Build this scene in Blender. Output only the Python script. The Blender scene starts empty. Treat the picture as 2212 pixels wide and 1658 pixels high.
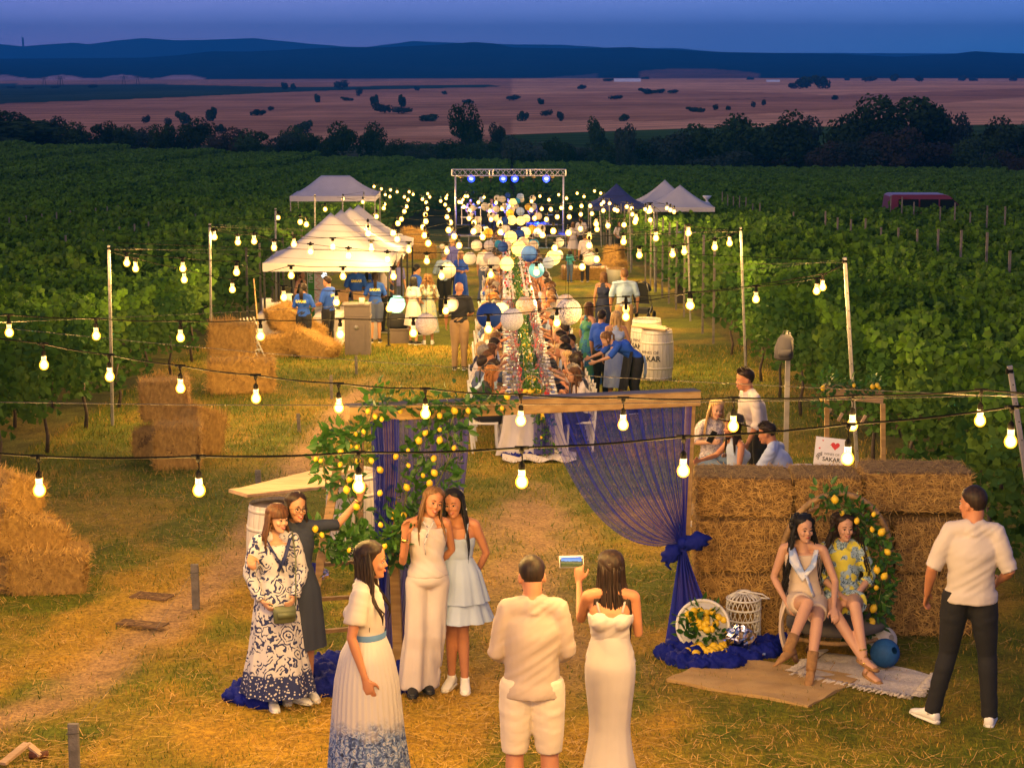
import bpy, bmesh, math, random
import numpy as np
from mathutils import Vector, Matrix, Euler
R = math.radians
SC = bpy.context.scene
COL = SC.collection
rnd = random.Random(7)
# ---------------- camera -----------------
PITCH = R(9.07); FPX = 4474.0; CH = 4.3; SL = 0.0513
cd = bpy.data.cameras.new('camera'); cam = bpy.data.objects.new('camera', cd); COL.objects.link(cam)
cam.location = (0, 0, CH); cam.rotation_euler = (R(90)-PITCH, 0, 0)
cd.sensor_width = 36; cd.lens = 36*FPX/2212; cd.clip_start = 0.1; cd.clip_end = 90000
SC.camera = cam
# ---------------- world: dusk sky -----------------
W = bpy.data.worlds.new('World'); SC.world = W; W.use_nodes = True
nt = W.node_tree; nt.nodes.clear()
def wn(t, **k):
    n = nt.nodes.new(t)
    for a, b in k.items(): setattr(n, a, b)
    return n
tc = wn('ShaderNodeTexCoord'); sx = wn('ShaderNodeSeparateXYZ'); nt.links.new(tc.outputs['Generated'], sx.inputs[0])
def ramp(src, stops, tree=None):
    tree = tree or nt
    r = tree.nodes.new('ShaderNodeValToRGB'); e = r.color_ramp.elements
    while len(e) < len(stops): e.new(0.5)
    for el, (p, c) in zip(e, stops): el.position = p; el.color = (*c, 1)
    tree.links.new(src, r.inputs[0]); return r
mr = wn('ShaderNodeMapRange'); mr.inputs[1].default_value = -0.02; mr.inputs[2].default_value = 0.98
nt.links.new(sx.outputs['Z'], mr.inputs[0])
rl = ramp(mr.outputs[0], [(0.0, (.44, .38, .86)), (0.024, (.42, .42, 1.05)), (0.036, (.32, .40, 1.02)), (0.10, (.26, .27, .66)), (0.4, (.16, .165, .29)), (1, (.13, .15, .28))])
rr = ramp(mr.outputs[0], [(0.0, (.05, .26, .78)), (0.024, (.10, .38, 1.02)), (0.036, (.18, .38, 1.02)), (0.10, (.18, .24, .64)), (0.4, (.16, .165, .29)), (1, (.13, .15, .28))])
az = wn('ShaderNodeMapRange'); az.inputs[1].default_value = -0.2; az.inputs[2].default_value = 0.25
nt.links.new(sx.outputs['X'], az.inputs[0])
mx = wn('ShaderNodeMix', data_type='RGBA'); nt.links.new(az.outputs[0], mx.inputs[0])
nt.links.new(rl.outputs[0], mx.inputs[6]); nt.links.new(rr.outputs[0], mx.inputs[7])
cn = wn('ShaderNodeTexNoise'); cn.inputs['Scale'].default_value = 9; cn.inputs['Detail'].default_value = 4
mp = wn('ShaderNodeMapping'); mp.inputs['Scale'].default_value = (1, 1, 7)
nt.links.new(tc.outputs['Generated'], mp.inputs[0]); nt.links.new(mp.outputs[0], cn.inputs['Vector'])
cr = ramp(cn.outputs[0], [(0.3, (.90, .92, .96)), (0.7, (1.08, 1.05, 1.03))])
m2 = wn('ShaderNodeMix', data_type='RGBA', blend_type='MULTIPLY'); m2.inputs[0].default_value = 1
nt.links.new(mx.outputs[2], m2.inputs[6]); nt.links.new(cr.outputs[0], m2.inputs[7])
bg = wn('ShaderNodeBackground'); bg.inputs[1].default_value = 1.1
wo = wn('ShaderNodeOutputWorld'); nt.links.new(m2.outputs[2], bg.inputs[0]); nt.links.new(bg.outputs[0], wo.inputs[0])
# weak afterglow from the western sky behind the camera, long after sunset
sd = bpy.data.lights.new('afterglow', 'SUN'); sd.energy = 0.85; sd.angle = R(50); sd.color = (1, .72, .62)
so = bpy.data.objects.new('afterglow', sd); COL.objects.link(so); so.rotation_euler = (R(62), 0, R(-35))
SC.view_settings.view_transform = 'Standard'; SC.view_settings.look = 'None'
SC.view_settings.exposure = 0.0; SC.view_settings.gamma = 1; SC.view_settings.use_curve_mapping = False
SC.cycles.max_bounces = 5; SC.cycles.diffuse_bounces = 2; SC.cycles.glossy_bounces = 2
SC.cycles.transmission_bounces = 4; SC.cycles.transparent_max_bounces = 10; SC.cycles.volume_bounces = 0
SC.cycles.sample_clamp_indirect = 3; SC.cycles.caustics_reflective = False; SC.cycles.caustics_refractive = False
SC.cycles.use_denoising = True; SC.cycles.use_light_tree = True
BULB_W = 98.0; WARM = (1, .57, .14)

# ---------------- projection: from a place in the photograph to a point of the site -----------------
cP, sP = math.cos(PITCH), math.sin(PITCH)
def ray(px, py):
    u = (px-1106)/FPX; v = -(py-829)/FPX
    return Vector((u, cP + v*sP, -sP + v*cP))
def P(px, py, y):
    r = ray(px, py); t = y/r.y
    return Vector((r.x*t, y, CH + r.z*t))
def G(px, py, h=0.0):
    r = ray(px, py); t = (h - CH)/(r.z + SL*r.y)
    return Vector((r.x*t, r.y*t, CH + r.z*t))
def gz(x, y):
    """height of the ground"""
    if y <= 130: return -SL*y
    return terr(x, y)
# far terrain: angle below the horizon (degrees) by distance and bearing
def lerp(a, b, t): return a + (b-a)*t
def tab(x, T):
    if x <= T[0][0]: return T[0][1]
    for (a, va), (b, vb) in zip(T, T[1:]):
        if x <= b: return lerp(va, vb, (x-a)/(b-a))
    return T[-1][1]
def ypx2deg(y): return 9.07 + math.degrees(math.atan((y-829)/FPX))
RIDGE = [(-800,118),(0,127),(325,125),(400,120),(475,111),(550,112),(725,103),(850,102),(950,97),(1025,91),(1070,94),(1106,103),(1231,105),(1356,102),(1406,106),(1556,113),(1806,117),(1916,123),(2031,117),(2081,111),(2131,114),(2212,117),(3000,110)]
MOUNT = [(-900,100),(0,91),(75,100),(185,91),(215,95),(270,87),(330,81),(400,86),(450,85),(565,81),(650,90),(750,100),(800,101),(900,87),(975,91),(1106,95),(1216,96),(1306,103),(1456,104),(1560,114),(3000,120)]
A130 = math.degrees(math.atan((CH+SL*130)/130))
def terr(x, y):
    d = math.hypot(x, y); b = 1106 + FPX*x/y/1.013
    b = max(-1500, min(3700, b))
    a330 = tab(b, [(-1000, 2.5), (0, 2.68), (700, 3.1), (1106, 3.28), (1500, 3.42), (3000, 3.45)])
    a450 = tab(b, [(-1000, 2.45), (0, 2.5), (700, 2.6), (1106, 2.55), (1500, 2.75), (2212, 2.7)])
    a620 = tab(b, [(-1000, 2.2), (0, 2.1), (700, 2.28), (1106, 2.2), (1500, 2.0), (2212, 1.85)])
    T = [(130, A130), (220, lerp(A130, a330, .62)), (330, a330), (450, a450), (620, a620),
         (1000, tab(b, [(0, 1.7), (1106, 1.62), (2212, 1.45)])), (1600, tab(b, [(0, 1.22), (1106, 1.08), (2212, .98)])),
         (2600, tab(b, [(0, .86), (1106, .74), (2212, .70)])), (3300, tab(b, [(0, .86), (1106, .80), (2212, .78)])),
         (4200, .45), (5600, ypx2deg(tab(b, RIDGE)))]
    a = tab(d, T)
    und = 0.0
    if d > 500: und = .035*math.sin(x*.006+1.3)*math.sin(y*.0042+x*.0011) * min(1, (d-500)/400) * max(0, min(1, (3300-d)/500))
    a += und
    return CH - y*math.tan(R(a))*math.hypot(1, x/y)
# ---------------- object helpers -----------------
def ordn(i): i += 1; return f"{i}{'th' if 10 < i % 100 < 14 else {1: 'st', 2: 'nd', 3: 'rd'}.get(i % 10, 'th')}"
def link(o, parent=None):
    COL.objects.link(o)
    if parent is not None: o.parent = parent
    return o
def tag(o, label=None, cat=None, group=None, kind=None):
    if label: o['label'] = label
    if cat: o['category'] = cat
    if group: o['group'] = group
    if kind: o['kind'] = kind
    return o
def thing(name, label, cat, loc=(0, 0, 0), rz=0, group=None, scale=1):
    o = bpy.data.objects.new(name, None); o.empty_display_size = .2; link(o)
    o.location = loc; o.rotation_euler = (0, 0, rz); o.scale = (scale,)*3
    return tag(o, label, cat, group)
class MB:
    def __init__(s): s.v = []; s.f = []; s.m = []; s.cm = 0
    def add(s, vs, fs):
        b = len(s.v); s.v += [tuple(v) for v in vs]; s.f += [tuple(i+b for i in f) for f in fs]; s.m += [s.cm]*len(fs); return s
    def box(s, c, d, rot=None, j=0):
        hx, hy, hz = d[0]/2, d[1]/2, d[2]/2
        vs = [Vector((x*hx, y*hy, z*hz)) for z in (-1, 1) for y in (-1, 1) for x in (-1, 1)]
        if j: vs = [v + Vector((rnd.uniform(-j, j), rnd.uniform(-j, j), rnd.uniform(-j, j))) for v in vs]
        if rot is not None: vs = [rot @ v for v in vs]
        c = Vector(c)
        return s.add([v + c for v in vs], [(0,2,3,1),(4,5,7,6),(0,1,5,4),(2,6,7,3),(0,4,6,2),(1,3,7,5)])
    def beam(s, a, b, w, h, up=(0, 0, 1), cham=0):
        a, b = Vector(a), Vector(b); d = (b-a).normalized(); up = Vector(up)
        x = d.cross(up)
        if x.length < 1e-4: x = d.cross(Vector((0, 1, 0)))
        x.normalize(); u = x.cross(d)
        if cham:
            c = cham; pr = [(-w/2+c,-h/2),(w/2-c,-h/2),(w/2,-h/2+c),(w/2,h/2-c),(w/2-c,h/2),(-w/2+c,h/2),(-w/2,h/2-c),(-w/2,-h/2+c)]
        else: pr = [(-w/2,-h/2),(w/2,-h/2),(w/2,h/2),(-w/2,h/2)]
        n = len(pr)
        vs = [a + x*p + u*q for p, q in pr] + [b + x*p + u*q for p, q in pr]
        return s.add(vs, [tuple(range(n-1,-1,-1)), tuple(range(n, 2*n))] + [(i, (i+1)%n, n+(i+1)%n, n+i) for i in range(n)])
    def loft(s, secs, n=16, cap=True, fold=None):
        """secs: (center, u, v) ellipse rings"""
        vs = []; fs = []
        for k, (c, u, v) in enumerate(secs):
            c, u, v = Vector(c), Vector(u), Vector(v)
            for i in range(n):
                a = 2*math.pi*i/n; q = 1 if fold is None else 1 + fold(k/(len(secs)-1), a)
                vs.append(c + u*(math.cos(a)*q) + v*(math.sin(a)*q))
        for k in range(len(secs)-1):
            for i in range(n):
                j = (i+1) % n; fs.append((k*n+i, k*n+j, (k+1)*n+j, (k+1)*n+i))
        if cap:
            fs.append(tuple(range(n-1, -1, -1))); fs.append(tuple((len(secs)-1)*n+i for i in range(n)))
        return s.add(vs, fs)
    def tube(s, pts, rad, n=8, cap=True, flat=1.0, ref=(0, 0, 1)):
        pts = [Vector(p) for p in pts]
        if not hasattr(rad, '__len__'): rad = [rad]*len(pts)
        secs = []; ref = Vector(ref); px = None
        for i, p in enumerate(pts):
            a = pts[max(0, i-1)]; b = pts[min(len(pts)-1, i+1)]; d = (b-a)
            d = d.normalized() if d.length > 1e-9 else Vector((0, 0, 1))
            x = d.cross(ref) if px is None else px - d*px.dot(d)
            if x.length < 1e-3: x = d.cross(Vector((1, 0, 0)))
            if x.length < 1e-3: x = d.cross(Vector((0, 1, 0)))
            x.normalize(); px = x; u = x.cross(d)
            secs.append((p, x*rad[i], u*rad[i]*flat))
        return s.loft(secs, n, cap)
    def limb(s, pts, rad, n=10):
        """tube with rounded ends"""
        pts = [Vector(p) for p in pts]; d0 = (pts[0]-pts[1]).normalized(); d1 = (pts[-1]-pts[-2]).normalized()
        P0 = [pts[0]+d0*rad[0]*.95, pts[0]+d0*rad[0]*.6]; P1 = [pts[-1]+d1*rad[-1]*.6, pts[-1]+d1*rad[-1]*.95]
        return s.tube(P0+pts+P1, [rad[0]*.3, rad[0]*.8]+list(rad)+[rad[-1]*.8, rad[-1]*.3], n)
    def ball(s, c, r, n=10, m=7, rot=None):
        if not hasattr(r, '__len__'): r = (r, r, r)
        vs = [Vector((0, 0, -r[2]))]; fs = []
        for k in range(1, m):
            a = math.pi*k/m
            for i in range(n):
                b = 2*math.pi*i/n; vs.append(Vector((r[0]*math.sin(a)*math.cos(b), r[1]*math.sin(a)*math.sin(b), -r[2]*math.cos(a))))
        vs.append(Vector((0, 0, r[2])))
        for i in range(n): fs.append((0, 1+(i+1)%n, 1+i))
        for k in range(m-2):
            for i in range(n):
                a = 1+k*n+i; b = 1+k*n+(i+1)%n; fs.append((a, b, b+n, a+n))
        t = 1+(m-2)*n
        for i in range(n): fs.append((t+i, t+(i+1)%n, len(vs)-1))
        if rot is not None: vs = [rot @ v for v in vs]
        c = Vector(c); return s.add([v+c for v in vs], fs)
    def lathe(s, prof, c=(0, 0, 0), n=20, cap=False):
        """prof: (r, z)"""
        return s.loft([((c[0], c[1], c[2]+z), (r, 0, 0), (0, r, 0)) for r, z in prof], n, cap)
    def grid(s, fn, nu, nv):
        vs = [fn(i/nu, j/nv) for j in range(nv+1) for i in range(nu+1)]
        return s.add(vs, [(j*(nu+1)+i, j*(nu+1)+i+1, (j+1)*(nu+1)+i+1, (j+1)*(nu+1)+i) for j in range(nv) for i in range(nu)])
    def xf(s, M):
        s.v = [tuple(M @ Vector(v)) for v in s.v]; return s
    def mesh(s, name, mats=(), smooth=True):
        me = bpy.data.meshes.new(name); me.from_pydata(s.v, [], s.f); me.update()
        for m in (mats if isinstance(mats, (list, tuple)) else [mats]): me.materials.append(m)
        if any(s.m): me.polygons.foreach_set('material_index', s.m)
        if smooth: me.polygons.foreach_set('use_smooth', [True]*len(me.polygons))
        return me
    def build(s, name, mats, parent=None, smooth=True, loc=None):
        o = bpy.data.objects.new(name, s.mesh(name, mats, smooth)); link(o, parent)
        if loc is not None: o.location = loc
        return o
def inst(name, me, parent=None, loc=(0, 0, 0), rz=0, sc=None, rot=None):
    o = bpy.data.objects.new(name, me); link(o, parent); o.location = loc
    o.rotation_euler = rot if rot is not None else (0, 0, rz)
    if sc is not None: o.scale = sc if hasattr(sc, '__len__') else (sc,)*3
    return o
def setmat(o, m, i=0):
    o.material_slots[i].link = 'OBJECT'; o.material_slots[i].material = m; return o
def fast_mesh(name, V, F, mats, mi=None, smooth=False, col=None):
    """V (n,3) and F (m,k) numpy arrays"""
    me = bpy.data.meshes.new(name); k = F.shape[1]
    me.vertices.add(len(V)); me.vertices.foreach_set('co', V.astype(np.float32).ravel())
    me.loops.add(F.size); me.loops.foreach_set('vertex_index', F.astype(np.int32).ravel())
    me.polygons.add(len(F)); me.polygons.foreach_set('loop_start', np.arange(0, F.size, k, dtype=np.int32))
    me.polygons.foreach_set('loop_total', np.full(len(F), k, dtype=np.int32))
    for m in (mats if isinstance(mats, (list, tuple)) else [mats]): me.materials.append(m)
    if mi is not None: me.polygons.foreach_set('material_index', mi.astype(np.int32))
    if smooth: me.polygons.foreach_set('use_smooth', np.ones(len(F), dtype=bool))
    if col is not None:
        ca = me.color_attributes.new('col', 'FLOAT_COLOR', 'POINT'); ca.data.foreach_set('color', np.c_[col, np.ones(len(col))].astype(np.float32).ravel())
    me.update(calc_edges=True); me.validate(); return me
# ---------------- materials -----------------
_mc = {}
def mat(name, col=(.5, .5, .5), rough=.7, var=.15, scale=8, bump=.0, bscale=60, metal=0, alpha=1, emit=None, es=0, trans=0, col2=None, stretch=None, obj=True, spec=.5, sheen=0, randv=0, lo=.35, hi=.65, transl=0):
    if name in _mc: return _mc[name]
    m = bpy.data.materials.new(name); m.use_nodes = True; t = m.node_tree; b = t.nodes['Principled BSDF']
    N = lambda ty: t.nodes.new(ty); L = t.links.new
    b.inputs['Roughness'].default_value = rough; b.inputs['Metallic'].default_value = metal
    b.inputs['Alpha'].default_value = alpha; b.inputs['Transmission Weight'].default_value = trans
    b.inputs['Specular IOR Level'].default_value = spec
    if sheen: b.inputs['Sheen Weight'].default_value = sheen
    c = N('ShaderNodeTexCoord'); src = c.outputs['Object']
    if stretch:
        mpn = N('ShaderNodeMapping'); mpn.inputs['Scale'].default_value = stretch; L(src, mpn.inputs[0]); src = mpn.outputs[0]
    if var or col2:
        nz = N('ShaderNodeTexNoise'); nz.inputs['Scale'].default_value = scale; nz.inputs['Detail'].default_value = 4; L(src, nz.inputs['Vector'])
        if col2 is None:
            c1 = tuple(max(0, x*(1-var)) for x in col); c2 = tuple(min(1, x*(1+var)) for x in col)
        else: c1, c2 = col, col2
        rp = ramp(nz.outputs[0], [(lo, c1), (hi, c2)], t); out = rp.outputs[0]
        if randv:
            oi = N('ShaderNodeObjectInfo'); hs = N('ShaderNodeHueSaturation'); mrn = N('ShaderNodeMapRange')
            mrn.inputs[3].default_value = 1-randv; mrn.inputs[4].default_value = 1+randv
            L(oi.outputs['Random'], mrn.inputs[0]); L(mrn.outputs[0], hs.inputs['Value']); L(out, hs.inputs['Color']); out = hs.outputs[0]
        L(out, b.inputs['Base Color'])
    else: b.inputs['Base Color'].default_value = (*col, 1); out = None
    if bump:
        n2 = N('ShaderNodeTexNoise'); n2.inputs['Scale'].default_value = bscale; n2.inputs['Detail'].default_value = 3; L(src, n2.inputs['Vector'])
        bp = N('ShaderNodeBump'); bp.inputs['Strength'].default_value = bump; bp.inputs['Distance'].default_value = .02
        L(n2.outputs[0], bp.inputs['Height']); L(bp.outputs[0], b.inputs['Normal'])
    if emit: b.inputs['Emission Color'].default_value = (*emit, 1); b.inputs['Emission Strength'].default_value = es; m.cycles.emission_sampling = 'NONE'
    if transl:
        tr = N('ShaderNodeBsdfTranslucent'); ms = N('ShaderNodeMixShader'); ms.inputs[0].default_value = transl
        if out: L(out, tr.inputs[0])
        else: tr.inputs[0].default_value = (*col, 1)
        L(b.outputs[0], ms.inputs[1]); L(tr.outputs[0], ms.inputs[2]); L(ms.outputs[0], t.nodes['Material Output'].inputs[0])
    _mc[name] = m; return m
def fab(name, col, **k):
    d = dict(rough=.85, var=.05, scale=5, bump=.10, bscale=9); d.update(k); return mat(name, col, **d)
M_wood = mat('weathered_wood', (.20, .12, .06), col2=(.34, .21, .11), scale=3, stretch=(1, 1, 9), bump=.4, bscale=12, rough=.8)
M_beam = mat('beam_wood', (.38, .22, .07), col2=(.52, .33, .12), scale=2.5, stretch=(1.2, 9, 9), bump=.25, bscale=6, rough=.7)
M_beam_top = mat('beam_wood_grey', (.14, .12, .12), col2=(.24, .20, .19), scale=3, stretch=(1.2, 8, 8), rough=.8)
M_post = mat('galvanised_post', (.30, .28, .27), rough=.55, metal=.3, var=.2, scale=6, bump=.15)
M_postwood = mat('grey_stake', (.16, .14, .12), rough=.9, var=.25, scale=10, bump=.4)
M_cable = mat('black_cable', (.010, .009, .008), rough=.9, var=0, spec=.08)
M_steel = mat('steel_wire', (.10, .09, .08), rough=.7, var=0, spec=.2)
M_blackmetal = mat('black_metal', (.02, .02, .022), rough=.45, metal=.4, var=0)
M_white = mat('white_paint', (.72, .70, .66), rough=.5, var=.06, scale=4)
M_whiteplastic = mat('white_plastic', (.75, .74, .72), rough=.35, var=.03)
M_cloth = fab('white_cloth', (.56, .51, .50), bscale=5, bump=.5)
M_soil = mat('soil', (.08, .05, .035), var=.3)
M_lemon = mat('lemon_peel', (.80, .52, .02), rough=.45, var=.1, bump=.2, bscale=120)
M_leafg = mat('lemon_leaf', (.022, .085, .012), col2=(.075, .20, .02), rough=.45, scale=6, transl=.3, lo=.3, hi=.7)
M_vine = mat('vine_leaf', (.040, .10, .018), col2=(.15, .25, .035), rough=.7, scale=.9, transl=.28, randv=.12, lo=.38, hi=.72, spec=.12)
M_vtop = mat('young_vine_leaf_lit_top', (.055, .13, .012), col2=(.14, .27, .025), rough=.8, scale=.9, transl=.3, randv=.12, spec=.08)  # young leaves made paler, so top light on the rows sits in the colour
M_vinefar = mat('vine_leaf_far', (.022, .065, .014), col2=(.13, .23, .035), spec=.05, rough=.9, scale=.8, transl=.2, randv=.15)
M_bark = mat('vine_bark', (.07, .045, .03), var=.3, scale=12, bump=.6, bscale=30)
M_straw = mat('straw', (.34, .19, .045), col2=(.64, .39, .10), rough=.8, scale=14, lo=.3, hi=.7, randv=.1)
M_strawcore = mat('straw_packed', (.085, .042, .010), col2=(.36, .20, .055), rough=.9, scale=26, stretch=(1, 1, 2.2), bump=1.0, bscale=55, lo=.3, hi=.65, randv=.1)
M_tulle = fab('blue_tulle', (.004, .010, .20), rough=.75, bump=.8, bscale=20, sheen=0, spec=.2)
# =================== THE SETTING ===================
def hash2(x, y):
    return (np.sin(x*12.9898 + y*78.233)*43758.5453) % 1.0
def vnoise(x, y):
    xi, yi = np.floor(x), np.floor(y); xf, yf = x-xi, y-yi
    xf = xf*xf*(3-2*xf); yf = yf*yf*(3-2*yf)
    a = hash2(xi, yi); b = hash2(xi+1, yi); c = hash2(xi, yi+1); d = hash2(xi+1, yi+1)
    return a*(1-xf)*(1-yf) + b*xf*(1-yf) + c*(1-xf)*yf + d*xf*yf
def fbm(x, y, o=4):
    s = 0; a = .5
    for k in range(o): s = s + a*vnoise(x*2**k+k*17, y*2**k+k*31); a *= .5
    return s/.94
# near ground: the aisle between the vine blocks
def ground_cover(x, y):
    """0 grass .. 1 dry straw, and bare soil amount"""
    dirt = np.exp(-((x-.25-.15*np.sin(y*.5))/(.75+.2*np.sin(y*.9)))**2)*np.clip((29.5-y)/4, 0, 1)*np.clip((y-15.0)/2.5, 0, 1)
    # trodden path on the left, running diagonally towards the tents
    px_ = np.interp(y, [10, 15.2, 16.2, 18.3, 21.3, 24.5, 28.5, 34, 42], [-5.6, -4.1, -3.6, -3.35, -3.0, -3.0, -3.05, -3.0, -2.7])
    path = np.exp(-((x-px_)/(.36))**2)*np.clip((44-y)/6, 0, 1)
    n = fbm(x*1.1, y*.55, 4); n2 = fbm(x*3.1+7, y*1.4, 3)
    dry = np.clip((n-.46)*5.0, 0, 1)*np.clip(1.0-(y-16)*.05, .42, .85) + np.clip((18.6-y)/4.0, 0, .42)*np.clip((n2-.32)*4, 0, 1)
    bare = np.clip(dirt*1.25*(.35+n2*1.2)-.25, 0, 1) + np.clip(path*1.5*(.5+n2)-.35, 0, 1)
    edge = np.clip((np.abs(x+.9)-4.6)/1.6, 0, 1)
    return np.clip(dry, 0, 1), np.clip(bare, 0, 1), edge
def make_ground():
    xs = np.concatenate([np.linspace(-60, -9, 40), np.linspace(-8.6, 8.6, 190), np.linspace(9, 60, 40)])
    ys = np.concatenate([np.linspace(-20, 9, 18), np.linspace(9.4, 32, 230), np.linspace(32.3, 64, 140), np.linspace(65, 131, 90)])
    X, Y = np.meshgrid(xs, ys); n = fbm(X*2, Y*2, 3)-.5
    dry, bare, edge = ground_cover(X, Y)
    Z = -SL*Y + n*.05*np.clip((Y-9)/2, 0, 1) - bare*.025
    dry = dry.ravel(); bare = bare.ravel()
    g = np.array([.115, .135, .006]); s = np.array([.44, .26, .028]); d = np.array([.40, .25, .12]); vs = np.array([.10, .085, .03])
    nn = fbm(X*6, Y*4, 3).ravel()[:, None]
    c = g*(.6+.9*nn); c = c*(1-dry[:, None]) + s*(.7+.6*nn)*dry[:, None]
    dd = d*(.65+.7*nn); c = c*(1-bare[:, None]) + dd*bare[:, None]
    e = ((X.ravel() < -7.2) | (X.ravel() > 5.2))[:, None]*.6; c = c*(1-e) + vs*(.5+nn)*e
    nu = len(xs); I = np.arange(len(ys)-1)[:, None]*nu + np.arange(nu-1)[None, :]
    F = np.stack([I, I+1, I+1+nu, I+nu], -1).reshape(-1, 4)
    m = bpy.data.materials.new('aisle_ground'); m.use_nodes = True; t = m.node_tree; b = t.nodes['Principled BSDF']
    at = t.nodes.new('ShaderNodeAttribute'); at.attribute_name = 'col'
    tcn = t.nodes.new('ShaderNodeTexCoord'); mpn = t.nodes.new('ShaderNodeMapping'); mpn.inputs['Scale'].default_value = (1, .6, 1)
    nz = t.nodes.new('ShaderNodeTexNoise'); nz.inputs['Scale'].default_value = 28; nz.inputs['Detail'].default_value = 6; nz.inputs['Roughness'].default_value = .7
    t.links.new(tcn.outputs['Object'], mpn.inputs[0]); t.links.new(mpn.outputs[0], nz.inputs['Vector'])
    rp = ramp(nz.outputs[0], [(.32, (.45, .45, .5)), (.68, (1.5, 1.45, 1.3))], t)
    mm = t.nodes.new('ShaderNodeMix'); mm.data_type = 'RGBA'; mm.blend_type = 'MULTIPLY'; mm.inputs[0].default_value = 1
    t.links.new(at.outputs['Color'], mm.inputs[6]); t.links.new(rp.outputs[0], mm.inputs[7]); t.links.new(mm.outputs[2], b.inputs['Base Color'])
    bp = t.nodes.new('ShaderNodeBump'); bp.inputs['Strength'].default_value = .9; bp.inputs['Distance'].default_value = .05
    t.links.new(nz.outputs[0], bp.inputs['Height']); t.links.new(bp.outputs[0], b.inputs['Normal']); b.inputs['Roughness'].default_value = .95
    b.inputs['Specular IOR Level'].default_value = .2
    me = fast_mesh('ground', np.stack([X.ravel(), Y.ravel(), Z.ravel()], 1), F, m, smooth=True, col=c)
    o = bpy.data.objects.new('ground', me); link(o); o['kind'] = 'structure'
make_ground()

def inpoly(x, y, poly):
    r = False; j = len(poly)-1
    for i in range(len(poly)):
        if (poly[i][1] > y) != (poly[j][1] > y) and x < (poly[j][0]-poly[i][0])*(y-poly[i][1])/(poly[j][1]-poly[i][1])+poly[i][0]: r = not r
        j = i
    return r
# land parcels (bearing, angular position) of the fields in the valley
TAN = (.74, .36, .20); TAN2 = (.50, .23, .13); BRN = (.22, .10, .06); GRN = (.035, .06, .03); FOR = (.012, .022, .022); LILAC = (.50, .30, .34); SCR = (.055, .06, .035)
PARC = [([(-900,200),(-900,178),(300,180),(640,188),(1060,183),(1085,188),(700,196),(330,212),(0,222)], GRN),
        ([(-900,224),(0,198),(115,196),(70,212),(0,232)], TAN2),
        ([(1110,205),(1500,196),(1780,204),(2212,188),(2800,180),(2800,150),(1106,160)], TAN),
        ([(460,228),(900,206),(1110,204),(1320,206),(1560,210),(1300,236),(900,262),(640,250)], TAN2),
        ([(700,226),(1000,208),(1160,208),(1130,222),(960,236),(780,240)], BRN),
        ([(1106,232),(1560,214),(1750,206),(1400,222),(1106,248)], BRN),
        ([(1106,290),(1106,258),(1420,262),(1700,240),(1930,228),(2212,205),(2212,300)], TAN),
        ([(480,300),(700,286),(1080,266),(1080,300)], TAN)]
def landcol(b, yp, d):
    if d > 3600:   # wooded ridge with a few open fields
        if 20 < b < 460 and 165 < yp+4*math.sin(b*.05) < 186: return LILAC
        if 1375 < b < 1625 and 148+((b-1480)/110)**2*6 < yp < 171: return BRN
        if 1106 < b < 1290 and 175-(b-1106)*.09 < yp < 178: return (.12, .09, .10)
        return FOR
    if d < 620:
        g = 1 if b > 1280 or (850 < b) else 0
        if d < 470: return SCR
        if b > 1080 and yp > 262 - max(0, b-1300)*.055: return (.045, .085, .022)
        return SCR if d < 500 else TAN2
    for poly, c in PARC:
        if inpoly(b, yp, poly): return c
    return TAN2
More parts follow.
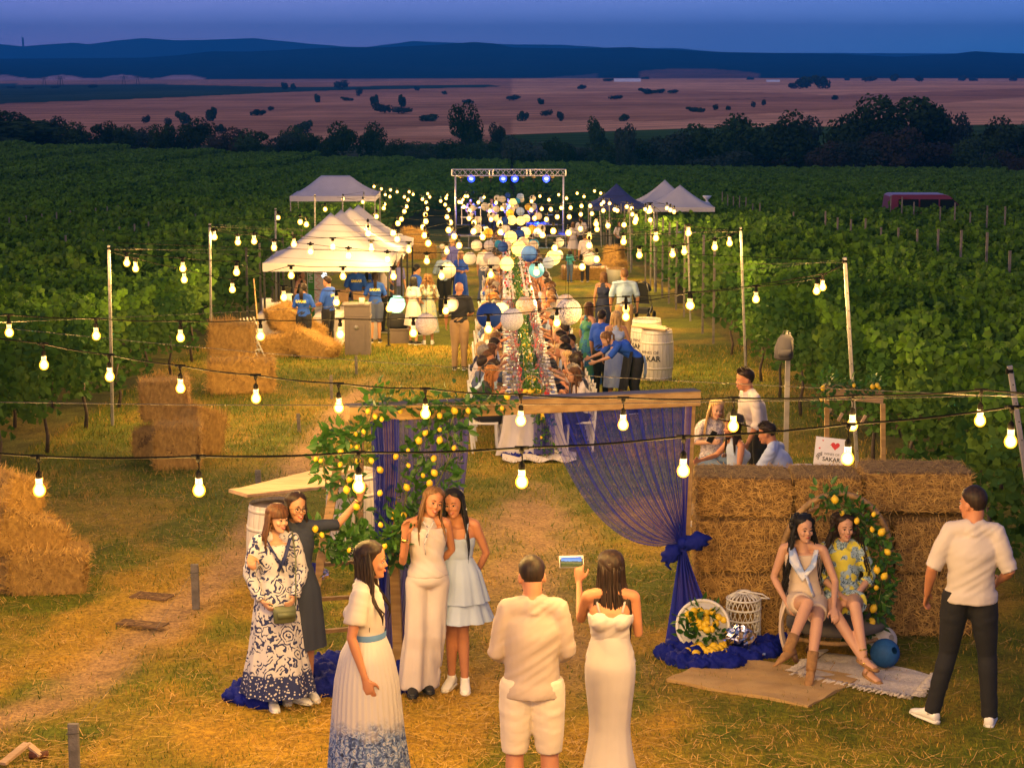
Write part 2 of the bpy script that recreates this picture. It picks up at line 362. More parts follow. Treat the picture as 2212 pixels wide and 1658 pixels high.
def make_far():
    bs = np.arange(-1500, 3701, 9.0); ds = np.concatenate([np.linspace(129.5, 330, 34), np.linspace(340, 620, 40), np.geomspace(640, 3300, 105), np.linspace(3400, 5600, 40), [5900, 7000]])
    V = []; C = []
    for d in ds:
        for b in bs:
            th = math.atan((b-1106)/FPX*1.013); x = d*math.sin(th); y = d*math.cos(th)
            yy = max(y, 129.6)
            if d <= 130: z = -SL*y-.05
            elif d <= 5600: z = terr(x, y)
            else: z = terr(x*5600/d, y*5600/d) - (d-5600)*.05
            z -= .06 if d < 140 else 0
            V.append((x, y, z)); a = math.degrees(math.atan((CH-z)/d)); yp = 829 + FPX*math.tan(R(a)-PITCH)
            C.append((.09, .065, .04) if d < 335 else landcol(b, yp, d))
    V = np.array(V); C = np.array(C); n = fbm(V[:, 0]*.012, V[:, 1]*.006, 4)[:, None]
    far = (np.hypot(V[:, 0], V[:, 1]) > 3600)[:, None]
    n3 = fbm(V[:, 0]*.11+5, V[:, 1]*.018, 3)[:, None]; C = C*(.50+.7*n+.35*n3)
    nu = len(bs); I = np.arange(len(ds)-1)[:, None]*nu + np.arange(nu-1)[None, :]
    F = np.stack([I, I+1, I+1+nu, I+nu], -1).reshape(-1, 4)
    m = bpy.data.materials.new('valley_land'); m.use_nodes = True; t = m.node_tree; b = t.nodes['Principled BSDF']
    at = t.nodes.new('ShaderNodeAttribute'); at.attribute_name = 'col'
    tcn = t.nodes.new('ShaderNodeTexCoord'); mpn = t.nodes.new('ShaderNodeMapping'); mpn.inputs['Scale'].default_value = (.010, .10, .05); mpn.inputs['Rotation'].default_value = (0, 0, .12)
    nz = t.nodes.new('ShaderNodeTexNoise'); nz.inputs['Scale'].default_value = 1; nz.inputs['Detail'].default_value = 7; nz.inputs['Roughness'].default_value = .65
    t.links.new(tcn.outputs['Object'], mpn.inputs[0]); t.links.new(mpn.outputs[0], nz.inputs['Vector'])
    rp = ramp(nz.outputs[0], [(.38, (.58, .58, .62)), (.62, (1.35, 1.3, 1.25))], t)
    mm = t.nodes.new('ShaderNodeMix'); mm.data_type = 'RGBA'; mm.blend_type = 'MULTIPLY'; mm.inputs[0].default_value = 1
    t.links.new(at.outputs['Color'], mm.inputs[6]); t.links.new(rp.outputs[0], mm.inputs[7]); t.links.new(mm.outputs[2], b.inputs['Base Color'])
    b.inputs['Roughness'].default_value = 1; b.inputs['Specular IOR Level'].default_value = 0
    o = bpy.data.objects.new('valley_terrain', fast_mesh('valley_terrain', V, F, m, smooth=True, col=C)); link(o); o['kind'] = 'structure'
    # far mountains
    V = []; bs2 = np.arange(-1500, 3701, 12.0); D0 = 9300
    for k, fr in enumerate([0, .25, .5, .75, 1, .6, -.4]):
        for b in bs2:
            d = D0 + k*150; th = math.atan((b-1106)/FPX*1.013); top = ypx2deg(tab(b, MOUNT)+1.6*float(fbm(np.array([b*.03]), np.array([1.]), 3)[0])-.8)
            x = d*math.sin(th); y = d*math.cos(th); a = lerp(.35, top, fr); V.append((x, y, CH - D0*math.tan(R(a))))
    V = np.array(V); nu = len(bs2); I = np.arange(6)[:, None]*nu + np.arange(nu-1)[None, :]
    F = np.stack([I, I+1, I+1+nu, I+nu], -1).reshape(-1, 4)
    mm_ = mat('mountain_slope', (.03, .045, .05), var=.3, scale=.002, rough=1, spec=0)
    o = bpy.data.objects.new('mountains', fast_mesh('mountains', V, F, mm_, smooth=True)); link(o); o['kind'] = 'structure'
    # plain between ridge and mountains, seen at the far left
    mb = MB(); mb.grid(lambda u, v: (lerp(-9000, 9000, u), lerp(5800, 10200, v), -lerp(45, 55, v)), 8, 8)
    o = mb.build('plain', mat('plain_land', (.10, .10, .09), var=.3, scale=.003, rough=1, spec=0)); o['kind'] = 'structure'
make_far()
# haze: one closed box of even air
def make_haze():
    mb = MB(); mb.box((0, 5000, 10), (26000, 11000, 260)); m = bpy.data.materials.new('haze_air'); m.use_nodes = True; t = m.node_tree
    t.nodes.remove(t.nodes['Principled BSDF']); v = t.nodes.new('ShaderNodeVolumePrincipled')
    v.inputs['Color'].default_value = (.03, .42, 1, 1); v.inputs['Density'].default_value = 1.7e-4; v.inputs['Anisotropy'].default_value = .3
    t.links.new(v.outputs[0], t.nodes['Material Output'].inputs['Volume'])
    o = mb.build('haze', m, smooth=False); o['kind'] = 'stuff'
make_haze()

# ---- grass and straw on the aisle (nobody could count them) ----
def blades():
    rs = np.random.RandomState(3); V = []; n = 150000
    # density falls with distance
    y = 12.5 + (48-12.5)*rs.rand(n)**1.7; x = rs.uniform(-7.3, 5.6, n)
    keep = np.abs(x) < (y*.262+.6); x, y = x[keep], y[keep]
    dry, bare, edge = ground_cover(x, y)
    keep = rs.rand(len(x)) > bare*.93
    x, y, dry = x[keep], y[keep], dry[keep]; n = len(x)
    h = rs.uniform(.025, .075, n)*(1+.4*(y > 26))*(1-.3*dry); w = rs.uniform(.003, .006, n)*(1+(y-13)*.03); a = rs.rand(n)*6.283; ln = rs.uniform(.2, 1.0, n)*h; b = rs.rand(n)*6.283
    z = -SL*y - .012; o = np.stack([x, y, z], 1); dx = np.stack([np.cos(a)*w, np.sin(a)*w, 0*w], 1)
    tip = o + np.stack([np.cos(b)*ln, np.sin(b)*ln, h], 1)
    V = np.stack([o-dx, o+dx, tip], 1).reshape(-1, 3); F = np.arange(3*n).reshape(-1, 3)
    isdry = rs.rand(n) < (.12+.75*dry); mi = np.where(isdry, 1, np.where(rs.rand(n) < .35, 2, 0))
    m0 = mat('grass_blade', (.085, .125, .006), rough=.8, var=.3, scale=2, transl=.3); m1 = mat('dry_grass_blade', (.46, .27, .05), rough=.8, var=.2, scale=2, transl=.2); m2 = mat('yellow_grass_blade', (.24, .20, .012), rough=.8, var=.2, scale=2, transl=.3)
    o = bpy.data.objects.new('grass', fast_mesh('grass', V, F, [m0, m1, m2], mi)); link(o)
    tag(o, 'short worn grass covering the aisle between the vines', 'grass', kind='stuff')
    # straw lying about
    n = 26000; y = 12.5+(40-12.5)*rs.rand(n)**2.0; x = rs.uniform(-6, 5, n); q = fbm(x*.9+3, y*.8, 3); keep = (np.abs(x) < y*.262+.4) & (q+rs.rand(n)*.3 > .56); x, y = x[keep], y[keep]; n = len(x)
    L = rs.uniform(.05, .20, n); a = rs.rand(n)*6.283; w = rs.uniform(.0018, .0032, n)
    c = np.stack([x, y, -SL*y+rs.uniform(.008, .035, n)], 1); d = np.stack([np.cos(a)*L/2, np.sin(a)*L/2, rs.uniform(-.012, .014, n)-SL*np.sin(a)*L/2], 1); s = np.stack([-np.sin(a)*w, np.cos(a)*w, 0*w], 1)
    V = np.stack([c-d-s, c-d+s, c+d+s, c+d-s], 1).reshape(-1, 3); F = np.arange(4*n).reshape(-1, 4)
    o = bpy.data.objects.new('straw_litter', fast_mesh('straw_litter', V, F, M_straw)); link(o); tag(o, 'loose straw scattered on the trodden ground', 'straw', kind='stuff')
blades()

# ---------------- vines -----------------
def leaf_cloud(n, L, rs, size, dep=.42, h0=.55, h1=1.95, shoots=0):
    """leaves of a trellised hedge running along x from 0 to L"""
    u = rs.rand(n); x = rs.uniform(0, L, n)
    top = h1 + .13*np.sin(x*1.3+rs.rand()*6)+.10*np.sin(x*3.7+rs.rand()*6); bot = h0+.12*np.sin(x*2.1+1)
    z = bot+(top-bot)*rs.rand(n)**.8
    prof = np.sqrt(np.clip(1-((z-1.35)/1.05)**2, .05, 1))
    side = np.where(rs.rand(n) < .5, -1, 1); lump = .75+.5*fbm(x*1.6+side*9, z*1.8, 3)
    y = side*dep*prof*lump*(1-.45*rs.rand(n)**2)
    k = rs.rand(n) < .16; z[k] = top[k]-rs.rand(k.sum())*.08; y[k] = rs.uniform(-.3, .3, k.sum())
    ns = int(shoots*L)
    for i in range(ns):   # shoots sticking out of the canopy
        m = rs.randint(7, 14); x0 = rs.uniform(0, L); t = np.linspace(0, 1, m); hh = rs.uniform(.2, .55); lx = rs.uniform(-.25, .25); ly = rs.uniform(-.45, .45)
        x = np.r_[x, x0+lx*t]; y = np.r_[y, ly*t**1.2+.05*rs.randn(m)]; z = np.r_[z, 1.85+hh*t-.1*t*t]
    n = len(x); c = np.stack([x, y, z], 1)
    s = size*rs.uniform(.6, 1.15, n); out = np.stack([rs.randn(n)*.5, np.sign(y+1e-6)*rs.uniform(.2, 1.2, n), rs.uniform(-.2, 1.1, n)], 1); out /= np.linalg.norm(out, axis=1)[:, None]
    t1 = np.cross(out, rs.randn(n, 3)); t1 /= np.linalg.norm(t1, axis=1)[:, None]; t2 = np.cross(out, t1)
    s = s[:, None]; cup = out*s*.22
    V = np.stack([c-t1*s*.5, c-t2*s*.5+cup*.3, c+t1*s*.5, c+t2*s*.55-cup], 1).reshape(-1, 3)
    # two triangles folded along the middle
    I = np.arange(n)*4; F = np.concatenate([np.stack([I, I+1, I+2], 1), np.stack([I, I+2, I+3], 1)])
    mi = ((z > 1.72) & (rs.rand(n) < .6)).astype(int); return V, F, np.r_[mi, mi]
rsv = np.random.RandomState(11)
SEG = 5.0
def seg_mesh(nm, n, size, mats, **k):
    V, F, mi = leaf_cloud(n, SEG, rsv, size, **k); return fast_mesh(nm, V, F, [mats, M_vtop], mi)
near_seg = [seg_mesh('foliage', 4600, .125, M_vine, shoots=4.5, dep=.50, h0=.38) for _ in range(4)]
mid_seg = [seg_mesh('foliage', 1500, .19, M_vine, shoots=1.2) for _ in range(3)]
far_seg = []
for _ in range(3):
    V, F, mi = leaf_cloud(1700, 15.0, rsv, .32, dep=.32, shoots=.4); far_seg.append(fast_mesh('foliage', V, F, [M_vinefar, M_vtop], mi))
def trunk_mesh():
    mb = MB(); k = rnd.uniform(-.06, .06)
    mb.tube([(0, 0, -.05), (k, .02, .25), (-k, -.02, .5), (k*.5, 0, .8)], [.035, .028, .024, .018], 6); return mb.mesh('vine_trunk', M_bark)
trunks = [trunk_mesh() for _ in range(3)]
_m = MB(); _m.beam((0, 0, -.1), (0, 0, 2.12), .055, .04); post_me = _m.mesh('trellis_post', M_postwood, False)
rowno = {-1: 0, 1: 0}
ORD = ['first', 'second', 'third', 'fourth', 'fifth', 'sixth', 'seventh', 'eighth', 'ninth', 'tenth', 'eleventh', 'twelfth', 'thirteenth', 'fourteenth', 'fifteenth', 'sixteenth', 'seventeenth', 'eighteenth', 'nineteenth', 'twentieth']
def vine_row(y, side, x0, x1, lod):
    i = rowno[side]; rowno[side] += 1; sd_ = 'left' if side < 0 else 'right'
    lab = f'green trellised grapevine row, {ordn(i)} from the front on the {sd_} of the aisle'; g = f'vine rows on the {sd_}'
    z0 = gz(side*x0, y)
    t = thing('vine_row', lab, 'vines', (side*x0, y, z0), 0, g)
    L = x1-x0; step = SEG if lod < 2 else 15.0; k = 0; x = 0
    while x < L:
        me = rnd.choice([near_seg, mid_seg, far_seg][lod]) if not (lod == 0 and x > 11) else rnd.choice(mid_seg)
        fl = rnd.random() < .5; zz = gz(side*(x0+x+step/2), y)-z0
        xs = side*x if (side > 0) != fl else side*(x+step)
        s = (1 if (side > 0) != fl else -1)*side
        o = inst('foliage', me, t, (side*x if not fl else side*(x+step), rnd.uniform(-.06, .06), zz), 0, (side*(1 if not fl else -1), rnd.choice([-1, 1]), rnd.uniform(.93, 1.06)))
        o['kind'] = 'stuff'; x += step
    if lod == 0:
        for q in np.arange(.15, min(L, 9), 1.15):
            inst('vine_trunk', rnd.choice(trunks), t, (side*q, 0, 0), rnd.uniform(0, 6))
    if lod < 2:
        for q in np.arange(.0 if lod else 5.6, min(L, 40), 5.6 if lod == 0 else 6.4):
            if rnd.random() < .75: inst('trellis_post', post_me, t, (side*(q+.02), .02, gz(side*(x0+q), y)-z0), 0, (1, 1, rnd.uniform(1.08, 1.28) if side > 0 else 1.0))
    return t
for side in (-1, 1):
    y = 27.4 if side < 0 else 20.6
    while y < 330:
        lod = 0 if y < 46 else (1 if y < 105 else 2)
        xin = 6.75 if side < 0 else 4.75
        if side > 0 and y < 27: xin = 4.7
        if side > 0 and 22 < y < 31: xin = 5.0
        if y > 160: xin = 3.2 if side > 0 else .0
        if y > 175: xin = .3
        half = y*.272+4
        xe = half+(4 if lod == 2 else 0)
        if side > 0 and 99 < y < 115: xe = 13; lod = 1
        if half > xin+1: vine_row(y, side, xin, xe, lod)
        y += 2.8 if lod < 2 else 3.1
# ---------------- trees and bushes -----------------
M_crown = [mat('tree_foliage', (.012, .028, .008), col2=(.05, .085, .022), rough=.9, scale=.25, transl=.15, randv=.3, spec=.1), mat('grey_green_foliage', (.022, .034, .026), col2=(.05, .07, .05), rough=.9, scale=.3, transl=.15, randv=.25, spec=.1), mat('reddish_foliage', (.022, .022, .014), col2=(.06, .042, .03), rough=.9, scale=.3, transl=.1, randv=.2, spec=.1)]
M_trunk = mat('tree_bark', (.05, .04, .03), var=.3)
def crown(rs, n, lobes, leaf, mat_, flat=1):
    """unit crown: radius about 1, height 0..2"""
    cs = []; rr_ = []
    for i in range(lobes):
        a = rs.rand()*6.28; r = rs.rand()**.6*.62; cs.append((r*math.cos(a), r*math.sin(a), .55+rs.rand()*1.05*flat)); rr_.append(rs.uniform(.26, .5))
    cs = np.array(cs); rr_ = np.array(rr_); k = rs.randint(0, lobes, n); d = rs.randn(n, 3); d /= np.linalg.norm(d, axis=1)[:, None]
    c = cs[k] + d*rr_[k][:, None]*(.72+.38*rs.rand(n))[:, None]
    s = leaf*rs.uniform(.5, 1.3, n)[:, None]; t1 = np.cross(d+.6*rs.randn(n, 3), rs.randn(n, 3)); t1 /= np.linalg.norm(t1, axis=1)[:, None]; t2 = np.cross(d+.4*rs.randn(n, 3), t1); t2 /= np.linalg.norm(t2, axis=1)[:, None]
    V = np.stack([c-t1*s, c-t2*s*.7, c+t1*s, c+t2*s*.8], 1).reshape(-1, 3); return fast_mesh('crown', V, np.arange(4*n).reshape(-1, 4), mat_)
rst = np.random.RandomState(5)
CROWN = [[crown(rst, 3200, rst.randint(9, 16), .060, M_crown[k]) for _ in range(4 if k == 0 else 3)] for k in range(3)]
BUSH = [crown(rst, 700, rst.randint(5, 9), .11, M_crown[k % 2], .5) for k in range(4)]
def tm():
    mb = MB(); mb.tube([(0, 0, -.1), (.03, 0, .5), (-.02, .02, 1.1)], [.055, .04, .02], 6)
    for a in (0.5, 2.4, 4.4): mb.tube([(0, 0, .5), (.25*math.cos(a), .25*math.sin(a), .85), (.45*math.cos(a), .45*math.sin(a), 1.2)], [.03, .02, .008], 5)
    return mb.mesh('trunk', M_trunk)
TM = tm()
def tree(px, ytop, ybase_d, wpx, kind=0, label=None, group=None):
    """tree standing at distance d, its top and width as seen from the site"""
    d = ybase_d; p = P(px, ytop, d); g = gz(p.x, d); h = max(p.z-g, .8); w = wpx*d*1.01/FPX
    t = thing('tree', label, 'tree', (p.x, d, g), rnd.uniform(0, 6), group)
    inst('trunk', TM, t, sc=(h/3, h/3, h/2)); inst('crown', rnd.choice(CROWN[kind]), t, (0, 0, -h*.06), 0, (w/2/.95, w/2/.95, h/1.93))
    return t
def bush(px, ytop, yb, wpx, label, group):
    # base pixel gives the distance on the far terrain
    lo, hi = 430, 3200
    for _ in range(30):
        mid = (lo+hi)/2; th = (px-1106)/FPX; z = terr(mid*th, mid); a = math.degrees(math.atan((CH-z)/mid)); yp = 829+FPX*math.tan(R(a)-PITCH)
        if yp > yb: lo = mid
        else: hi = mid
    d = lo; p = P(px, ytop, d); g = gz(p.x, d); h = max(p.z-g, 1.0); w = max(wpx*d/FPX, h*1.1)
    t = thing('bush', label, 'bush', (p.x, d, g-.2), rnd.uniform(0, 6), group)
    inst('foliage', rnd.choice(BUSH), t, (0, 0, -h*.12), 0, (w/1.9, w/1.9, h/1.15)); return t
belt = [(850,300,80),(905,306,80),(960,300,90),(1050,300,80),(640,270,70),(-60,232,330),(20,236,120),(70,240,100),(115,248,80),(165,262,90),(215,258,80),(255,266,70),(300,272,80),(345,264,60),(395,266,70),(425,252,78),(470,286,60),(505,270,90),(560,276,100),(615,286,90),(660,284,60),(700,290,60)]
belt.sort()
for i, (px, yt, w) in enumerate(belt):
    tree(px, yt, 352+rnd.uniform(-12, 25), w*1.15, 1 if i in (3, 7, 11, 14) else (2 if i in (12,) else 0), f'dark leafy tree, {ordn(i)} from the left in the belt beyond the left vineyard', 'trees beyond the left vineyard')
tree(738, 262, 350, 105, 0, 'broad dark tree, left one of the pair left of the middle of the tree line')
tree(800, 262, 356, 78, 0, 'narrower dark tree, right one of the pair left of the middle of the tree line')
tree(1002, 220, 392, 88, 0, 'tall dense lone tree standing at the edge of the pale fields')
tree(1070, 262, 400, 48, 1, 'small thin tree just right of the tall lone tree')
tree(1296, 248, 420, 56, 0, 'round dark tree standing alone on the pale field edge')
rb = [(850,315,70,1),(900,318,60,1),(1010,312,60,0),(1110,290,70,1),(1160,300,90,1),(1205,292,60,0),(1250,302,90,1),(1300,306,80,0),(1355,262,56,1),(1370,300,90,0),(1425,292,80,1),(1475,278,95,1),(1530,262,110,0),(1585,256,110,0),(1640,240,130,0),(1700,238,120,0),(1745,246,90,1),(1790,300,100,2),(1690,310,110,2),(1560,318,110,1),(1450,330,110,0),(1880,205,150,0),(1960,202,160,0),(2030,210,75,1),(2060,228,70,1),(1850,240,80,0),(1930,262,120,2),(2000,288,110,2),(2085,300,100,1),(2150,250,100,0),(2120,282,90,0),(2210,262,110,0),(2260,250,120,0),(1840,300,100,1),(2170,322,80,2),(2330,240,130,0),(1340,328,80,0),(1240,335,80,0),(1760,335,90,0),(1640,336,100,1),(1905,335,100,0),(2040,338,90,0)]
rb.sort()
for i, (px, yt, w, k) in enumerate(rb):
    tree(px, yt, 338+(yt < 262)*14+rnd.uniform(-6, 14), w*1.25, k, ['dark leafy', 'greyish green', 'rusty brown leafed'][k]+f' tree, {ordn(i)} from the left in the thick belt behind the right vineyard', 'trees behind the right vineyard')
tree(2205, 330, 320, 60, 2, 'low reddish bush tree at the far right in front of the dark tree belt')
bs_ = [(25,186,190,26),(60,188,192,30),(120,186,191,24),(200,183,190,30),(610,178,194,22),(636,180,194,16),(684,203,222,18),(735,176,194,40),(748,209,218,30),(558,236,250,40),(585,230,240,20),(365,256,275,20),(316,250,268,20),(392,240,270,36),(460,232,262,40),(475,268,288,30),(656,260,290,44),(1130,240,262,30),(778,192,208,20),(826,225,246,44),(866,205,232,26),(810,205,230,14),(930,246,262,60),(870,232,246,60),(1180,238,252,26),(1205,240,254,18),(1166,212,226,24),(1110,206,218,40),(1330,206,216,30),(1390,190,204,36),(1420,192,202,40),(1455,194,203,30),(1258,183,193,24),(1350,246,262,30),(1490,230,242,40),(1515,232,243,20),(1545,226,238,16),(1570,228,238,16),(1628,220,232,14),(1650,216,228,14),(1210,246,262,16),(1710,180,192,30),(1750,164,192,60),(1776,166,192,40),(1880,166,178,40),(1935,160,176,30),(1985,166,178,26),(2080,164,174,20),(1830,166,174,18),(1620,166,172,20),(1400,166,172,30),(1320,170,176,40),(2190,164,174,24),(2100,168,175,30),(1800,205,216,20),(1010,214,224,30),(960,196,204,14),(900,186,196,14)]
bs_.sort()
for i, (px, a, b, w) in enumerate(bs_): bush(px, a, b, w*1.05, f'dark bush on the pale far fields, {ordn(i)} from the left', 'bushes on the far fields')
# =================== PEOPLE ===================
def remesh(mb, voxel, smooth=2, mats=(), name='body', fac=.5):
    me = mb.mesh('tmp', (), True); o = bpy.data.objects.new('tmp', me); COL.objects.link(o)
    r = o.modifiers.new('r', 'REMESH'); r.mode = 'VOXEL'; r.voxel_size = voxel; r.use_smooth_shade = True
    if smooth: s = o.modifiers.new('s', 'SMOOTH'); s.iterations = smooth; s.factor = fac
    dg = bpy.context.evaluated_depsgraph_get(); ev = o.evaluated_get(dg)
    out = bpy.data.meshes.new_from_object(ev, depsgraph=dg); out.name = name
    out.materials.clear()
    for m in (mats if isinstance(mats, (list, tuple)) else [mats]): out.materials.append(m)
    bpy.data.objects.remove(o); bpy.data.meshes.remove(me)
    return out
def skinmat(n, c): return mat(n, c, rough=.5, var=.06, scale=6, bump=.05, bscale=80, spec=.35)
SK = skinmat('skin_tan', (.42, .21, .12)); SKL = skinmat('skin_light', (.52, .29, .19)); SKD = skinmat('skin_sunburnt', (.44, .19, .10))
def hairmat(n, c): return mat(n, c, rough=.55, var=.45, scale=60, stretch=(1, 1, .12), spec=.3)
HB = hairmat('hair_dark_brown', (.022, .011, .007)); HK = hairmat('hair_black', (.008, .006, .006)); HM = hairmat('hair_chestnut', (.085, .035, .014)); HBL = hairmat('hair_blonde', (.50, .32, .13)); HG = hairmat('hair_grey', (.22, .19, .17)); HR = hairmat('hair_copper', (.26, .10, .025)); HLB = hairmat('hair_light_brown', (.15, .075, .03))
M_eye = mat('eye_white', (.42, .38, .35), rough=.2, var=0); M_iris = mat('eye_dark', (.02, .012, .008), rough=.15, var=0); M_lip = mat('lips', (.38, .08, .06), rough=.4, var=0); M_brow = mat('eyebrow_hair', (.02, .012, .008), rough=.8, var=0)
M_teeth = mat('teeth', (.62, .56, .5), rough=.3, var=0)
HEAD = [(0, .024, -.070, -.030), (.06, .038, -.082, -.005), (.15, .050, -.087, .025), (.27, .058, -.088, .055), (.40, .065, -.088, .080), (.52, .070, -.087, .093), (.66, .0735, -.089, .098), (.78, .072, -.084, .094), (.88, .060, -.066, .078), (.95, .042, -.042, .056), (1, .018, -.012, .025)]
def hsec(t):
    for a, b in zip(HEAD, HEAD[1:]):
        if t <= b[0]:
            k = (t-a[0])/(b[0]-a[0]); return [lerp(a[i], b[i], k) for i in (1, 2, 3)]
    return list(HEAD[-1][1:])
HH = .232
DEF = dict(pelvis=(0, 0, .94), chest=(0, .005, 1.25), neck=(0, .015, 1.435), head=(0, -.012, 1.47), hrot=(0, 0, 0),
    Rsh=(-.152, .01, 1.395), Rel=(-.205, .03, 1.12), Rwr=(-.225, -.04, .88), Lsh=(.152, .01, 1.395), Lel=(.205, .03, 1.12), Lwr=(.225, -.04, .88),
    Rhd=None, Lhd=None, Rcurl=.35, Lcurl=.35, Rpn=None, Lpn=None,
    Rhip=(-.085, 0, .92), Rkn=(-.09, -.015, .50), Ran=(-.095, .02, .085), Lhip=(.085, 0, .92), Lkn=(.09, -.015, .50), Lan=(.095, .02, .085),
    Rft=(-.12, -1, 0), Lft=(.12, -1, 0))
def J_(**k):
    j = dict(DEF); j.update(k); return {a: (Vector(b) if isinstance(b, tuple) and a != 'hrot' else b) for a, b in j.items()}
def rotE(hrot): return Euler((R(hrot[0]), R(hrot[1]), R(hrot[2])), 'XYZ').to_matrix()
def headframe(j):
    M = rotE(j['hrot']); return M, Vector(j['head'])
def hand(mb, w, d, pn, side, curl, k=1.0):
    d = Vector(d).normalized(); pn = Vector(pn); pn = (pn - d*pn.dot(d)).normalized(); s = d.cross(pn)*side  # s points to the thumb side
    k = k*.95
    mb.loft([(w-d*.015, s*.024*k, pn*.017*k), (w+d*.02*k, s*.030*k, pn*.017*k), (w+d*.055*k, s*.039*k, pn*.016*k), (w+d*.088*k, s*.038*k, pn*.013*k), (w+d*.096*k, s*.030*k, pn*.009*k)], 10)
    for i, (off, ln) in enumerate([(.028, .070), (.010, .080), (-.009, .074), (-.027, .058)]):
        p0 = w+d*.082*k+s*off*k; c = curl*(1+.12*i); p1 = p0+(d*math.cos(c*.7)+pn*math.sin(c*.7)+s*off*2)*ln*.42*k; p2 = p1+(d*math.cos(c*1.9)+pn*math.sin(c*1.9))*ln*.32*k; p3 = p2+(d*math.cos(c*2.8)+pn*math.sin(c*2.8))*ln*.27*k
        mb.limb([p0-d*.02, p1, p2, p3], [.0092*k, .0088*k, .0080*k, .0066*k], 7)
    t0 = w+d*.022*k+s*.020*k; t1 = t0+(d*.6+s*.75+pn*.25)*.040*k; t2 = t1+(d*.85+s*.3+pn*.3)*.030*k; t3 = t2+(d*.95+pn*.35)*.022*k
    mb.limb([t0, t1, t2, t3], [.014*k, .0115*k, .0095*k, .0078*k], 7)
def torso_secs(j, f, inf=0, t0=-.1, t1=1.0, waist=1.0, hipw=1.0, n=12, bust=True, straight=0):
    """t -0.1 crotch, 0 hips, .5 waist, .8 chest, 1 shoulder line"""
    pe, ch, ne = j['pelvis'], j['chest'], j['neck']; hs = (j['Lhip']-j['Rhip']).normalized(); ss = (j['Lsh']-j['Rsh']).normalized()
    if f: T = [(-.12, .120, .085, 0), (0, .160, .115, .01), (.18, .150, .108, .008), (.45, .116, .088, 0), (.62, .124, .094, -.004), (.78, .138, .104, -.012), (.90, .144, .094, -.004), (1.0, .140, .064, .004), (1.06, .085, .055, .004)]
    else: T = [(-.12, .120, .092, 0), (0, .152, .115, .008), (.18, .147, .112, .004), (.45, .138, .106, 0), (.62, .150, .114, 0), (.78, .163, .120, -.004), (.90, .168, .108, 0), (1.0, .155, .072, .004), (1.06, .095, .06, .006)]
    out = []
    for i in range(n+1):
        t = lerp(t0, t1, i/n)
        for a, b in zip(T, T[1:]):
            if t <= b[0]: break
        k = max(0, min(1, (t-a[0])/(b[0]-a[0]))); k = k*k*(3-2*k)*.5+k*.5
        rx, ry, oy = lerp(a[1], b[1], k), lerp(a[2], b[2], k), lerp(a[3], b[3], k)
        if straight and t < .05: rx, ry = T[1][1]*straight, T[1][2]*straight
        # centre along pelvis -> chest -> neck
        if t < .8: c = pe.lerp(ch, t/.8); ax = (ch-pe)
        else: c = ch.lerp(ne-Vector((0, 0, .03)), (t-.8)/.26); ax = (ne-ch)
        side = hs.lerp(ss, max(0, min(1, t))); ax.normalize(); side = (side - ax*side.dot(ax)).normalized(); fw = side.cross(ax)  # backward (+y)
        w = waist if .25 < t < .7 else (hipw if t <= .25 else 1)
        out.append((c+fw*oy, side*(rx*w+inf), fw*(ry*w+inf)))
    return out
def bustballs(mb, j, r=.055, inf=0):
    ch = j['chest']; ss = (j['Lsh']-j['Rsh']).normalized(); ax = (j['neck']-ch).normalized(); fw = ss.cross(ax)
    for s in (-1, 1): mb.ball(ch+ss*s*.068-fw*(.078)+ax*.0, (r+inf, r*.95+inf, r+inf), 12, 8)
def armpts(j, s):
    sh, el, wr = j[s+'sh'], j[s+'el'], j[s+'wr']; return [sh, sh.lerp(el, .35), sh.lerp(el, .7), el, el.lerp(wr, .3), el.lerp(wr, .65), wr]
def legpts(j, s):
    h, k, a = j[s+'hip'], j[s+'kn'], j[s+'an']; bk = Vector((0, .012, 0)); return [h, h.lerp(k, .35), h.lerp(k, .7), k, k.lerp(a, .25)+bk, k.lerp(a, .6)+bk*.5, a]
AR = {1: [.043, .040, .036, .032, .032, .026, .021], 0: [.056, .052, .045, .039, .040, .032, .026]}
LR = {1: [.088, .082, .066, .051, .052, .042, .032], 0: [.090, .084, .070, .055, .057, .045, .035]}
def head_into(mb, j, f, hi=True):
    M, o = headframe(j); X = M @ Vector((1, 0, 0)); Y = M @ Vector((0, 1, 0)); Z = M @ Vector((0, 0, 1)); q = .97 if f else 1.03
    base = o + M @ Vector((0, -.005, .0)); H = HH*q
    def pt(x, y, t): return base + X*(x*q) + Y*(y*q) + Z*(t*H)
    secs = []
    for i in range(19):
        t = i/18; w, a, b = hsec(t); secs.append((base + Y*((a+b)/2*q)+Z*(t*H), X*w*q, Y*((b-a)/2*q)))
    mb.loft(secs, 20)
    if hi:
        mb.loft([(pt(0, -.088, .52), X*.007, Y*.006), (pt(0, -.096, .44), X*.009, Y*.008), (pt(0, -.106, .36), X*.014, Y*.010), (pt(0, -.100, .335), X*.015, Y*.010), (pt(0, -.088, .32), X*.010, Y*.008)], 8)
        for s in (-1, 1):
            mb.ball(pt(s*.074, .010, .44), (.011, .019, .031), 8, 6, M); mb.ball(pt(s*.036, -.070, .36), (.022, .022, .022), 8, 6)
            mb.ball(pt(s*.030, -.082, .545), (.020, .011, .008), 8, 5, M)
        mb.ball(pt(0, -.076, .07), (.020, .018, .016), 8, 6); mb.ball(pt(0, -.088, .225), (.020, .010, .012), 8, 6, M)
    return pt, X, Y, Z, M
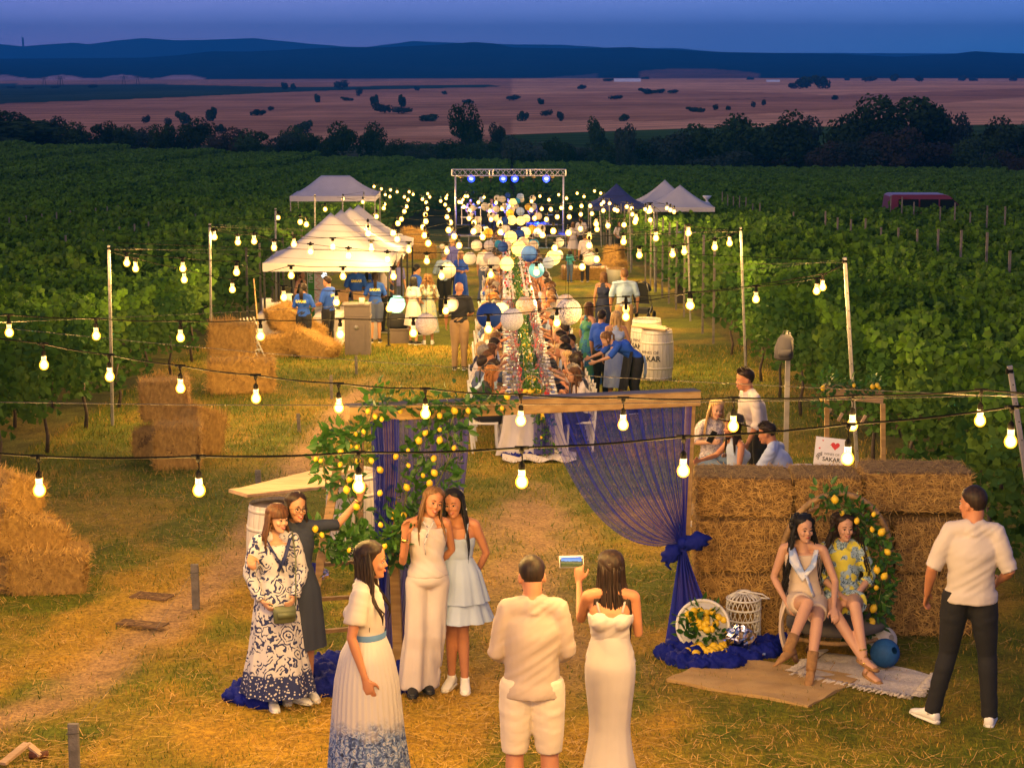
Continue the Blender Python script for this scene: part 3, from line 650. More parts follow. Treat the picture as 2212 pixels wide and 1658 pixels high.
def skull_neck(mb, j, f):
    ne = j['neck']; M, o = headframe(j); ht = o + M @ Vector((0, .022, .055)); r = .048 if f else .058
    mb.tube([ne+Vector((0, .01, -.09)), ne+Vector((0, .006, -.03)), ne.lerp(ht, .4), ht, ht+M @ Vector((0, 0, .05))], [r*1.35, r*1.15, r, r, r*.95], 14)
    # trapezius
    for s in ('R', 'L'): mb.tube([ne+Vector((0, .012, .01)), ne.lerp(j[s+'sh'], .5)+Vector((0, .01, .004)), j[s+'sh']+Vector((0, 0, .0))], [r*.95, r*.9, (.046 if f else .058)], 10)
def body_mesh(j, f, vox=.008, smooth=2, skin=None, hands=True, build=1.0, feet=False):
    mb = MB(); mb.loft(torso_secs(j, f), 20); skull_neck(mb, j, f); head_into(mb, j, f)
    if f: bustballs(mb, j)
    for s, sd_ in (('R', -1), ('L', 1)):
        mb.limb(armpts(j, s), [r*build for r in AR[f]], 12); mb.limb(legpts(j, s), LR[f], 14)
        fa = (j[s+'wr']-j[s+'el']).normalized(); d = Vector(j[s+'hd']) if j[s+'hd'] is not None else fa
        pn = Vector(j[s+'pn']) if j[s+'pn'] is not None else Vector((-sd_, -.2, 0))
        if hands: hand(mb, j[s+'wr']+fa*.015, d, pn, sd_*-1, j[s+'curl'])
        else: mb.limb([j[s+'wr'], j[s+'wr']+d*.08, j[s+'wr']+d*.13], [.026, .034, .022], 8)
        if feet: mb.limb([j[s+'an'], j[s+'an']+Vector(j[s+'ft']).normalized()*.13-Vector((0, 0, .04))], [.036, .03], 8)
    return remesh(mb, vox, smooth, skin or SK)
def face(root, j, f, smile=True, brow=M_brow, glasses=False, lip=M_lip):
    mb = MB(); M, o = headframe(j); q = .97 if f else 1.03; base = o + M @ Vector((0, -.005, 0)); H = HH*q
    def pt(x, y, t): return base + M @ Vector((x*q, y*q, t*H))
    for s in (-1, 1):
        e = MB(); e.ball(pt(s*.029, -.0835, .475), (.0140, .0070, .0060), 10, 7, M); e.cm = 1; e.ball(pt(s*.029, -.0895, .475), (.0066, .003, .0058), 8, 6, M); e.tube([pt(s*.014, -.0895, .485), pt(s*.029, -.0925, .507), pt(s*.045, -.086, .490)], [.0012, .0022, .0012], 5)
        e.build('eye', [M_eye, M_iris], root)
        b = MB(); b.tube([pt(s*.013, -.094, .575), pt(s*.030, -.0935, .598), pt(s*.049, -.083, .575)], [.0028, .0032, .0015], 5); b.build('eyebrow', brow, root)
    m = MB(); lift = .014 if smile else 0
    if smile:
        m.cm = 1; m.tube([pt(-.020, -.0925, .225+lift*1.0), pt(0, -.099, .215), pt(.020, -.0925, .225+lift*1.0)], [.002, .0052, .002], 6, flat=.8); m.cm = 0
        m.tube([pt(-.027, -.0885, .235+lift*1.6), pt(-.013, -.097, .236), pt(0, -.100, .240), pt(.013, -.097, .236), pt(.027, -.0885, .235+lift*1.6)], [.0015, .003, .0032, .003, .0015], 6)
        m.tube([pt(-.025, -.0885, .228+lift), pt(-.012, -.097, .190), pt(0, -.0995, .180), pt(.012, -.097, .190), pt(.025, -.0885, .228+lift)], [.0015, .0038, .0045, .0038, .0015], 6)
    else:
        m.tube([pt(-.021, -.090, .225), pt(-.008, -.098, .238), pt(.008, -.098, .238), pt(.021, -.090, .225)], [.0015, .0038, .0038, .0015], 6); m.tube([pt(-.020, -.090, .222), pt(0, -.099, .208), pt(.020, -.090, .222)], [.0015, .0048, .0015], 6)
    m.build('mouth', [lip, M_teeth], root)
    if glasses:
        g = MB()
        for s in (-1, 1):
            c = pt(s*.031, -.101, .475); pts = [c + M @ Vector((.024*math.cos(a), 0, .019*math.sin(a))) for a in np.linspace(0, 6.283, 17)]; g.tube(pts, .0022, 5)
            g.tube([pt(s*.054, -.098, .49), pt(s*.078, -.04, .49), pt(s*.078, .02, .47)], .0018, 4)
        g.tube([pt(-.007, -.104, .48), pt(.007, -.104, .48)], .0018, 4); g.build('eyeglasses', M_blackmetal, root)
def hair(root, j, f, m, style='long', L=.40, n=110, part=0, wave=.0, seed=1, vol=1.0, front=.0, side=0, fringe=False):
    rs = random.Random(seed); mb = MB(); M, o = headframe(j); q = .97 if f else 1.03; base = o + M @ Vector((0, -.005, 0)); H = HH*q
    def pt(x, y, t): return base + M @ Vector((x*q, y*q, t*H))
    th = {'short': .010, 'buzz': .004}.get(style, .017)*vol
    # cap: covers crown, back and sides; a = 0 front, pi back
    lowt = {'short': .30, 'buzz': .34}.get(style, .12)
    def edge(t): # half-angle of the open face at height t
        if style in ('short', 'buzz'):
            return R(128) if t < .44 else (R(lerp(112, 66, (t-.44)/.26)) if t < .70 else max(0, R(lerp(66, 0, (t-.70)/.13))))
        return R(76) if t < .52 else (R(lerp(76, 58, (t-.52)/.2)) if t < .72 else max(0, R(lerp(58, 8, (t-.72)/.14))))
    if fringe:
        e0 = edge; edge = lambda t: e0(t) if t < .55 else 0
    NA, NT = 30, 16
    vs = []
    for k in range(NT+1):
        t = lerp(lowt, 1.0, k/NT); w, a, b = hsec(min(t, .999)); e = edge(t); cy = (a+b)/2
        for i in range(NA+1):
            an = lerp(e, 2*math.pi-e, i/NA); nx, ny = math.sin(an), -math.cos(an); thk = th*(1+.25*math.sin(an*9+k*1.1+seed)*(style == 'long') + rs.uniform(-.15, .15))
            edgef = min(1, 4*min(i, NA-i)/NA+.25)
            vs.append(pt((w+thk*edgef)*nx, cy+((b-a)/2+thk*edgef)*ny, t + (.035*vol if k == NT else (.03*vol*max(0, (t-.7)/.3)))))
    fs = [(k*(NA+1)+i, k*(NA+1)+i+1, (k+1)*(NA+1)+i+1, (k+1)*(NA+1)+i) for k in range(NT) for i in range(NA)]
    top = pt(0, .01, 1.045 if vol >= 1 else 1.02); vs.append(top); ti = len(vs)-1
    fs += [(NT*(NA+1)+i, NT*(NA+1)+i+1, ti) for i in range(NA)]
    mb.add(vs, fs)
    if style in ('long', 'bob', 'curly'):
        for i in range(n):
            an = lerp(R(80), R(280), rs.random()) if not front else lerp(R(74), R(286), rs.random())
            t = rs.uniform(.25, .92); w, a, b = hsec(t); nx, ny = math.sin(an), -math.cos(an); p = pt((w+th*.7)*nx, (a+b)/2+((b-a)/2+th*.7)*ny, t)
            outd = M @ Vector((nx, ny*.8, 0)); pts = [p]; Ls = L*rs.uniform(.72, 1.05)*(1 if style != 'bob' else .9); N = 8; ph = rs.random()*6.3; wv = wave*rs.uniform(.6, 1.4)
            tot = t*H+Ls-.11
            w2, a2, b2 = hsec(.3); q2 = pt((w2*1.18+th)*nx*(1.05+1.3*(vol-1)), (a2+b2)/2+((b2-a2)/2+th*1.2)*ny*(1.05), .1)
            for s_ in range(1, N+1):
                u = s_/N; hgt = p.z-tot*u
                if u < .35: c = p.lerp(q2, u/.35); c.z = hgt
                else:
                    c = q2.copy(); c.z = hgt; dr = outd*(.028*vol+.012*math.sin(u*3))*min(1, (u-.35)*2)
                    c += dr
                    c.y = max(c.y, (j['neck'].y+.035) if abs(c.x-j['neck'].x) < .19 and hgt < j['neck'].z-.03 and ny > 0 else c.y-9) if ny > -.1 else c.y
                    if ny <= -.1 and hgt < j['neck'].z: c.y = min(c.y, j['chest'].y-.115*min(1, (j['neck'].z-hgt)*6))
                c += Vector((math.sin(ph+u*14), math.cos(ph*1.7+u*13), 0))*wv*u
                if side: c.x += side*.05*u*u
                pts.append(c)
            r0 = rs.uniform(.008, .014)*(.62 if n > 140 else 1); mb.tube(pts, [r0*.8]+[r0]*(N-3)+[r0*.8, r0*.55, r0*.15], 4, flat=.55)
        if style == 'curly' or wave > .02:
            for i in range(n//2):
                an = lerp(R(95), R(265), rs.random()); t = rs.uniform(.2, 1.0); w, a, b = hsec(min(t, .99)); p = pt((w+.02*vol)*math.sin(an), (a+b)/2-((b-a)/2+.02*vol)*math.cos(an), t); mb.ball(p, rs.uniform(.012, .022)*vol, 6, 4)
    if style in ('short',):
        for i in range(150):
            an = lerp(R(70), R(290), rs.random()) if rs.random() < .3 else rs.uniform(0, 6.28); t = rs.uniform(.80, 1.0); w, a, b = hsec(min(t, .99)); p = pt(w*math.sin(an)*.95, (a+b)/2-(b-a)/2*math.cos(an)*.95, t)
            d = M @ Vector((rs.uniform(-.01, .02), -.014, .02*vol+.006)); mb.tube([p, p+d*.7, p+d+M @ Vector((.006, -.006, -.002))], [.006, .005, .001], 4)
    if style in ('bun', 'pony'):
        c = pt(0, .115, .62)
        mb.ball(c, .038, 10, 7)
        if style == 'pony':
            for i in range(26):
                a = rs.uniform(-.6, .6); mb.tube([c, c+Vector((a*.05, .05, -.02)), c+Vector((a*.07, .06, -.14)), c+Vector((a*.06, .045, -L*.9))], [.012, .013, .011, .002], 4)
    o_ = mb.build('hair', m, root); return o_
def sneakers(root, j, m_up, m_sole, s_list=('R', 'L'), long_=1.0, high=0):
    for s in s_list:
        a = j[s+'an']; d = Vector(j[s+'ft']).normalized(); x = d.cross(Vector((0, 0, 1))).normalized(); u = x.cross(d).normalized(); g = a-u*.085
        def p(f_, h): return g + d*f_*long_ + u*h
        mb = MB(); mb.loft([(p(-.055, .045), x*.026, u*.030), (p(-.045, .050), x*.034, u*.042), (p(0, .060), x*.038, u*.050), (p(.06, .050), x*.040, u*.040), (p(.12, .036), x*.044, u*.028), (p(.17, .030), x*.038, u*.020), (p(.20, .026), x*.020, u*.012)], 14)
        mb.tube([p(.0, .06), p(.0, .105+high)], [.040, .036], 12)
        mb.cm = 1; mb.loft([(p(-.064, .012), x*.020, u*.014), (p(-.05, .013), x*.036, u*.015), (p(.06, .013), x*.042, u*.015), (p(.13, .013), x*.047, u*.015), (p(.19, .014), x*.036, u*.013), (p(.212, .015), x*.014, u*.009)], 12)
        mb.cm = 0
        for q in (.045, .07, .095): mb.tube([p(q, .088-q*.42)-x*.026, p(q+.006, .096-q*.42), p(q, .088-q*.42)+x*.026], .004, 4)
        mb.build('shoe', [m_up, m_sole], root)
def sleeve_pts(j, s, frac):
    pts = armpts(j, s); n = max(2, int(round(frac*6))+1); return pts[:n]
def shirt(root, j, f, m, t0=.0, sleeve=.5, inf=.014, loose=1.0, vox=.012, name='shirt', hem=None, collar=True, sl=1.15, bust=True, t1=1.03, smooth=2, straight=0):
    mb = MB(); secs = torso_secs(j, f, inf, t0, t1, waist=loose, hipw=1+(loose-1)*.8, n=14, straight=straight); mb.loft(secs, 24)
    if f and bust: bustballs(mb, j, .058, inf*.6)
    for s in ('R', 'L'):
        if not sleeve: continue
        pts = sleeve_pts(j, s, sleeve); rr = [r*(1+(sl-1)*min(1, .25+.35*i))+inf*.6 for i, r in enumerate(AR[f])][:len(pts)]
        rr[-1] *= 1.05; mb.tube(pts, rr, 14); mb.ball(pts[0], rr[0]*.99, 12, 8)
        rk = .048 if f else .058; mb.tube([j['neck']+Vector((0, .012, .008)), j['neck'].lerp(j[s+'sh'], .5)+Vector((0, .01, .004)), j[s+'sh']], [rk*.95+.010, rk*.9+.011, rr[0]*.97], 12)
    if collar:
        ne = j['neck']; r = .058 if f else .068; mb.tube([ne+Vector((0, .012, -.05)), ne+Vector((0, .010, .0)), ne+Vector((0, .008, .030))], [r*1.25, r*1.12, r*1.05], 16)
    me = remesh(mb, vox, smooth, m, name); o = bpy.data.objects.new(name, me); link(o, root)
    # creases in the cloth: small ripples pushed along the normals
    n_ = len(me.vertices); co = np.empty(n_*3, dtype=np.float32); me.vertices.foreach_get('co', co); co = co.reshape(-1, 3); no = np.empty(n_*3, dtype=np.float32)
    me.vertices.foreach_get('normal', no); no = no.reshape(-1, 3)
    q_ = fbm(co[:, 0]*4+co[:, 1]*4+9, co[:, 2]*17+co[:, 0]*11, 2); r = -np.abs(q_-.5)*.035+.006 + (fbm(co[:, 0]*11+co[:, 1]*9+co[:, 2]*7, co[:, 2]*4+3, 2)-.5)*.012
    co = co + no*r[:, None]; me.vertices.foreach_set('co', co.astype(np.float32).ravel()); me.update()
    return o
def trousers(root, j, f, m, frac=1.0, inf=.014, flare=0, vox=.012, name='trousers', t1=.35):
    mb = MB(); mb.loft(torso_secs(j, f, inf, -.12, t1, n=6), 24)
    for s in ('R', 'L'):
        pts = legpts(j, s); n = {1.0: 7, .55: 4}.get(frac, int(frac*6)+1); pts = pts[:n]; rr = [r+inf for r in LR[f]][:n]
        if frac == 1.0 and not flare: rr = [r+inf*.6 for r in rr]; rr[-1] = .058; rr[-2] = .062; rr[-3] = .068; pts[-1] = pts[-1]+Vector((0, 0, -.02))
        if flare:
            for i in range(len(rr)): rr[i] = max(rr[i], lerp(.085, flare, i/(len(rr)-1)))
            pts[-1] = pts[-1]+Vector((0, 0, -.05))
        if frac < 1: rr = [r+.018 for r in rr]
        mb.tube([pts[0]+Vector((0, 0, .05))]+pts, [rr[0]*.9]+rr, 16)
    me = remesh(mb, vox, 2, m, name); o = bpy.data.objects.new(name, me); link(o, root)
    n_ = len(me.vertices); co = np.empty(n_*3, dtype=np.float32); me.vertices.foreach_get('co', co); co = co.reshape(-1, 3); no = np.empty(n_*3, dtype=np.float32); me.vertices.foreach_get('normal', no); no = no.reshape(-1, 3)
    if flare: r = np.sin(np.arctan2(co[:, 1], np.abs(co[:, 0])-.1)*7+co[:, 2]*3)*.010*np.clip((.8-co[:, 2])/.5, 0, 1)
    else: r = (fbm(co[:, 0]*8+5, co[:, 2]*24+co[:, 1]*8, 3)-.5)*.010
    co = co+no*r[:, None]; me.vertices.foreach_set('co', co.astype(np.float32).ravel()); me.update(); return o
def skirt(root, secs, m, folds=9, amp=.05, seed=0, name='skirt', n=88, sub=5, close=False):
    """secs: (x, y, z, rx, ry)"""
    out = []
    for a, b in zip(secs, secs[1:]):
        for k in range(sub): q = k/sub; out.append([lerp(a[i], b[i], q) for i in range(5)])
    out.append(list(secs[-1])); mb = MB()
    for _ in range(4): out = [out[0]]+[[out[i][0], out[i][1], out[i][2]]+[(out[i-1][c]+2*out[i][c]+out[i+1][c])/4 for c in (3, 4)] for i in range(1, len(out)-1)]+[out[-1]]
    def fold(t, an): return amp*t**.8*(math.sin(an*folds+seed+math.sin(an*2)*1.2)+.45*math.sin(an*(folds*2+3)+seed*2+t*1.5))
    mb.loft([((s[0], s[1], s[2]), (s[3], 0, 0), (0, s[4], 0)) for s in out], n, close, fold)
    return mb.build(name, m, root)
def person(label, pos, rz, H=1.70, group=None):
    return thing('person', label, 'person', tuple(pos), R(rz), group, H/1.70)
def PH(px, py, H):
    """feet position of a standing person whose head top shows at this pixel"""
    r = ray(px, py); t = (H-CH)/(r.z+SL*r.y); p = Vector((r.x*t, r.y*t, CH+r.z*t)); p.z = gz(p.x, p.y); return p
def addbody(root, j, f, **k):
    o = bpy.data.objects.new('body', body_mesh(j, f, **k)); link(o, root); return o
# fabrics
F_linen = fab('linen_beige', (.43, .34, .29)); F_linen2 = fab('linen_white', (.50, .45, .43)); F_white = fab('white_fabric', (.50, .45, .46)); F_jumps = fab('offwhite_fabric', (.52, .46, .46), bscale=8)
F_lb = fab('pale_blue_fabric', (.34, .42, .60)); F_black = fab('black_denim', (.006, .006, .009), bscale=40); F_khaki = fab('khaki_cotton', (.36, .23, .11)); F_navy = fab('navy_fabric', (.014, .02, .06)); F_denim = fab('blue_denim', (.09, .14, .24)); F_blackc = fab('black_cotton', (.012, .012, .016))
F_royal = fab('royal_blue_cotton', (.012, .075, .50)); F_bluegrey = fab('slate_blue_cotton', (.06, .08, .17)); F_lblue = fab('light_blue_cotton', (.30, .42, .60)); F_cream = fab('cream_satin', (.70, .62, .52), rough=.45); F_purple = fab('purple_blue_cotton', (.12, .12, .42)); F_stripeblue = fab('striped_blue_white', (.40, .48, .68))
def printmat(name, ground, ink, scale=9, thr=.5, band=None, ink2=None):
    if name in _mc: return _mc[name]
    m = bpy.data.materials.new(name); m.use_nodes = True; t = m.node_tree; b = t.nodes['Principled BSDF']; N = t.nodes.new; L = t.links.new
    c = N('ShaderNodeTexCoord'); nz = N('ShaderNodeTexNoise'); nz.inputs['Scale'].default_value = scale*1.3; nz.inputs['Detail'].default_value = 2; L(c.outputs['Object'], nz.inputs['Vector'])
    vm = N('ShaderNodeVectorMath'); vm.operation = 'MULTIPLY_ADD'; vm.inputs[1].default_value = (.12, .12, .12); L(nz.outputs['Color'], vm.inputs[0]); L(c.outputs['Object'], vm.inputs[2])
    vo = N('ShaderNodeTexVoronoi'); vo.inputs['Scale'].default_value = scale; L(vm.outputs[0], vo.inputs['Vector'])
    wv = N('ShaderNodeMath'); wv.operation = 'MULTIPLY'; wv.inputs[1].default_value = 22; L(vo.outputs['Distance'], wv.inputs[0]); sn = N('ShaderNodeMath'); sn.operation = 'SINE'; L(wv.outputs[0], sn.inputs[0])
    rp = ramp(sn.outputs[0], [(thr, ground), (thr+.06, ink)], t); rp.color_ramp.interpolation = 'LINEAR'
    n2 = N('ShaderNodeTexNoise'); n2.inputs['Scale'].default_value = scale*1.1; L(c.outputs['Object'], n2.inputs['Vector']); r2 = ramp(n2.outputs[0], [(.43, (0, 0, 0)), (.46, (1, 1, 1))], t)
    mx_ = N('ShaderNodeMix'); mx_.data_type = 'RGBA'; L(r2.outputs[0], mx_.inputs[0]); mx_.inputs[6].default_value = (*ground, 1); L(rp.outputs[0], mx_.inputs[7]); out = mx_.outputs[2]
    if ink2:
        n3 = N('ShaderNodeTexNoise'); n3.inputs['Scale'].default_value = scale*.8; n3.inputs['W' if False else 'Detail'].default_value = 1; mp_ = N('ShaderNodeMapping'); mp_.inputs['Location'].default_value = (5, 3, 1); L(c.outputs['Object'], mp_.inputs[0]); L(mp_.outputs[0], n3.inputs['Vector'])
        r3 = ramp(n3.outputs[0], [(.50, (0, 0, 0)), (.54, (1, 1, 1))], t); m3 = N('ShaderNodeMix'); m3.data_type = 'RGBA'; L(r3.outputs[0], m3.inputs[0]); L(out, m3.inputs[6]); m3.inputs[7].default_value = (*ink2, 1); out = m3.outputs[2]
    if band:   # denser dark border between two heights
        sx_ = N('ShaderNodeSeparateXYZ'); L(c.outputs['Object'], sx_.inputs[0]); rb_ = ramp(sx_.outputs['Z'], band, t)
        n4 = N('ShaderNodeTexVoronoi'); n4.inputs['Scale'].default_value = scale*4.5; L(c.outputs['Object'], n4.inputs['Vector']); r4 = ramp(n4.outputs['Distance'], [(.28, ground), (.36, ink)], t)
        m4 = N('ShaderNodeMix'); m4.data_type = 'RGBA'; L(rb_.outputs[0], m4.inputs[0]); L(out, m4.inputs[6]); L(r4.outputs[0], m4.inputs[7]); out = m4.outputs[2]
    L(out, b.inputs['Base Color']); b.inputs['Roughness'].default_value = .8
    bp = N('ShaderNodeBump'); bp.inputs['Strength'].default_value = .3; L(nz.outputs[0], bp.inputs['Height']); L(bp.outputs[0], b.inputs['Normal'])
    _mc[name] = m; return m
NAVYINK = (.012, .02, .10)
F_floral = printmat('navy_floral_print', (.50, .48, .52), NAVYINK, 9, .30, band=[(.10, (1, 1, 1)), (.30, (1, 1, 1)), (.31, (0, 0, 0)), (.9, (0, 0, 0))])
F_floralw = printmat('small_grey_print', (.70, .62, .58), (.10, .08, .12), 24, .45)
F_lemonp = printmat('lemon_print', (.30, .42, .50), (.04, .09, .12), 16, .35, ink2=(.62, .55, .06))
F_teal = printmat('teal_print', (.02, .16, .28), (.015, .05, .22), 8, .4, ink2=(.05, .22, .12))
F_floraly = printmat('blue_yellow_print', (.16, .24, .34), (.45, .38, .06), 14, .4)
def hemmat():
    m = bpy.data.materials.new('pleated_skirt_print'); m.use_nodes = True; t = m.node_tree; b = t.nodes['Principled BSDF']; N = t.nodes.new; L = t.links.new
    c = N('ShaderNodeTexCoord'); s = N('ShaderNodeSeparateXYZ'); L(c.outputs['Object'], s.inputs[0]); nz = N('ShaderNodeTexNoise'); nz.inputs['Scale'].default_value = 13; nz.inputs['Detail'].default_value = 4; L(c.outputs['Object'], nz.inputs['Vector'])
    ad = N('ShaderNodeMath'); ad.operation = 'MULTIPLY_ADD'; ad.inputs[1].default_value = .28; L(nz.outputs[0], ad.inputs[0]); L(s.outputs['Z'], ad.inputs[2])
    edge = ramp(ad.outputs[0], [(.60, (1, 1, 1)), (.74, (0, 0, 0))], t)
    vo = N('ShaderNodeTexVoronoi'); vo.inputs['Scale'].default_value = 12; L(nz.outputs['Color'], vo.inputs['Vector']); n2 = N('ShaderNodeTexNoise'); n2.inputs['Scale'].default_value = 20; n2.inputs['Distortion'].default_value = 2.5; L(c.outputs['Object'], n2.inputs['Vector'])
    pr = ramp(n2.outputs[0], [(.30, (.010, .015, .05)), (.45, (.06, .10, .26)), (.55, (.20, .28, .48)), (.62, (.50, .50, .55)), (.70, (.03, .05, .14))], t)
    mx_ = N('ShaderNodeMix'); mx_.data_type = 'RGBA'; L(edge.outputs[0], mx_.inputs[0]); mx_.inputs[6].default_value = (.52, .47, .46, 1); L(pr.outputs[0], mx_.inputs[7]); L(mx_.outputs[2], b.inputs['Base Color']); b.inputs['Roughness'].default_value = .6; return m
F_hem = hemmat()
M_soleW = mat('white_rubber', (.7, .68, .64), rough=.6, var=.05); M_shoeW = mat('white_leather', (.74, .72, .70), rough=.5, var=.05); M_suede = mat('tan_suede', (.30, .16, .06), rough=.9, var=.2, scale=20); M_heel = mat('brown_heel', (.10, .05, .025), rough=.6, var=.1); M_gold = mat('gold', (.8, .55, .15), rough=.25, metal=1, var=0)

# ---------- the ten people in front ----------
def P1():   # navy and white maxi dress
    j = J_(Rel=(-.225, .02, 1.12), Rwr=(-.16, -.10, .93), Lel=(.215, .0, 1.12), Lwr=(.10, -.17, .94), Lhd=(-.6, -.75, -.2), Rhd=(.5, -.6, -.6), hrot=(2, 4, 22), Ran=(-.08, -.06, .085), Lan=(.13, .02, .085), Lft=(.55, -1, 0), Rft=(-.1, -1, 0), Rcurl=.5)
    t = person('woman in a long white dress with navy floral print, olive bag across her body', G(602, 1520), 24, 1.63)
    addbody(t, j, 1, skin=SKL); face(t, j, 1); hair(t, j, 1, HM, 'bob', .30, 100, seed=2, fringe=True, vol=1.1)
    o = shirt(t, j, 1, F_floral, t0=.3, sleeve=.98, inf=.014, sl=1.5, collar=False, name='dress_top', t1=.98)
    skirt(t, [(0, .0, 1.10, .130, .105), (0, .005, .98, .170, .135), (0, .0, .78, .195, .17), (0, .0, .50, .23, .21), (0, .0, .30, .27, .25), (0, 0, .12, .305, .29)], F_floral, 9, .055, 1, 'skirt')
    m = mat('navy_trim', NAVYINK, var=.1); b = MB(); b.lathe([(.392, .115), (.398, .10), (.392, .085)], n=60); b2 = MB(); b2.tube([(-.10, -.075, 1.42), (-.02, -.125, 1.26), (.03, -.115, 1.15)], [.016, .018, .016], 6, flat=.3); b2.build('neckline_trim', m, t)
    b2 = MB(); b2.tube([(.10, -.075, 1.42), (.04, -.125, 1.28), (-.02, -.115, 1.16)], [.016, .018, .016], 6, flat=.3); b2.build('neckline_trim', m, t)
    sneakers(t, j, M_shoeW, M_soleW)
    bag = MB(); ol = mat('olive_leather', (.10, .115, .055), rough=.5, var=.1); bag.loft([((-.01, -.235, .76), (.085, 0, 0), (0, .030, 0)), ((-.01, -.24, .77), (.095, 0, 0), (0, .040, 0)), ((-.01, -.24, .86), (.098, 0, 0), (0, .042, 0)), ((-.01, -.235, .895), (.090, 0, 0), (0, .032, 0))], 4 if False else 18)
    bag.box((-.01, -.285, .83), (.14, .012, .05)); B = thing('crossbody_bag', 'small olive green crossbody bag hanging at the front of the floral maxi dress', 'bag', t.matrix_basis @ Vector((0, 0, 0)), t.rotation_euler.z, None, t.scale[0])
    bag.build('pouch', ol, B); s = MB(); s.tube([(.085, -.235, .89), (.10, -.20, 1.05), (.12, -.15, 1.25), (.135, -.03, 1.45), (.12, .09, 1.38), (.0, .16, 1.1), (-.09, .12, .95), (-.12, -.05, .92), (-.10, -.20, .90)], .006, 5); s.build('strap', ol, B)
P1()
def P2():   # dark haired woman with glasses, arm up on the ladder
    j = J_(Rel=(-.30, .10, 1.17), Rwr=(-.38, -.12, 1.24), Rhd=(-.1, -.9, -.4), Rpn=(0, -.3, -1), Lsh=(.165, .01, 1.41), Lel=(.36, .05, 1.40), Lwr=(.52, .0, 1.60), Lhd=(.2, -.15, 1), Lpn=(.4, -1, 0), Lcurl=.3, Rcurl=.5, hrot=(0, 3, 14))
    t = person('woman with long dark hair and glasses resting a raised hand on the wooden ladder', PH(636, 1062, 1.70), 18, 1.70)
    addbody(t, j, 1, skin=SK); face(t, j, 1, glasses=True); hair(t, j, 1, HB, 'long', .42, 120, seed=4)
    fm = fab('slate_shirt', (.022, .028, .055)); shirt(t, j, 1, fm, t0=.2, sleeve=.5, inf=.012); skirt(t, [(0, 0, 1.08, .14, .11), (0, 0, .9, .20, .16), (0, 0, .45, .24, .2)], fm, 7, .03)
    bt = MB()
    for z in (1.33, 1.26, 1.19, 1.12): bt.ball((0, -.118, z), .006, 6, 4)
    bt.build('buttons', M_soleW, t); sneakers(t, j, M_shoeW, M_soleW); w = MB(); w.tube([Vector((.50, .0, 1.585)), Vector((.515, .0, 1.60))], [.032, .032], 12); w.build('wristwatch', M_gold, t)
P2()
def P3():   # woman in profile, facing picture right
    j = J_(Rel=(-.20, .06, 1.13), Rwr=(-.20, -.02, .88), Lel=(.21, .05, 1.12), Lwr=(.20, -.02, .86), hrot=(4, 0, 4), Rpn=(.9, 0, 0), chest=(0, .0, 1.26))
    t = person('woman in profile in a cream top and pleated white skirt with blue painted hem', PH(792, 1168, 1.80), 82, 1.80)
    addbody(t, j, 1, skin=SKD); face(t, j, 1, smile=False); hair(t, j, 1, HB, 'long', .46, 120, seed=6, wave=.012)
    shirt(t, j, 1, fab('cream_puff_top', (.52, .46, .43)), t0=.35, sleeve=.36, inf=.014, sl=1.7, collar=False, t1=1.02, name='top')
    skirt(t, [(0, .0, 1.10, .136, .108), (0, .01, .98, .186, .165), (0, .01, .80, .205, .205), (0, .01, .45, .225, .235), (0, .0, .14, .26, .27)], F_hem, 34, .022, 3, 'pleated_skirt', n=170)
    b = MB(); b.lathe([(.142, 1.085), (.146, 1.10), (.142, 1.125)], n=30); o = b.build('belt', fab('blue_belt', (.10, .22, .48)), t); o.scale = (1, .80, 1)
    c = MB()
    for i in range(5): c.ball((.03-.012*i, .1, 1.66-.012*i), .007, 6, 4)
    c.build('hair_clip', M_blackmetal, t); sneakers(t, j, M_suede, M_heel); e = MB(); e.ball((-.079, .0, 1.545), .007, 6, 5); e.build('earring', M_gold, t)
P3()
def P4():   # white jumpsuit
    j = J_(Rel=(-.19, -.06, 1.15), Rwr=(-.135, -.16, 1.35), Rhd=(0, -.05, 1), Rpn=(.3, -1, 0), Lel=(.21, .09, 1.16), Lwr=(.10, .18, 1.0), head=(.015, -.012, 1.47), hrot=(0, 16, 12), neck=(.01, .015, 1.435), Ran=(-.13, -.03, .12), Lan=(-.02, .05, .12), Rkn=(-.09, -.03, .5), Lkn=(.045, 0, .5))
    j['Rel'] = Vector((-.21, -.10, 1.12)); j['Rwr'] = Vector((-.20, -.20, 1.34))
    t = person('smiling woman in a sleeveless white jumpsuit with wide legs, hand on the lemon garland', PH(922, 1050, 1.72), 10, 1.72)
    addbody(t, j, 1, skin=SKD); face(t, j, 1, brow=M_brow); hair(t, j, 1, HLB, 'long', .36, 110, seed=8, vol=.95)
    shirt(t, j, 1, F_jumps, t0=.1, sleeve=.0, inf=.012, name='jumpsuit_top', t1=1.0); trousers(t, j, 1, F_jumps, flare=.112, name='wide_trousers', t1=.40, inf=.006)
    b = MB(); b.tube([(-.04, -.10, 1.44), (0, -.125, 1.38), (.04, -.10, 1.44)], [.012, .018, .012], 6, flat=.4); b.tube([(0, -.125, 1.39), (-.04, -.135, 1.27), (-.03, -.13, 1.18)], [.014, .012, .014], 6, flat=.3)
    b.build('neck_scarf', F_floral, t); w = MB(); w.tube([(-.20, -.185, 1.31), (-.20, -.19, 1.33)], [.029, .029], 12); w.build('wristwatch', M_gold, t); sneakers(t, j, M_blackmetal, M_blackmetal)
P4()
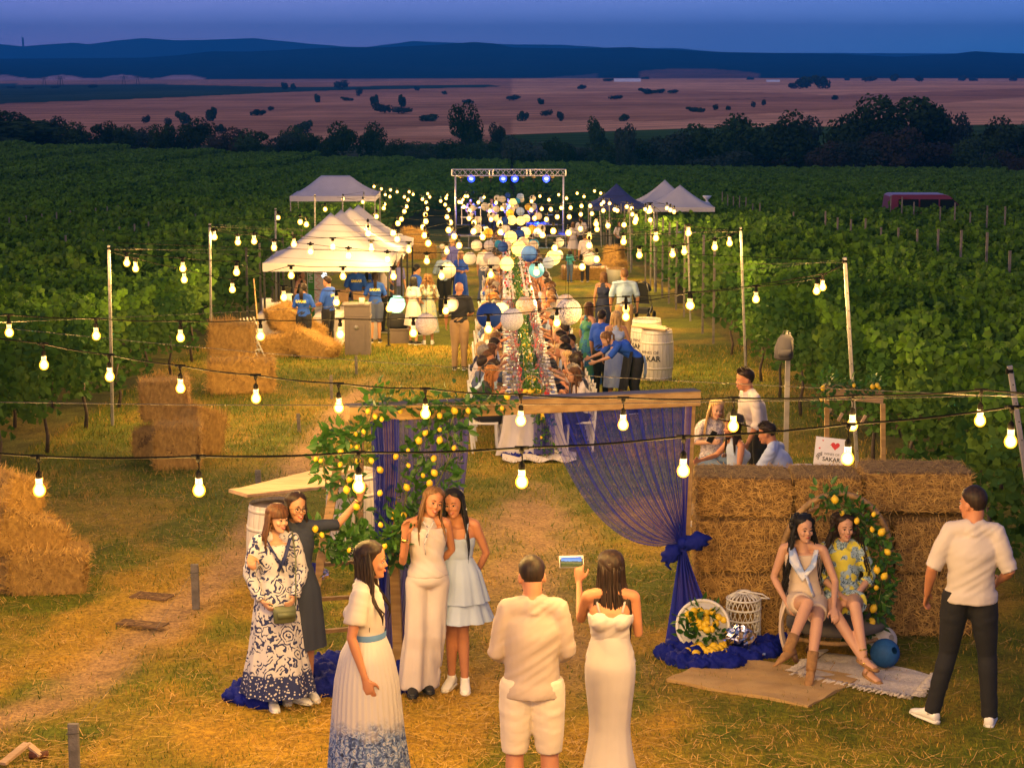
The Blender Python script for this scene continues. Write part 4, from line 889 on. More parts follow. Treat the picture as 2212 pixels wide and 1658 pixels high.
def P5():   # pale blue dress
    j = J_(Lel=(.235, .09, 1.14), Lwr=(.14, .17, .93), Rel=(-.20, .08, 1.14), Rwr=(-.12, .15, .95), hrot=(4, -8, -14), Rkn=(-.04, -.03, .50), Lkn=(.05, -.03, .50), Ran=(-.05, .02, .085), Lan=(.07, -.04, .085), Rft=(-.2, -1, 0), Lft=(.15, -1, 0))
    t = person('woman with long black hair in a short pale blue tiered dress and white trainers', PH(986, 1054, 1.67), -6, 1.67)
    addbody(t, j, 1, skin=SKD); face(t, j, 1); hair(t, j, 1, HK, 'long', .50, 120, seed=10, vol=1.05)
    shirt(t, j, 1, F_lb, t0=.4, sleeve=.0, inf=.012, name='bodice', t1=.86, collar=False)
    skirt(t, [(0, 0, 1.12, .132, .105), (0, .005, 1.0, .20, .16), (0, 0, .76, .27, .22)], F_lb, 10, .05, 2, 'skirt_tier'); skirt(t, [(0, 0, .80, .22, .18), (0, 0, .72, .255, .21), (0, 0, .60, .30, .25)], F_lb, 11, .055, 5, 'skirt_tier')
    for s in (-1, 1):
        b = MB(); b.tube([(s*.085, -.095, 1.30), (s*.10, -.062, 1.40), (s*.10, .01, 1.445), (s*.09, .09, 1.33)], .007, 6, flat=.5); b.build('dress_strap', F_lb, t); e = MB(); e.ball((s*.072+.008, -.025, 1.53), .011, 8, 6); e.build('earring', M_soleW, t)
    sneakers(t, j, M_shoeW, M_soleW)
P5()
def P6():   # man in beige linen from behind
    j = J_(Rel=(-.215, -.0, 1.13), Rwr=(-.14, -.20, 1.02), Lel=(.215, -.0, 1.13), Lwr=(.12, -.20, 1.04), Rsh=(-.150, .01, 1.40), Lsh=(.150, .01, 1.40), hrot=(10, 0, 8), chest=(0, 0, 1.25), Rkn=(-.105, -.02, .50), Lkn=(.105, -.02, .50), Ran=(-.12, .02, .085), Lan=(.11, .02, .085))
    t = person('man seen from behind in a beige linen shirt and cream shorts, head bent down', PH(1150, 1207, 1.80), 180, 1.80)
    addbody(t, j, 0, skin=SKD); hair(t, j, 0, HB, 'buzz', seed=3)
    shirt(t, j, 0, F_linen, t0=-.20, sleeve=.8, inf=.016, loose=1.04, sl=1.12, straight=1.09); trousers(t, j, 0, fab('cream_shorts', (.66, .56, .46), bscale=20), frac=.55, name='shorts', inf=.008)
    face(t, j, 0, smile=False); sneakers(t, j, M_shoeW, M_soleW)
    b = MB(); b.tube([(-.06, -.09, 1.49), (-.02, -.115, 1.475), (.02, -.115, 1.475), (.06, -.09, 1.49)], [.008, .02, .02, .008], 8); b.build('beard', HB, t)
P6()
def P7():   # woman in white gown filming with her phone
    j = J_(Rel=(-.22, -.10, 1.18), Rwr=(-.16, -.30, 1.36), Lel=(.24, -.03, 1.15), Lwr=(.14, -.24, 1.22), Rhd=(.1, -.4, 1), Rpn=(1, -.2, .2), hrot=(3, 0, 12), Rcurl=.5)
    for a, b in (('Rhip', -.07), ('Lhip', .07), ('Rkn', -.05), ('Lkn', .05), ('Ran', -.04), ('Lan', .04)): j[a].x = b
    j['Lel'] = Vector((.195, -.14, 1.20)); j['Lwr'] = Vector((.21, -.34, 1.39)); j['Lhd'] = Vector((.0, -.1, 1)); j['Lpn'] = Vector((-.3, -1, 0)); j['Rel'] = Vector((-.185, -.02, 1.14)); j['Rwr'] = Vector((-.18, -.22, 1.22))
    t = person('woman seen from behind in a fitted white gown holding up a phone', PH(1320, 1190, 1.72), 178, 1.72)
    addbody(t, j, 1, skin=SKD); face(t, j, 1, smile=False); hair(t, j, 1, HB, 'long', .44, 130, seed=12, side=-.4)
    shirt(t, j, 1, F_white, t0=.0, sleeve=0, inf=.010, name='gown_top', t1=.86, collar=False, vox=.010)
    skirt(t, [(0, .004, 1.14, .122, .100), (0, .010, 1.02, .148, .125), (0, .014, .93, .170, .145), (0, .01, .80, .164, .138), (0, 0, .62, .142, .12), (0, 0, .48, .132, .118), (0, .01, .30, .155, .145), (0, .03, .03, .22, .24)], F_white, 6, .022, 1, 'gown')
    for s in (-1, 1): b = MB(); b.tube([(s*.095, -.09, 1.31), (s*.105, -.06, 1.41), (s*.11, .01, 1.445), (s*.075, .095, 1.31)], .008, 6, flat=.5); b.build('gown_strap', F_white, t)
    # phone
    mm = bpy.data.materials.new('phone_screen'); mm.use_nodes = True; tt = mm.node_tree; bb = tt.nodes['Principled BSDF']; c = tt.nodes.new('ShaderNodeTexCoord'); s = tt.nodes.new('ShaderNodeSeparateXYZ'); tt.links.new(c.outputs['Generated'], s.inputs[0])
    nz = tt.nodes.new('ShaderNodeTexNoise'); nz.inputs['Scale'].default_value = 9; tt.links.new(c.outputs['Generated'], nz.inputs['Vector']); ad = tt.nodes.new('ShaderNodeMath'); ad.operation = 'MULTIPLY_ADD'; ad.inputs[1].default_value = .18; tt.links.new(nz.outputs[0], ad.inputs[0]); tt.links.new(s.outputs['Z'], ad.inputs[2])
    rp = ramp(ad.outputs[0], [(.10, (.22, .16, .03)), (.35, (.05, .08, .01)), (.55, (.30, .26, .08)), (.62, (.01, .02, .05)), (.70, (.25, .45, .8)), (1, (.08, .22, .7))], tt); tt.links.new(rp.outputs[0], bb.inputs['Emission Color']); bb.inputs['Emission Strength'].default_value = 1.1; bb.inputs['Base Color'].default_value = (0, 0, 0, 1)
    ph = thing('smartphone', 'phone in a white case held up by the woman in the white gown', 'phone', t.location, t.rotation_euler.z, None, t.scale[0])
    c_ = Vector((.262, -.375, 1.535)); rot = Euler((R(4), R(3), R(-3))).to_matrix(); b = MB(); b.beam(c_-rot @ Vector((.082, 0, 0)), c_+rot @ Vector((.082, 0, 0)), .012, .082, cham=.002); b.build('case', M_soleW, ph)
    b = MB(); b.box((0, 0, 0), (.140, .002, .066), rot); b.build('screen', mm, ph, False, c_+Vector((0, .0085, 0))); b = MB(); b.box((0, 0, 0), (.154, .002, .072), rot); b.build('bezel', M_blackmetal, ph, False, c_+Vector((0, .0065, 0)))
P7()
def P10():  # man in white shirt walking, facing left/away
    j = J_(Rel=(-.27, .05, 1.13), Rwr=(-.31, -.05, .90), Lel=(.26, .06, 1.14), Lwr=(.16, -.14, 1.06), hrot=(0, 0, -24), Rhip=(-.09, 0, .92), Rkn=(-.16, -.14, .52), Ran=(-.22, -.02, .085), Lkn=(.13, .10, .52), Lan=(.17, .26, .10), Rft=(-.6, -1, 0), Lft=(-.4, -1, 0), Rsh=(-.19, .01, 1.40), Lsh=(.19, .01, 1.40), Rpn=(.8, .3, 0))
    # he faces away and to picture left (rz 200): mirror so that his left leg is at picture left
    j = J_(Rel=(-.26, .04, 1.13), Rwr=(-.20, -.14, 1.02), Lel=(.27, .04, 1.13), Lwr=(.30, -.10, .91), hrot=(0, 0, 48), Rkn=(-.13, -.03, .50), Ran=(-.16, .03, .085), Lkn=(.14, -.04, .50), Lan=(.24, .02, .085), Rft=(-.1, -1, 0), Lft=(.75, -.9, 0), Rsh=(-.152, .01, 1.40), Lsh=(.152, .01, 1.40), Lhip=(.10, 0, .92), Lpn=(-.8, .4, 0))
    t = person('man in a white short sleeved shirt and black jeans walking past the straw wall', PH(2105, 1055, 1.84), 168, 1.84)
    addbody(t, j, 0, skin=SKD); face(t, j, 0); hair(t, j, 0, HB, 'buzz', seed=5, vol=1.6)
    shirt(t, j, 0, F_linen2, t0=-.12, sleeve=.42, inf=.016, loose=1.04, sl=1.2, straight=1.09); trousers(t, j, 0, F_black, name='jeans', inf=.008); sneakers(t, j, M_shoeW, M_soleW, long_=1.1)
P10()
def sitleg(f=1): return dict()
def P8():   # seated, beige dress, ankle boots, legs crossed
    j = J_(pelvis=(0, .05, .50), chest=(-.02, .10, .81), neck=(-.03, .09, 1.0), head=(-.03, .06, 1.035), hrot=(0, 0, 26), Rsh=(-.19, .10, .955), Lsh=(.14, .09, .955), Rel=(-.27, .10, .70), Rwr=(-.17, -.10, .56), Rhd=(.6, -.5, -.6), Rpn=(-.2, .2, -1), Lel=(.25, .02, .70), Lwr=(.24, -.24, .55), Lhd=(.1, -.8, -.6), Lpn=(0, .5, -1),
        Rhip=(-.09, .0, .50), Rkn=(.02, -.42, .62), Ran=(-.13, -.66, .29), Rft=(-.8, -.8, -.25), Lhip=(.09, .0, .50), Lkn=(.10, -.43, .47), Lan=(.06, -.62, .13), Lft=(-.15, -1, -.45), Rcurl=.3)
    t = person('seated woman with long black curls in a beige sleeveless dress and tan ankle boots', G(1736, 1436), -8, 1.70); t.location.z += .04
    addbody(t, j, 1, skin=SKL); face(t, j, 1, smile=False); hair(t, j, 1, HK, 'long', .60, 330, seed=21, wave=.022, vol=1.25)
    m = fab('beige_dress', (.58, .47, .36), bscale=30); mb = MB(); mb.loft(torso_secs(j, 1, .018, -.1, .98, n=10), 22); bustballs(mb, j, .058, .012)
    for s in ('R', 'L'): p = legpts(j, s); mb.tube([p[0]+Vector((0, .05, 0)), p[0], p[1], p[2].lerp(p[1], .4)], [.10, .11, .10, .092], 14)
    me = remesh(mb, .012, 2, m, 'dress'); link(bpy.data.objects.new('dress', me), t)
    mb = MB(); mb.grid(lambda u, v: (-.15-.05*math.sin(v*3)-.02*math.sin(u*14), -.12+.26*u, .54-.42*v+.01*math.sin(u*19+v*3)), 18, 8); mb.build('dress_train', m, t)
    sc = MB(); sc.tube([(-.12, .0, .99), (-.10, -.08, .90), (-.02, -.075, .76), (.06, -.07, .86), (.085, -.02, .98)], [.03, .045, .05, .04, .03], 8, flat=.35); sc.tube([(.0, -.085, .78), (.05, -.10, .66), (.07, -.10, .60)], [.03, .028, .03], 8, flat=.3); sc.build('scarf', fab('blue_white_scarf', (.26, .36, .62), col2=(.62, .64, .70), lo=.45, hi=.55, scale=9), t)
    for s in ('R', 'L'):   # heeled ankle boots
        a, kn = j[s+'an'], j[s+'kn']; d = Vector(j[s+'ft']).normalized(); up = (kn-a).normalized(); x = d.cross(up).normalized(); u = x.cross(d); g = a-u*.075
        b = MB(); b.tube([a+up*.13, a+up*.06, a, a-up*.03], [.050, .045, .044, .042], 12); b.loft([(g-d*.05+u*.04, x*.030, u*.034), (g+u*.048, x*.036, u*.046), (g+d*.07+u*.034, x*.038, u*.034), (g+d*.13+u*.018, x*.036, u*.022), (g+d*.19+u*.008, x*.018, u*.010), (g+d*.21+u*.006, x*.004, u*.005)], 12)
        b.cm = 1; b.loft([(g-d*.035+u*.01, x*.027, d*.030), (g-d*.04-u*.055, x*.022, d*.022)], 10); b.build('ankle_boot', [M_suede, M_heel], t)
P8()
def P9():   # seated, lemon print shirt
    j = J_(pelvis=(0, .06, .50), chest=(.01, .11, .81), neck=(.01, .10, 1.0), head=(.01, .07, 1.035), hrot=(0, 0, 6), Rsh=(-.15, .10, .955), Lsh=(.17, .10, .955), Rel=(-.20, .05, .72), Rwr=(-.06, -.14, .60), Lel=(.25, .06, .70), Lwr=(.06, -.16, .58), Lhd=(-.9, -.5, -.15), Lpn=(0, .2, -1), Rhd=(.5, -.8, -.2), Rpn=(0, .2, -1),
        Rhip=(-.09, .0, .50), Rkn=(-.16, -.40, .50), Ran=(.06, -.72, .12), Rft=(.35, -1, -.05), Lhip=(.09, .0, .50), Lkn=(.0, -.44, .58), Lan=(.03, -.66, .22), Lft=(.5, -1, -.12))
    t = person('seated woman with curly dark hair in a yellow and blue lemon print shirt', G(1818, 1428), 4, 1.68); t.location.z += .04
    addbody(t, j, 1, skin=SKL); face(t, j, 1); hair(t, j, 1, HB, 'long', .50, 330, seed=23, wave=.028, vol=1.5)
    shirt(t, j, 1, F_lemonp, t0=-.08, sleeve=.75, inf=.016, sl=1.4, loose=1.1); trousers(t, j, 1, F_lemonp, frac=.3, name='shorts')
    for s in ('R', 'L'):
        a = j[s+'an']; d = Vector(j[s+'ft']).normalized(); x = d.cross(Vector((0, 0, 1))).normalized(); u = x.cross(d); g = a-u*.095
        b = MB(); b.loft([(g-d*.06+u*.025, x*.024, u*.028), (g+u*.025, x*.040, u*.030), (g+d*.1+u*.018, x*.045, u*.022), (g+d*.19+u*.014, x*.028, u*.014)], 12); b.tube([g-x*.04+u*.05+d*.02, g+u*.095+d*.03, g+x*.04+u*.05+d*.02], .009, 6); b.build('wedge_sandal', M_suede, t)
        b = MB(); b.loft([(g+u*.05-d*.04, x*.03, u*.03), (g+u*.055, x*.032, u*.04), (g+u*.035+d*.08, x*.036, u*.022), (g+u*.03+d*.16, x*.030, u*.012)], 12); b.build('foot', SKL, t)
        b = MB(); p = a+(j[s+'kn']-a)*.06; b.tube([p, p+(j[s+'kn']-a).normalized()*.012], [.040, .040], 12); b.build('anklet', M_gold, t)
    w = MB(); w.tube([j['Lwr']+Vector((.03, .02, .005)), j['Lwr']+Vector((.015, .01, .003))], [.030, .030], 12); w.build('wristwatch', M_gold, t)
P9()
# =================== FESTOON LIGHTS ===================
def bulbmat():
    m = bpy.data.materials.new('lit_bulb_glass'); m.use_nodes = True; t = m.node_tree; t.nodes.remove(t.nodes['Principled BSDF'])
    lw = t.nodes.new('ShaderNodeLayerWeight'); lw.inputs[0].default_value = .42; r = ramp(lw.outputs['Facing'], [(0, (1, .76, .38)), (.2, (1, .62, .16)), (.5, (.7, .34, .01)), (.8, (.42, .15, 0)), (1, (.3, .08, 0))], t); e = t.nodes.new('ShaderNodeEmission'); e.inputs[1].default_value = 3.2; ad = t.nodes.new('ShaderNodeAddShader'); tp_ = t.nodes.new('ShaderNodeBsdfTransparent')  # orange rim paints in the halo; clear glass lets the filament's light out
    t.links.new(r.outputs[0], e.inputs[0]); t.links.new(e.outputs[0], ad.inputs[0]); t.links.new(tp_.outputs[0], ad.inputs[1]); t.links.new(ad.outputs[0], t.nodes['Material Output'].inputs[0]); m.cycles.emission_sampling = 'NONE'; return m
M_bulb = bulbmat()
M_collar = mat('lit_bulb_collar', (.8, .6, .4), var=0, emit=(1, .62, .22), es=.6)
_b = MB(); _b.lathe([(.001, -.034), (.014, -.032), (.026, -.022), (.032, -.006), (.031, .008), (.025, .020), (.018, .030)], n=16)
bulb_me = _b.mesh('bulb', M_bulb)
_b = MB(); _b.lathe([(.018, .030), (.0165, .050), (.017, .060)], n=12); collar_me = _b.mesh('bulb_collar', M_collar)
_b = MB(); _b.lathe([(.015, .058), (.016, .062), (.016, .085), (.010, .095), (.005, .100)], n=10, cap=True); sock_me = _b.mesh('socket', M_cable)
NL = [0]
def add_lamp(parent, loc, w=None, col=WARM, size=.035):
    l = bpy.data.lights.new('bulb_light', 'POINT'); l.energy = w or BULB_W; l.color = col; l.shadow_soft_size = size
    o = bpy.data.objects.new('bulb_light', l); link(o, parent); o.location = loc; NL[0] += 1; return o
def festoon(label, A, B, bulbs, plane=True, drop=.17, group='festoon strings across the aisle', w=1.0, far=False, wire2=True, sag=.25):
    """string of bulbs between pole tops A and B (3D); bulbs: photograph positions, unprojected to the vertical plane through the two poles"""
    A, B = Vector(A), Vector(B); t = thing('string_lights', label, 'string lights', (0, 0, 0), 0, group)
    n = Vector((-(B.y-A.y), B.x-A.x, 0)); pts = []
    for (px, py) in bulbs:
        r = ray(px, py); o = Vector((0, 0, CH)); k = (A-o).dot(n)/r.dot(n); pts.append(o+r*k)
    pts.sort(key=lambda p: (p-A).length)
    k = 1
    for p in pts:
        k = 1.0+1.15*max(0, min(1, (p.y-11)/36)); drop_ = drop; drop = drop/k  # farther bulbs enlarged, their glow put into the shape
        b = inst('bulb', bulb_me, t, p, sc=k); inst('bulb_collar', collar_me, b) if not far else None; inst('socket', sock_me, b)
        add_lamp(t, p+Vector((0, 0, -.0)), BULB_W*w)
        c = MB(); c.tube([(0, 0, .10), (.003, 0, drop-.06), (0, 0, drop)], .0035 if not far else .004, 4)
        if not far: c.lathe([(.004, drop-.035), (.012, drop-.02), (.014, drop-.008), (.010, drop+.006)], n=6, cap=True); c.box((0, 0, drop), (.07, .014, .016))
        c.build('drop_cord', M_cable, b); drop = drop_
    W = [A]+[p+Vector((0, 0, drop)) for p in pts]+[B]; sm = []
    for a, b in zip(W, W[1:]):
        for q in range(5): u = q/5; v = a.lerp(b, u); v.z -= math.sin(u*math.pi)*min(.02, (b-a).length*.012); sm.append(v)
    sm.append(B); c = MB(); c.tube(sm, .006 if not far else .005, 5); c.build('cable', M_cable, t)
    if wire2 and not far:
        s = MB(); s.tube([A.lerp(B, i/12)+Vector((0, 0, .035-sag*.6*math.sin(math.pi*i/12))) for i in range(13)], .0022, 4); s.build('steel_wire', M_steel, t)
    return t
def crop(ox, oy, s, L): return [((ox+x/s)*.8641, (oy+y/s)*.8641) for x, y in L]
def polept(side, y, h=2.95): x = -6.5 if side < 0 else 4.75; return Vector((x, y, gz(x, y)+h))
# lamp poles (extended end posts of the vine rows)
def pole(label, base, top, wood=False):
    base, top = Vector(base), Vector(top); t = thing('lamp_pole', label, 'pole', base, 0, 'poles carrying the string lights'); d = top-base
    m = MB(); m.beam((0, 0, -.1), d, .05, .04, up=(0, 1, 0), cham=.006); m.build('post', M_post, t, False)
    m = MB()
    for i in range(12): q = d*(.1+.075*i); m.box((q.x, q.y-.022, q.z), (.012, .004, .012))
    m.build('hook_holes', M_blackmetal, t, False)
    m = MB(); m.tube([d+Vector((-.03, 0, -.05)), d+Vector((.03, 0, -.05))], .03, 6); m.build('wire_tie', M_cable, t); return t
LP = []; ys_l = [21.9, 33.4, 44.5, 57, 68.3, 79.6, 91, 102.4]
lp_px = {33.4: (235, 530), 44.5: (453, 483), 57: (595, 450), 68.3: (680, 420)}
for i, y in enumerate(ys_l):
    x = -6.5; top = Vector((x, y, gz(x, y)+2.95)) if y not in lp_px else P(lp_px[y][0], lp_px[y][1], y)
    LP.append(top); pole(f'{ORD[i]} tall lamp pole from the front along the left vines', (top.x-.03, y, gz(x, y)), top)
RP = []; rpx = [(2181, 790, 19.4, 2212, 985), (1825, 556, 26.6, 1852, 985), (1600, 491, 42.0, 1611, 790), (1486, 496, 55.5, 1489, 600), (1413, 445, 68, 1414, 560), (1360, 442, 80, 1361, 500), (1316, 430, 92, 1317, 480), (1294, 425, 104, 1296, 465)]
for i, (px, py, y, bx, by) in enumerate(rpx):
    top = P(px, py, y); b = P(bx, by, y); RP.append(top); d = (b-top); zt = gz(top.x, y); k = (zt-top.z)/d.z; base = top+d*k
    pole(f'{ORD[i]} tall lamp pole from the front along the right vines', base, top)
# nearest strings
festoon('lowest and nearest string of round bulbs stretched across the bottom half', (-6.5, 10.15, gz(0, 10.15)+3.2), (5.2, 9.85, gz(0, 9.85)+3.25), [(85,1058),(430,1058),(775,1050),(1127,1040),(1476,1016),(1831,990),(2183,953)], w=1.0)
festoon('second string of bulbs, sloping down from the left over the wooden beam', (-6.6, 18.6, gz(-6.6, 18.6)+3.0), (4.9, 9.3, gz(0, 9.3)+3.1), [(95,788),(237,813),(390,838),(553,860),(732,880),(919,893),(1125,908),(1346,917),(1584,920),(1841,918),(2117,908)], w=1.0)
festoon('third string of bulbs, passing in front of the grey bin and the big lanterns', (-6.6, 16.4, gz(0, 16.4)+2.9), RP[1]-Vector((0, 0, .06)), [(20,718),(208,725),(390,729),(563,726),(735,722),(893,719),(1055,711),(1203,697),(1352,684),(1492,660),(1633,646),(1764,628)], w=1.0, drop=.16)
festoon('fourth string of bulbs, hung from the second right pole to the first visible left pole', LP[1]-Vector((0, 0, .05)), RP[1]-Vector((0, 0, .1)), [(274,568),(395,580),(511,588),(613,642),(727,653),(841,666),(963,671),(1352,667),(1489,659),(1777,620)], w=1.0)
festoon('fifth string of bulbs with one end on the first visible left pole', LP[1]-Vector((0, 0, .1)), RP[2]-Vector((0, 0, .06)), [(293,580),(398,604),(502,625),(629,595),(741,597),(850,597),(954,596),(1060,593),(1159,588),(1381,551),(1453,549),(1544,534),(1576,525)], w=1.0)
festoon('sixth string of bulbs starting from the second visible left pole, above the white tent', LP[2]-Vector((0, 0, .05)), RP[2]-Vector((0, 0, .12)), [(463,512),(514,523),(549,521),(592,535),(671,543),(753,552),(837,560),(922,564),(1347,522),(1417,514),(1478,544),(1487,503)], w=1.0, drop=.16)
festoon('seventh string of bulbs, crossing the roof of the nearest white tent', LP[2]-Vector((0, 0, .1)), RP[3]-Vector((0, 0, .05)), [(635,527),(719,533),(802,538),(883,541),(965,543),(1273,512),(1288,484),(1374,473),(1404,455)], w=1.0, drop=.2)
far = []
far += crop(500, 400, 2.764, [(540,398),(693,428),(735,445),(865,340),(988,267),(1152,220),(1187,230),(1125,290),(1220,390),(1197,410),(1275,305),(1270,333),(1253,200),(1280,240),(1317,207),(1312,253),(1362,220),(1445,220),(1473,237),(1412,255),(1438,275),(1427,322),(1412,355),(1392,408),(1368,437),(1573,233),(1587,255),(1537,270),(1563,293),(1570,337),(1557,377),(1560,424),(1540,463),(1551,520),(1705,243),(1700,265),(1663,283),(1694,308),(1717,345),(1707,393),(1730,432),(1718,483),(1832,250),(1815,273),(1790,290),(1822,322),(1757,527),(1790,590),(1577,575),(1362,547),(1335,505),(1162,508),(1160,462),(1953,532)])
far += crop(1100, 400, 5.5275, [(530,585),(610,515),(775,592),(690,705),(705,820),(835,995),(470,865),(400,805),(410,700),(465,985),(590,1065),(855,675),(825,865),(1265,570),(1380,500),(1505,550),(1260,690),(1405,675),(1530,680),(1640,480),(1748,530),(1675,660),(1805,660),(1895,460),(1990,505),(1955,635),(2075,635),(1945,750),(2100,740),(1620,785),(1785,785),(1470,820),(1305,805),(1565,980),(1775,1005),(1940,950),(2170,955),(1415,1035),(2060,1180),(1585,1215),(2165,1370),(1965,1475),(2135,430)])
far += crop(1400, 440, 4.422, [(450,190),(480,288),(460,312),(548,303),(335,330),(478,382),(353,413),(605,370),(633,382),(738,340),(793,357),(800,423),(943,367),(978,395),(997,485),(830,508),(708,540),(530,548),(411,590),(1182,355),(1220,376),(1260,396)])
far += [(808,403), (1010,424), (997,437)]
rows = {}
for (px, py) in far:
    t_ = math.tan(R(ypx2deg(py))); d = 1.66/(max(t_-SL, .012)); d = min(d, 108); rows.setdefault(int(d//7.2), []).append((px, py, d))
used = []; rows_done = []
for k in sorted(rows):
    L = []
    for (px, py, d) in rows[k]:
        if all((px-a)**2+(py-b)**2 > 16 for a, b in used): used.append((px, py)); L.append((px, py))
    if not L: continue
    yc = k*7.2+3.6; sl_ = 1.4*(1 if k % 2 else -1)
    nm = f'far string of lights across the aisle, {ordn(len(rows_done))} beyond the big lanterns'; rows_done.append(k)
    festoon(nm, (-6.5, yc-sl_, gz(-6.5, yc)+2.9), (4.75, yc+sl_, gz(4.75, yc)+2.9), L, far=True, w=1.05, wire2=False, group='far festoon strings')
# the string behind the camera, just out of the frame, over the start of the aisle
t_ = thing('string_lights', 'string of round bulbs crossing above the start of the aisle, nearest to the viewer', 'string lights', (0, 0, 0), 0, 'festoon strings across the aisle')
c_ = MB(); c_.tube([(-6.5+11.2*i/20, 3.4, 2.95-.25*math.sin(math.pi*i/20)) for i in range(21)], .006, 5); c_.build('cable', M_cable, t_)
for i in range(12):
    u = (i+.5)/12; p = Vector((-6.5+11.2*u, 3.4, 2.95-.25*math.sin(math.pi*u)-.17)); b = inst('bulb', bulb_me, t_, p); inst('socket', sock_me, b); add_lamp(t_, p, BULB_W*1.0)

# =================== PAPER LANTERNS ===================
def lantern_mesh(m, twist=0):
    b = MB(); prof = []; N = 19
    for i in range(N*2+1):
        a = lerp(.24, math.pi-.24, i/(2*N)); r = 1-(.022 if i % 2 else 0); prof.append((math.sin(a)*r*.5, -math.cos(a)*.5*r))
    b.lathe(prof, n=28); return b.mesh('paper_shade', m, True)
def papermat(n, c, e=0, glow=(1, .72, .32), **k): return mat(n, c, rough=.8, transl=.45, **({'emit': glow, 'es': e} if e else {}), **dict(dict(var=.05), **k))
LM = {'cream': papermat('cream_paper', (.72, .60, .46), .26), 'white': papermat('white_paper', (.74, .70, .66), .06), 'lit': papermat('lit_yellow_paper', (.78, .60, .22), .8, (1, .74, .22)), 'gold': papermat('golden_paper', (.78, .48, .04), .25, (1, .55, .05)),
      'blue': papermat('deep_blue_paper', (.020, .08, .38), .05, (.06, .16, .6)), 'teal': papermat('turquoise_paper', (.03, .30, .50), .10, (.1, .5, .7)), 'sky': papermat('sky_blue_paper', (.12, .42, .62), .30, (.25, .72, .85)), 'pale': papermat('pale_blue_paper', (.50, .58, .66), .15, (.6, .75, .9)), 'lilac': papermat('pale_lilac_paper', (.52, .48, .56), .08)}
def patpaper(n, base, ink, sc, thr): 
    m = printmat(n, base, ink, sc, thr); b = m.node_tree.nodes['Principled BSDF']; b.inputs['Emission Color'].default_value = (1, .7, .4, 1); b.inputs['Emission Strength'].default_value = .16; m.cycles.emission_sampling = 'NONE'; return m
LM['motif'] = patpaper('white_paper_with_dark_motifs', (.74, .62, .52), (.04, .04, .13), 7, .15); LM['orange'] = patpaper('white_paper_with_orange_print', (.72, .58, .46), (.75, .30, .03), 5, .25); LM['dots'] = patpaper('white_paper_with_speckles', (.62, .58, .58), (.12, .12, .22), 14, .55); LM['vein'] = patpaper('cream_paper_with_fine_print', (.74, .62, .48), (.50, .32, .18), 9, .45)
LME = {k: lantern_mesh(m) for k, m in LM.items()}
_b = MB(); _b.lathe([(.115, -.49), (.12, -.485)], n=16); 
def lantern(px, py, r, kind, label, dia=None, group='paper lanterns hung above the long table', zoff=0):
    t_ = math.tan(R(ypx2deg(py))); d = 2.1/(t_-SL) if dia is None else dia*FPX/(2*r)
    if dia is None:
        dd = 2*r*d/FPX
        if dd > .62: d *= .62/dd
        if dd < .2: d *= .2/dd
    d = min(d, 104); p = P(px, py, d); D = 2*r*(d*1.01)/FPX
    t = thing('paper_lantern', label, 'paper lantern', p, rnd.uniform(0, 6), group, D)
    inst('paper_shade', LME[kind], t, rot=(rnd.uniform(-.2, .2), rnd.uniform(-.2, .2), 0))
    s = MB(); s.lathe([(.125, .475), (.13, .485), (.125, .495)], n=16); s.tube([(-.125, 0, .485), (.125, 0, .485)], .006, 4); s.build('wire_ring', M_steel, t)
    s = MB(); L_ = min(1.2, max(.25, gz(p.x, d)+2.95-p.z-D/2))/D; s.tube([(0, 0, .485), (0, 0, .485+L_)], .006/D*.5, 4); s.build('hanging_cord', M_cable, t)
    if kind == 'lit': add_lamp(t, (0, 0, 0), 12, (1, .65, .25), .05)
    return t
near_l = [(1228,673,29,'motif','largest white lantern printed with small dark flower motifs'),(1057,681,28,'blue','large deep blue lantern beside the speckled white one, over the left guests'),(1106,690,25,'dots','large pale lantern with fine dark speckles next to the deep blue one'),(1134,660,20,'orange','white lantern with orange leaf print above the near part of the table'),(1082,670,17,'lit','glowing yellow lantern half hidden behind the deep blue and speckled ones'),(1222,655,20,'orange','orange patterned lantern peeping out from behind the largest white lantern'),
 (1159,583,17,'sky','glowing sky blue lantern with black ribs above the middle of the table'),(857,656,19,'sky','turquoise lantern hanging at the corner of the nearest white tent'),(921,700,24,'vein','cream lantern with golden speckles left of the man in khaki trousers'),(975,657,16,'cream','plain cream lantern in front of the man in the dark polo'),(968,584,17,'cream','plain cream lantern in front of the couple on the left'),
 (1273,558,15,'vein','cream lantern with net pattern hanging far right near the straw bales'),(1195,617-60,16,'lit','bright yellow lantern right of the deep blue one over the middle of the table'),(1185,567,13,'pale','pale grey blue lantern overlapping the bright yellow one'),(1143,548,18,'blue','deep blue lantern above the sky blue one'),(1095,570,15,'lit','bright yellow lantern over the middle of the table, left of the garland'),(1068,567,14,'white','white lantern with fine veins touching the bright yellow one'),(1056,557,13,'lilac','pale lilac lantern behind the white veined one'),(1015,558,14,'white','white ribbed lantern left of the table'),
 (1121,537,16,'lit','big glowing yellow lantern with net pattern over the garland'),(1205,552,12,'vein','small cream net lantern on the right side of the cluster')]
for (px, py, r, k, lab) in near_l: lantern(px, py, r, k, lab)
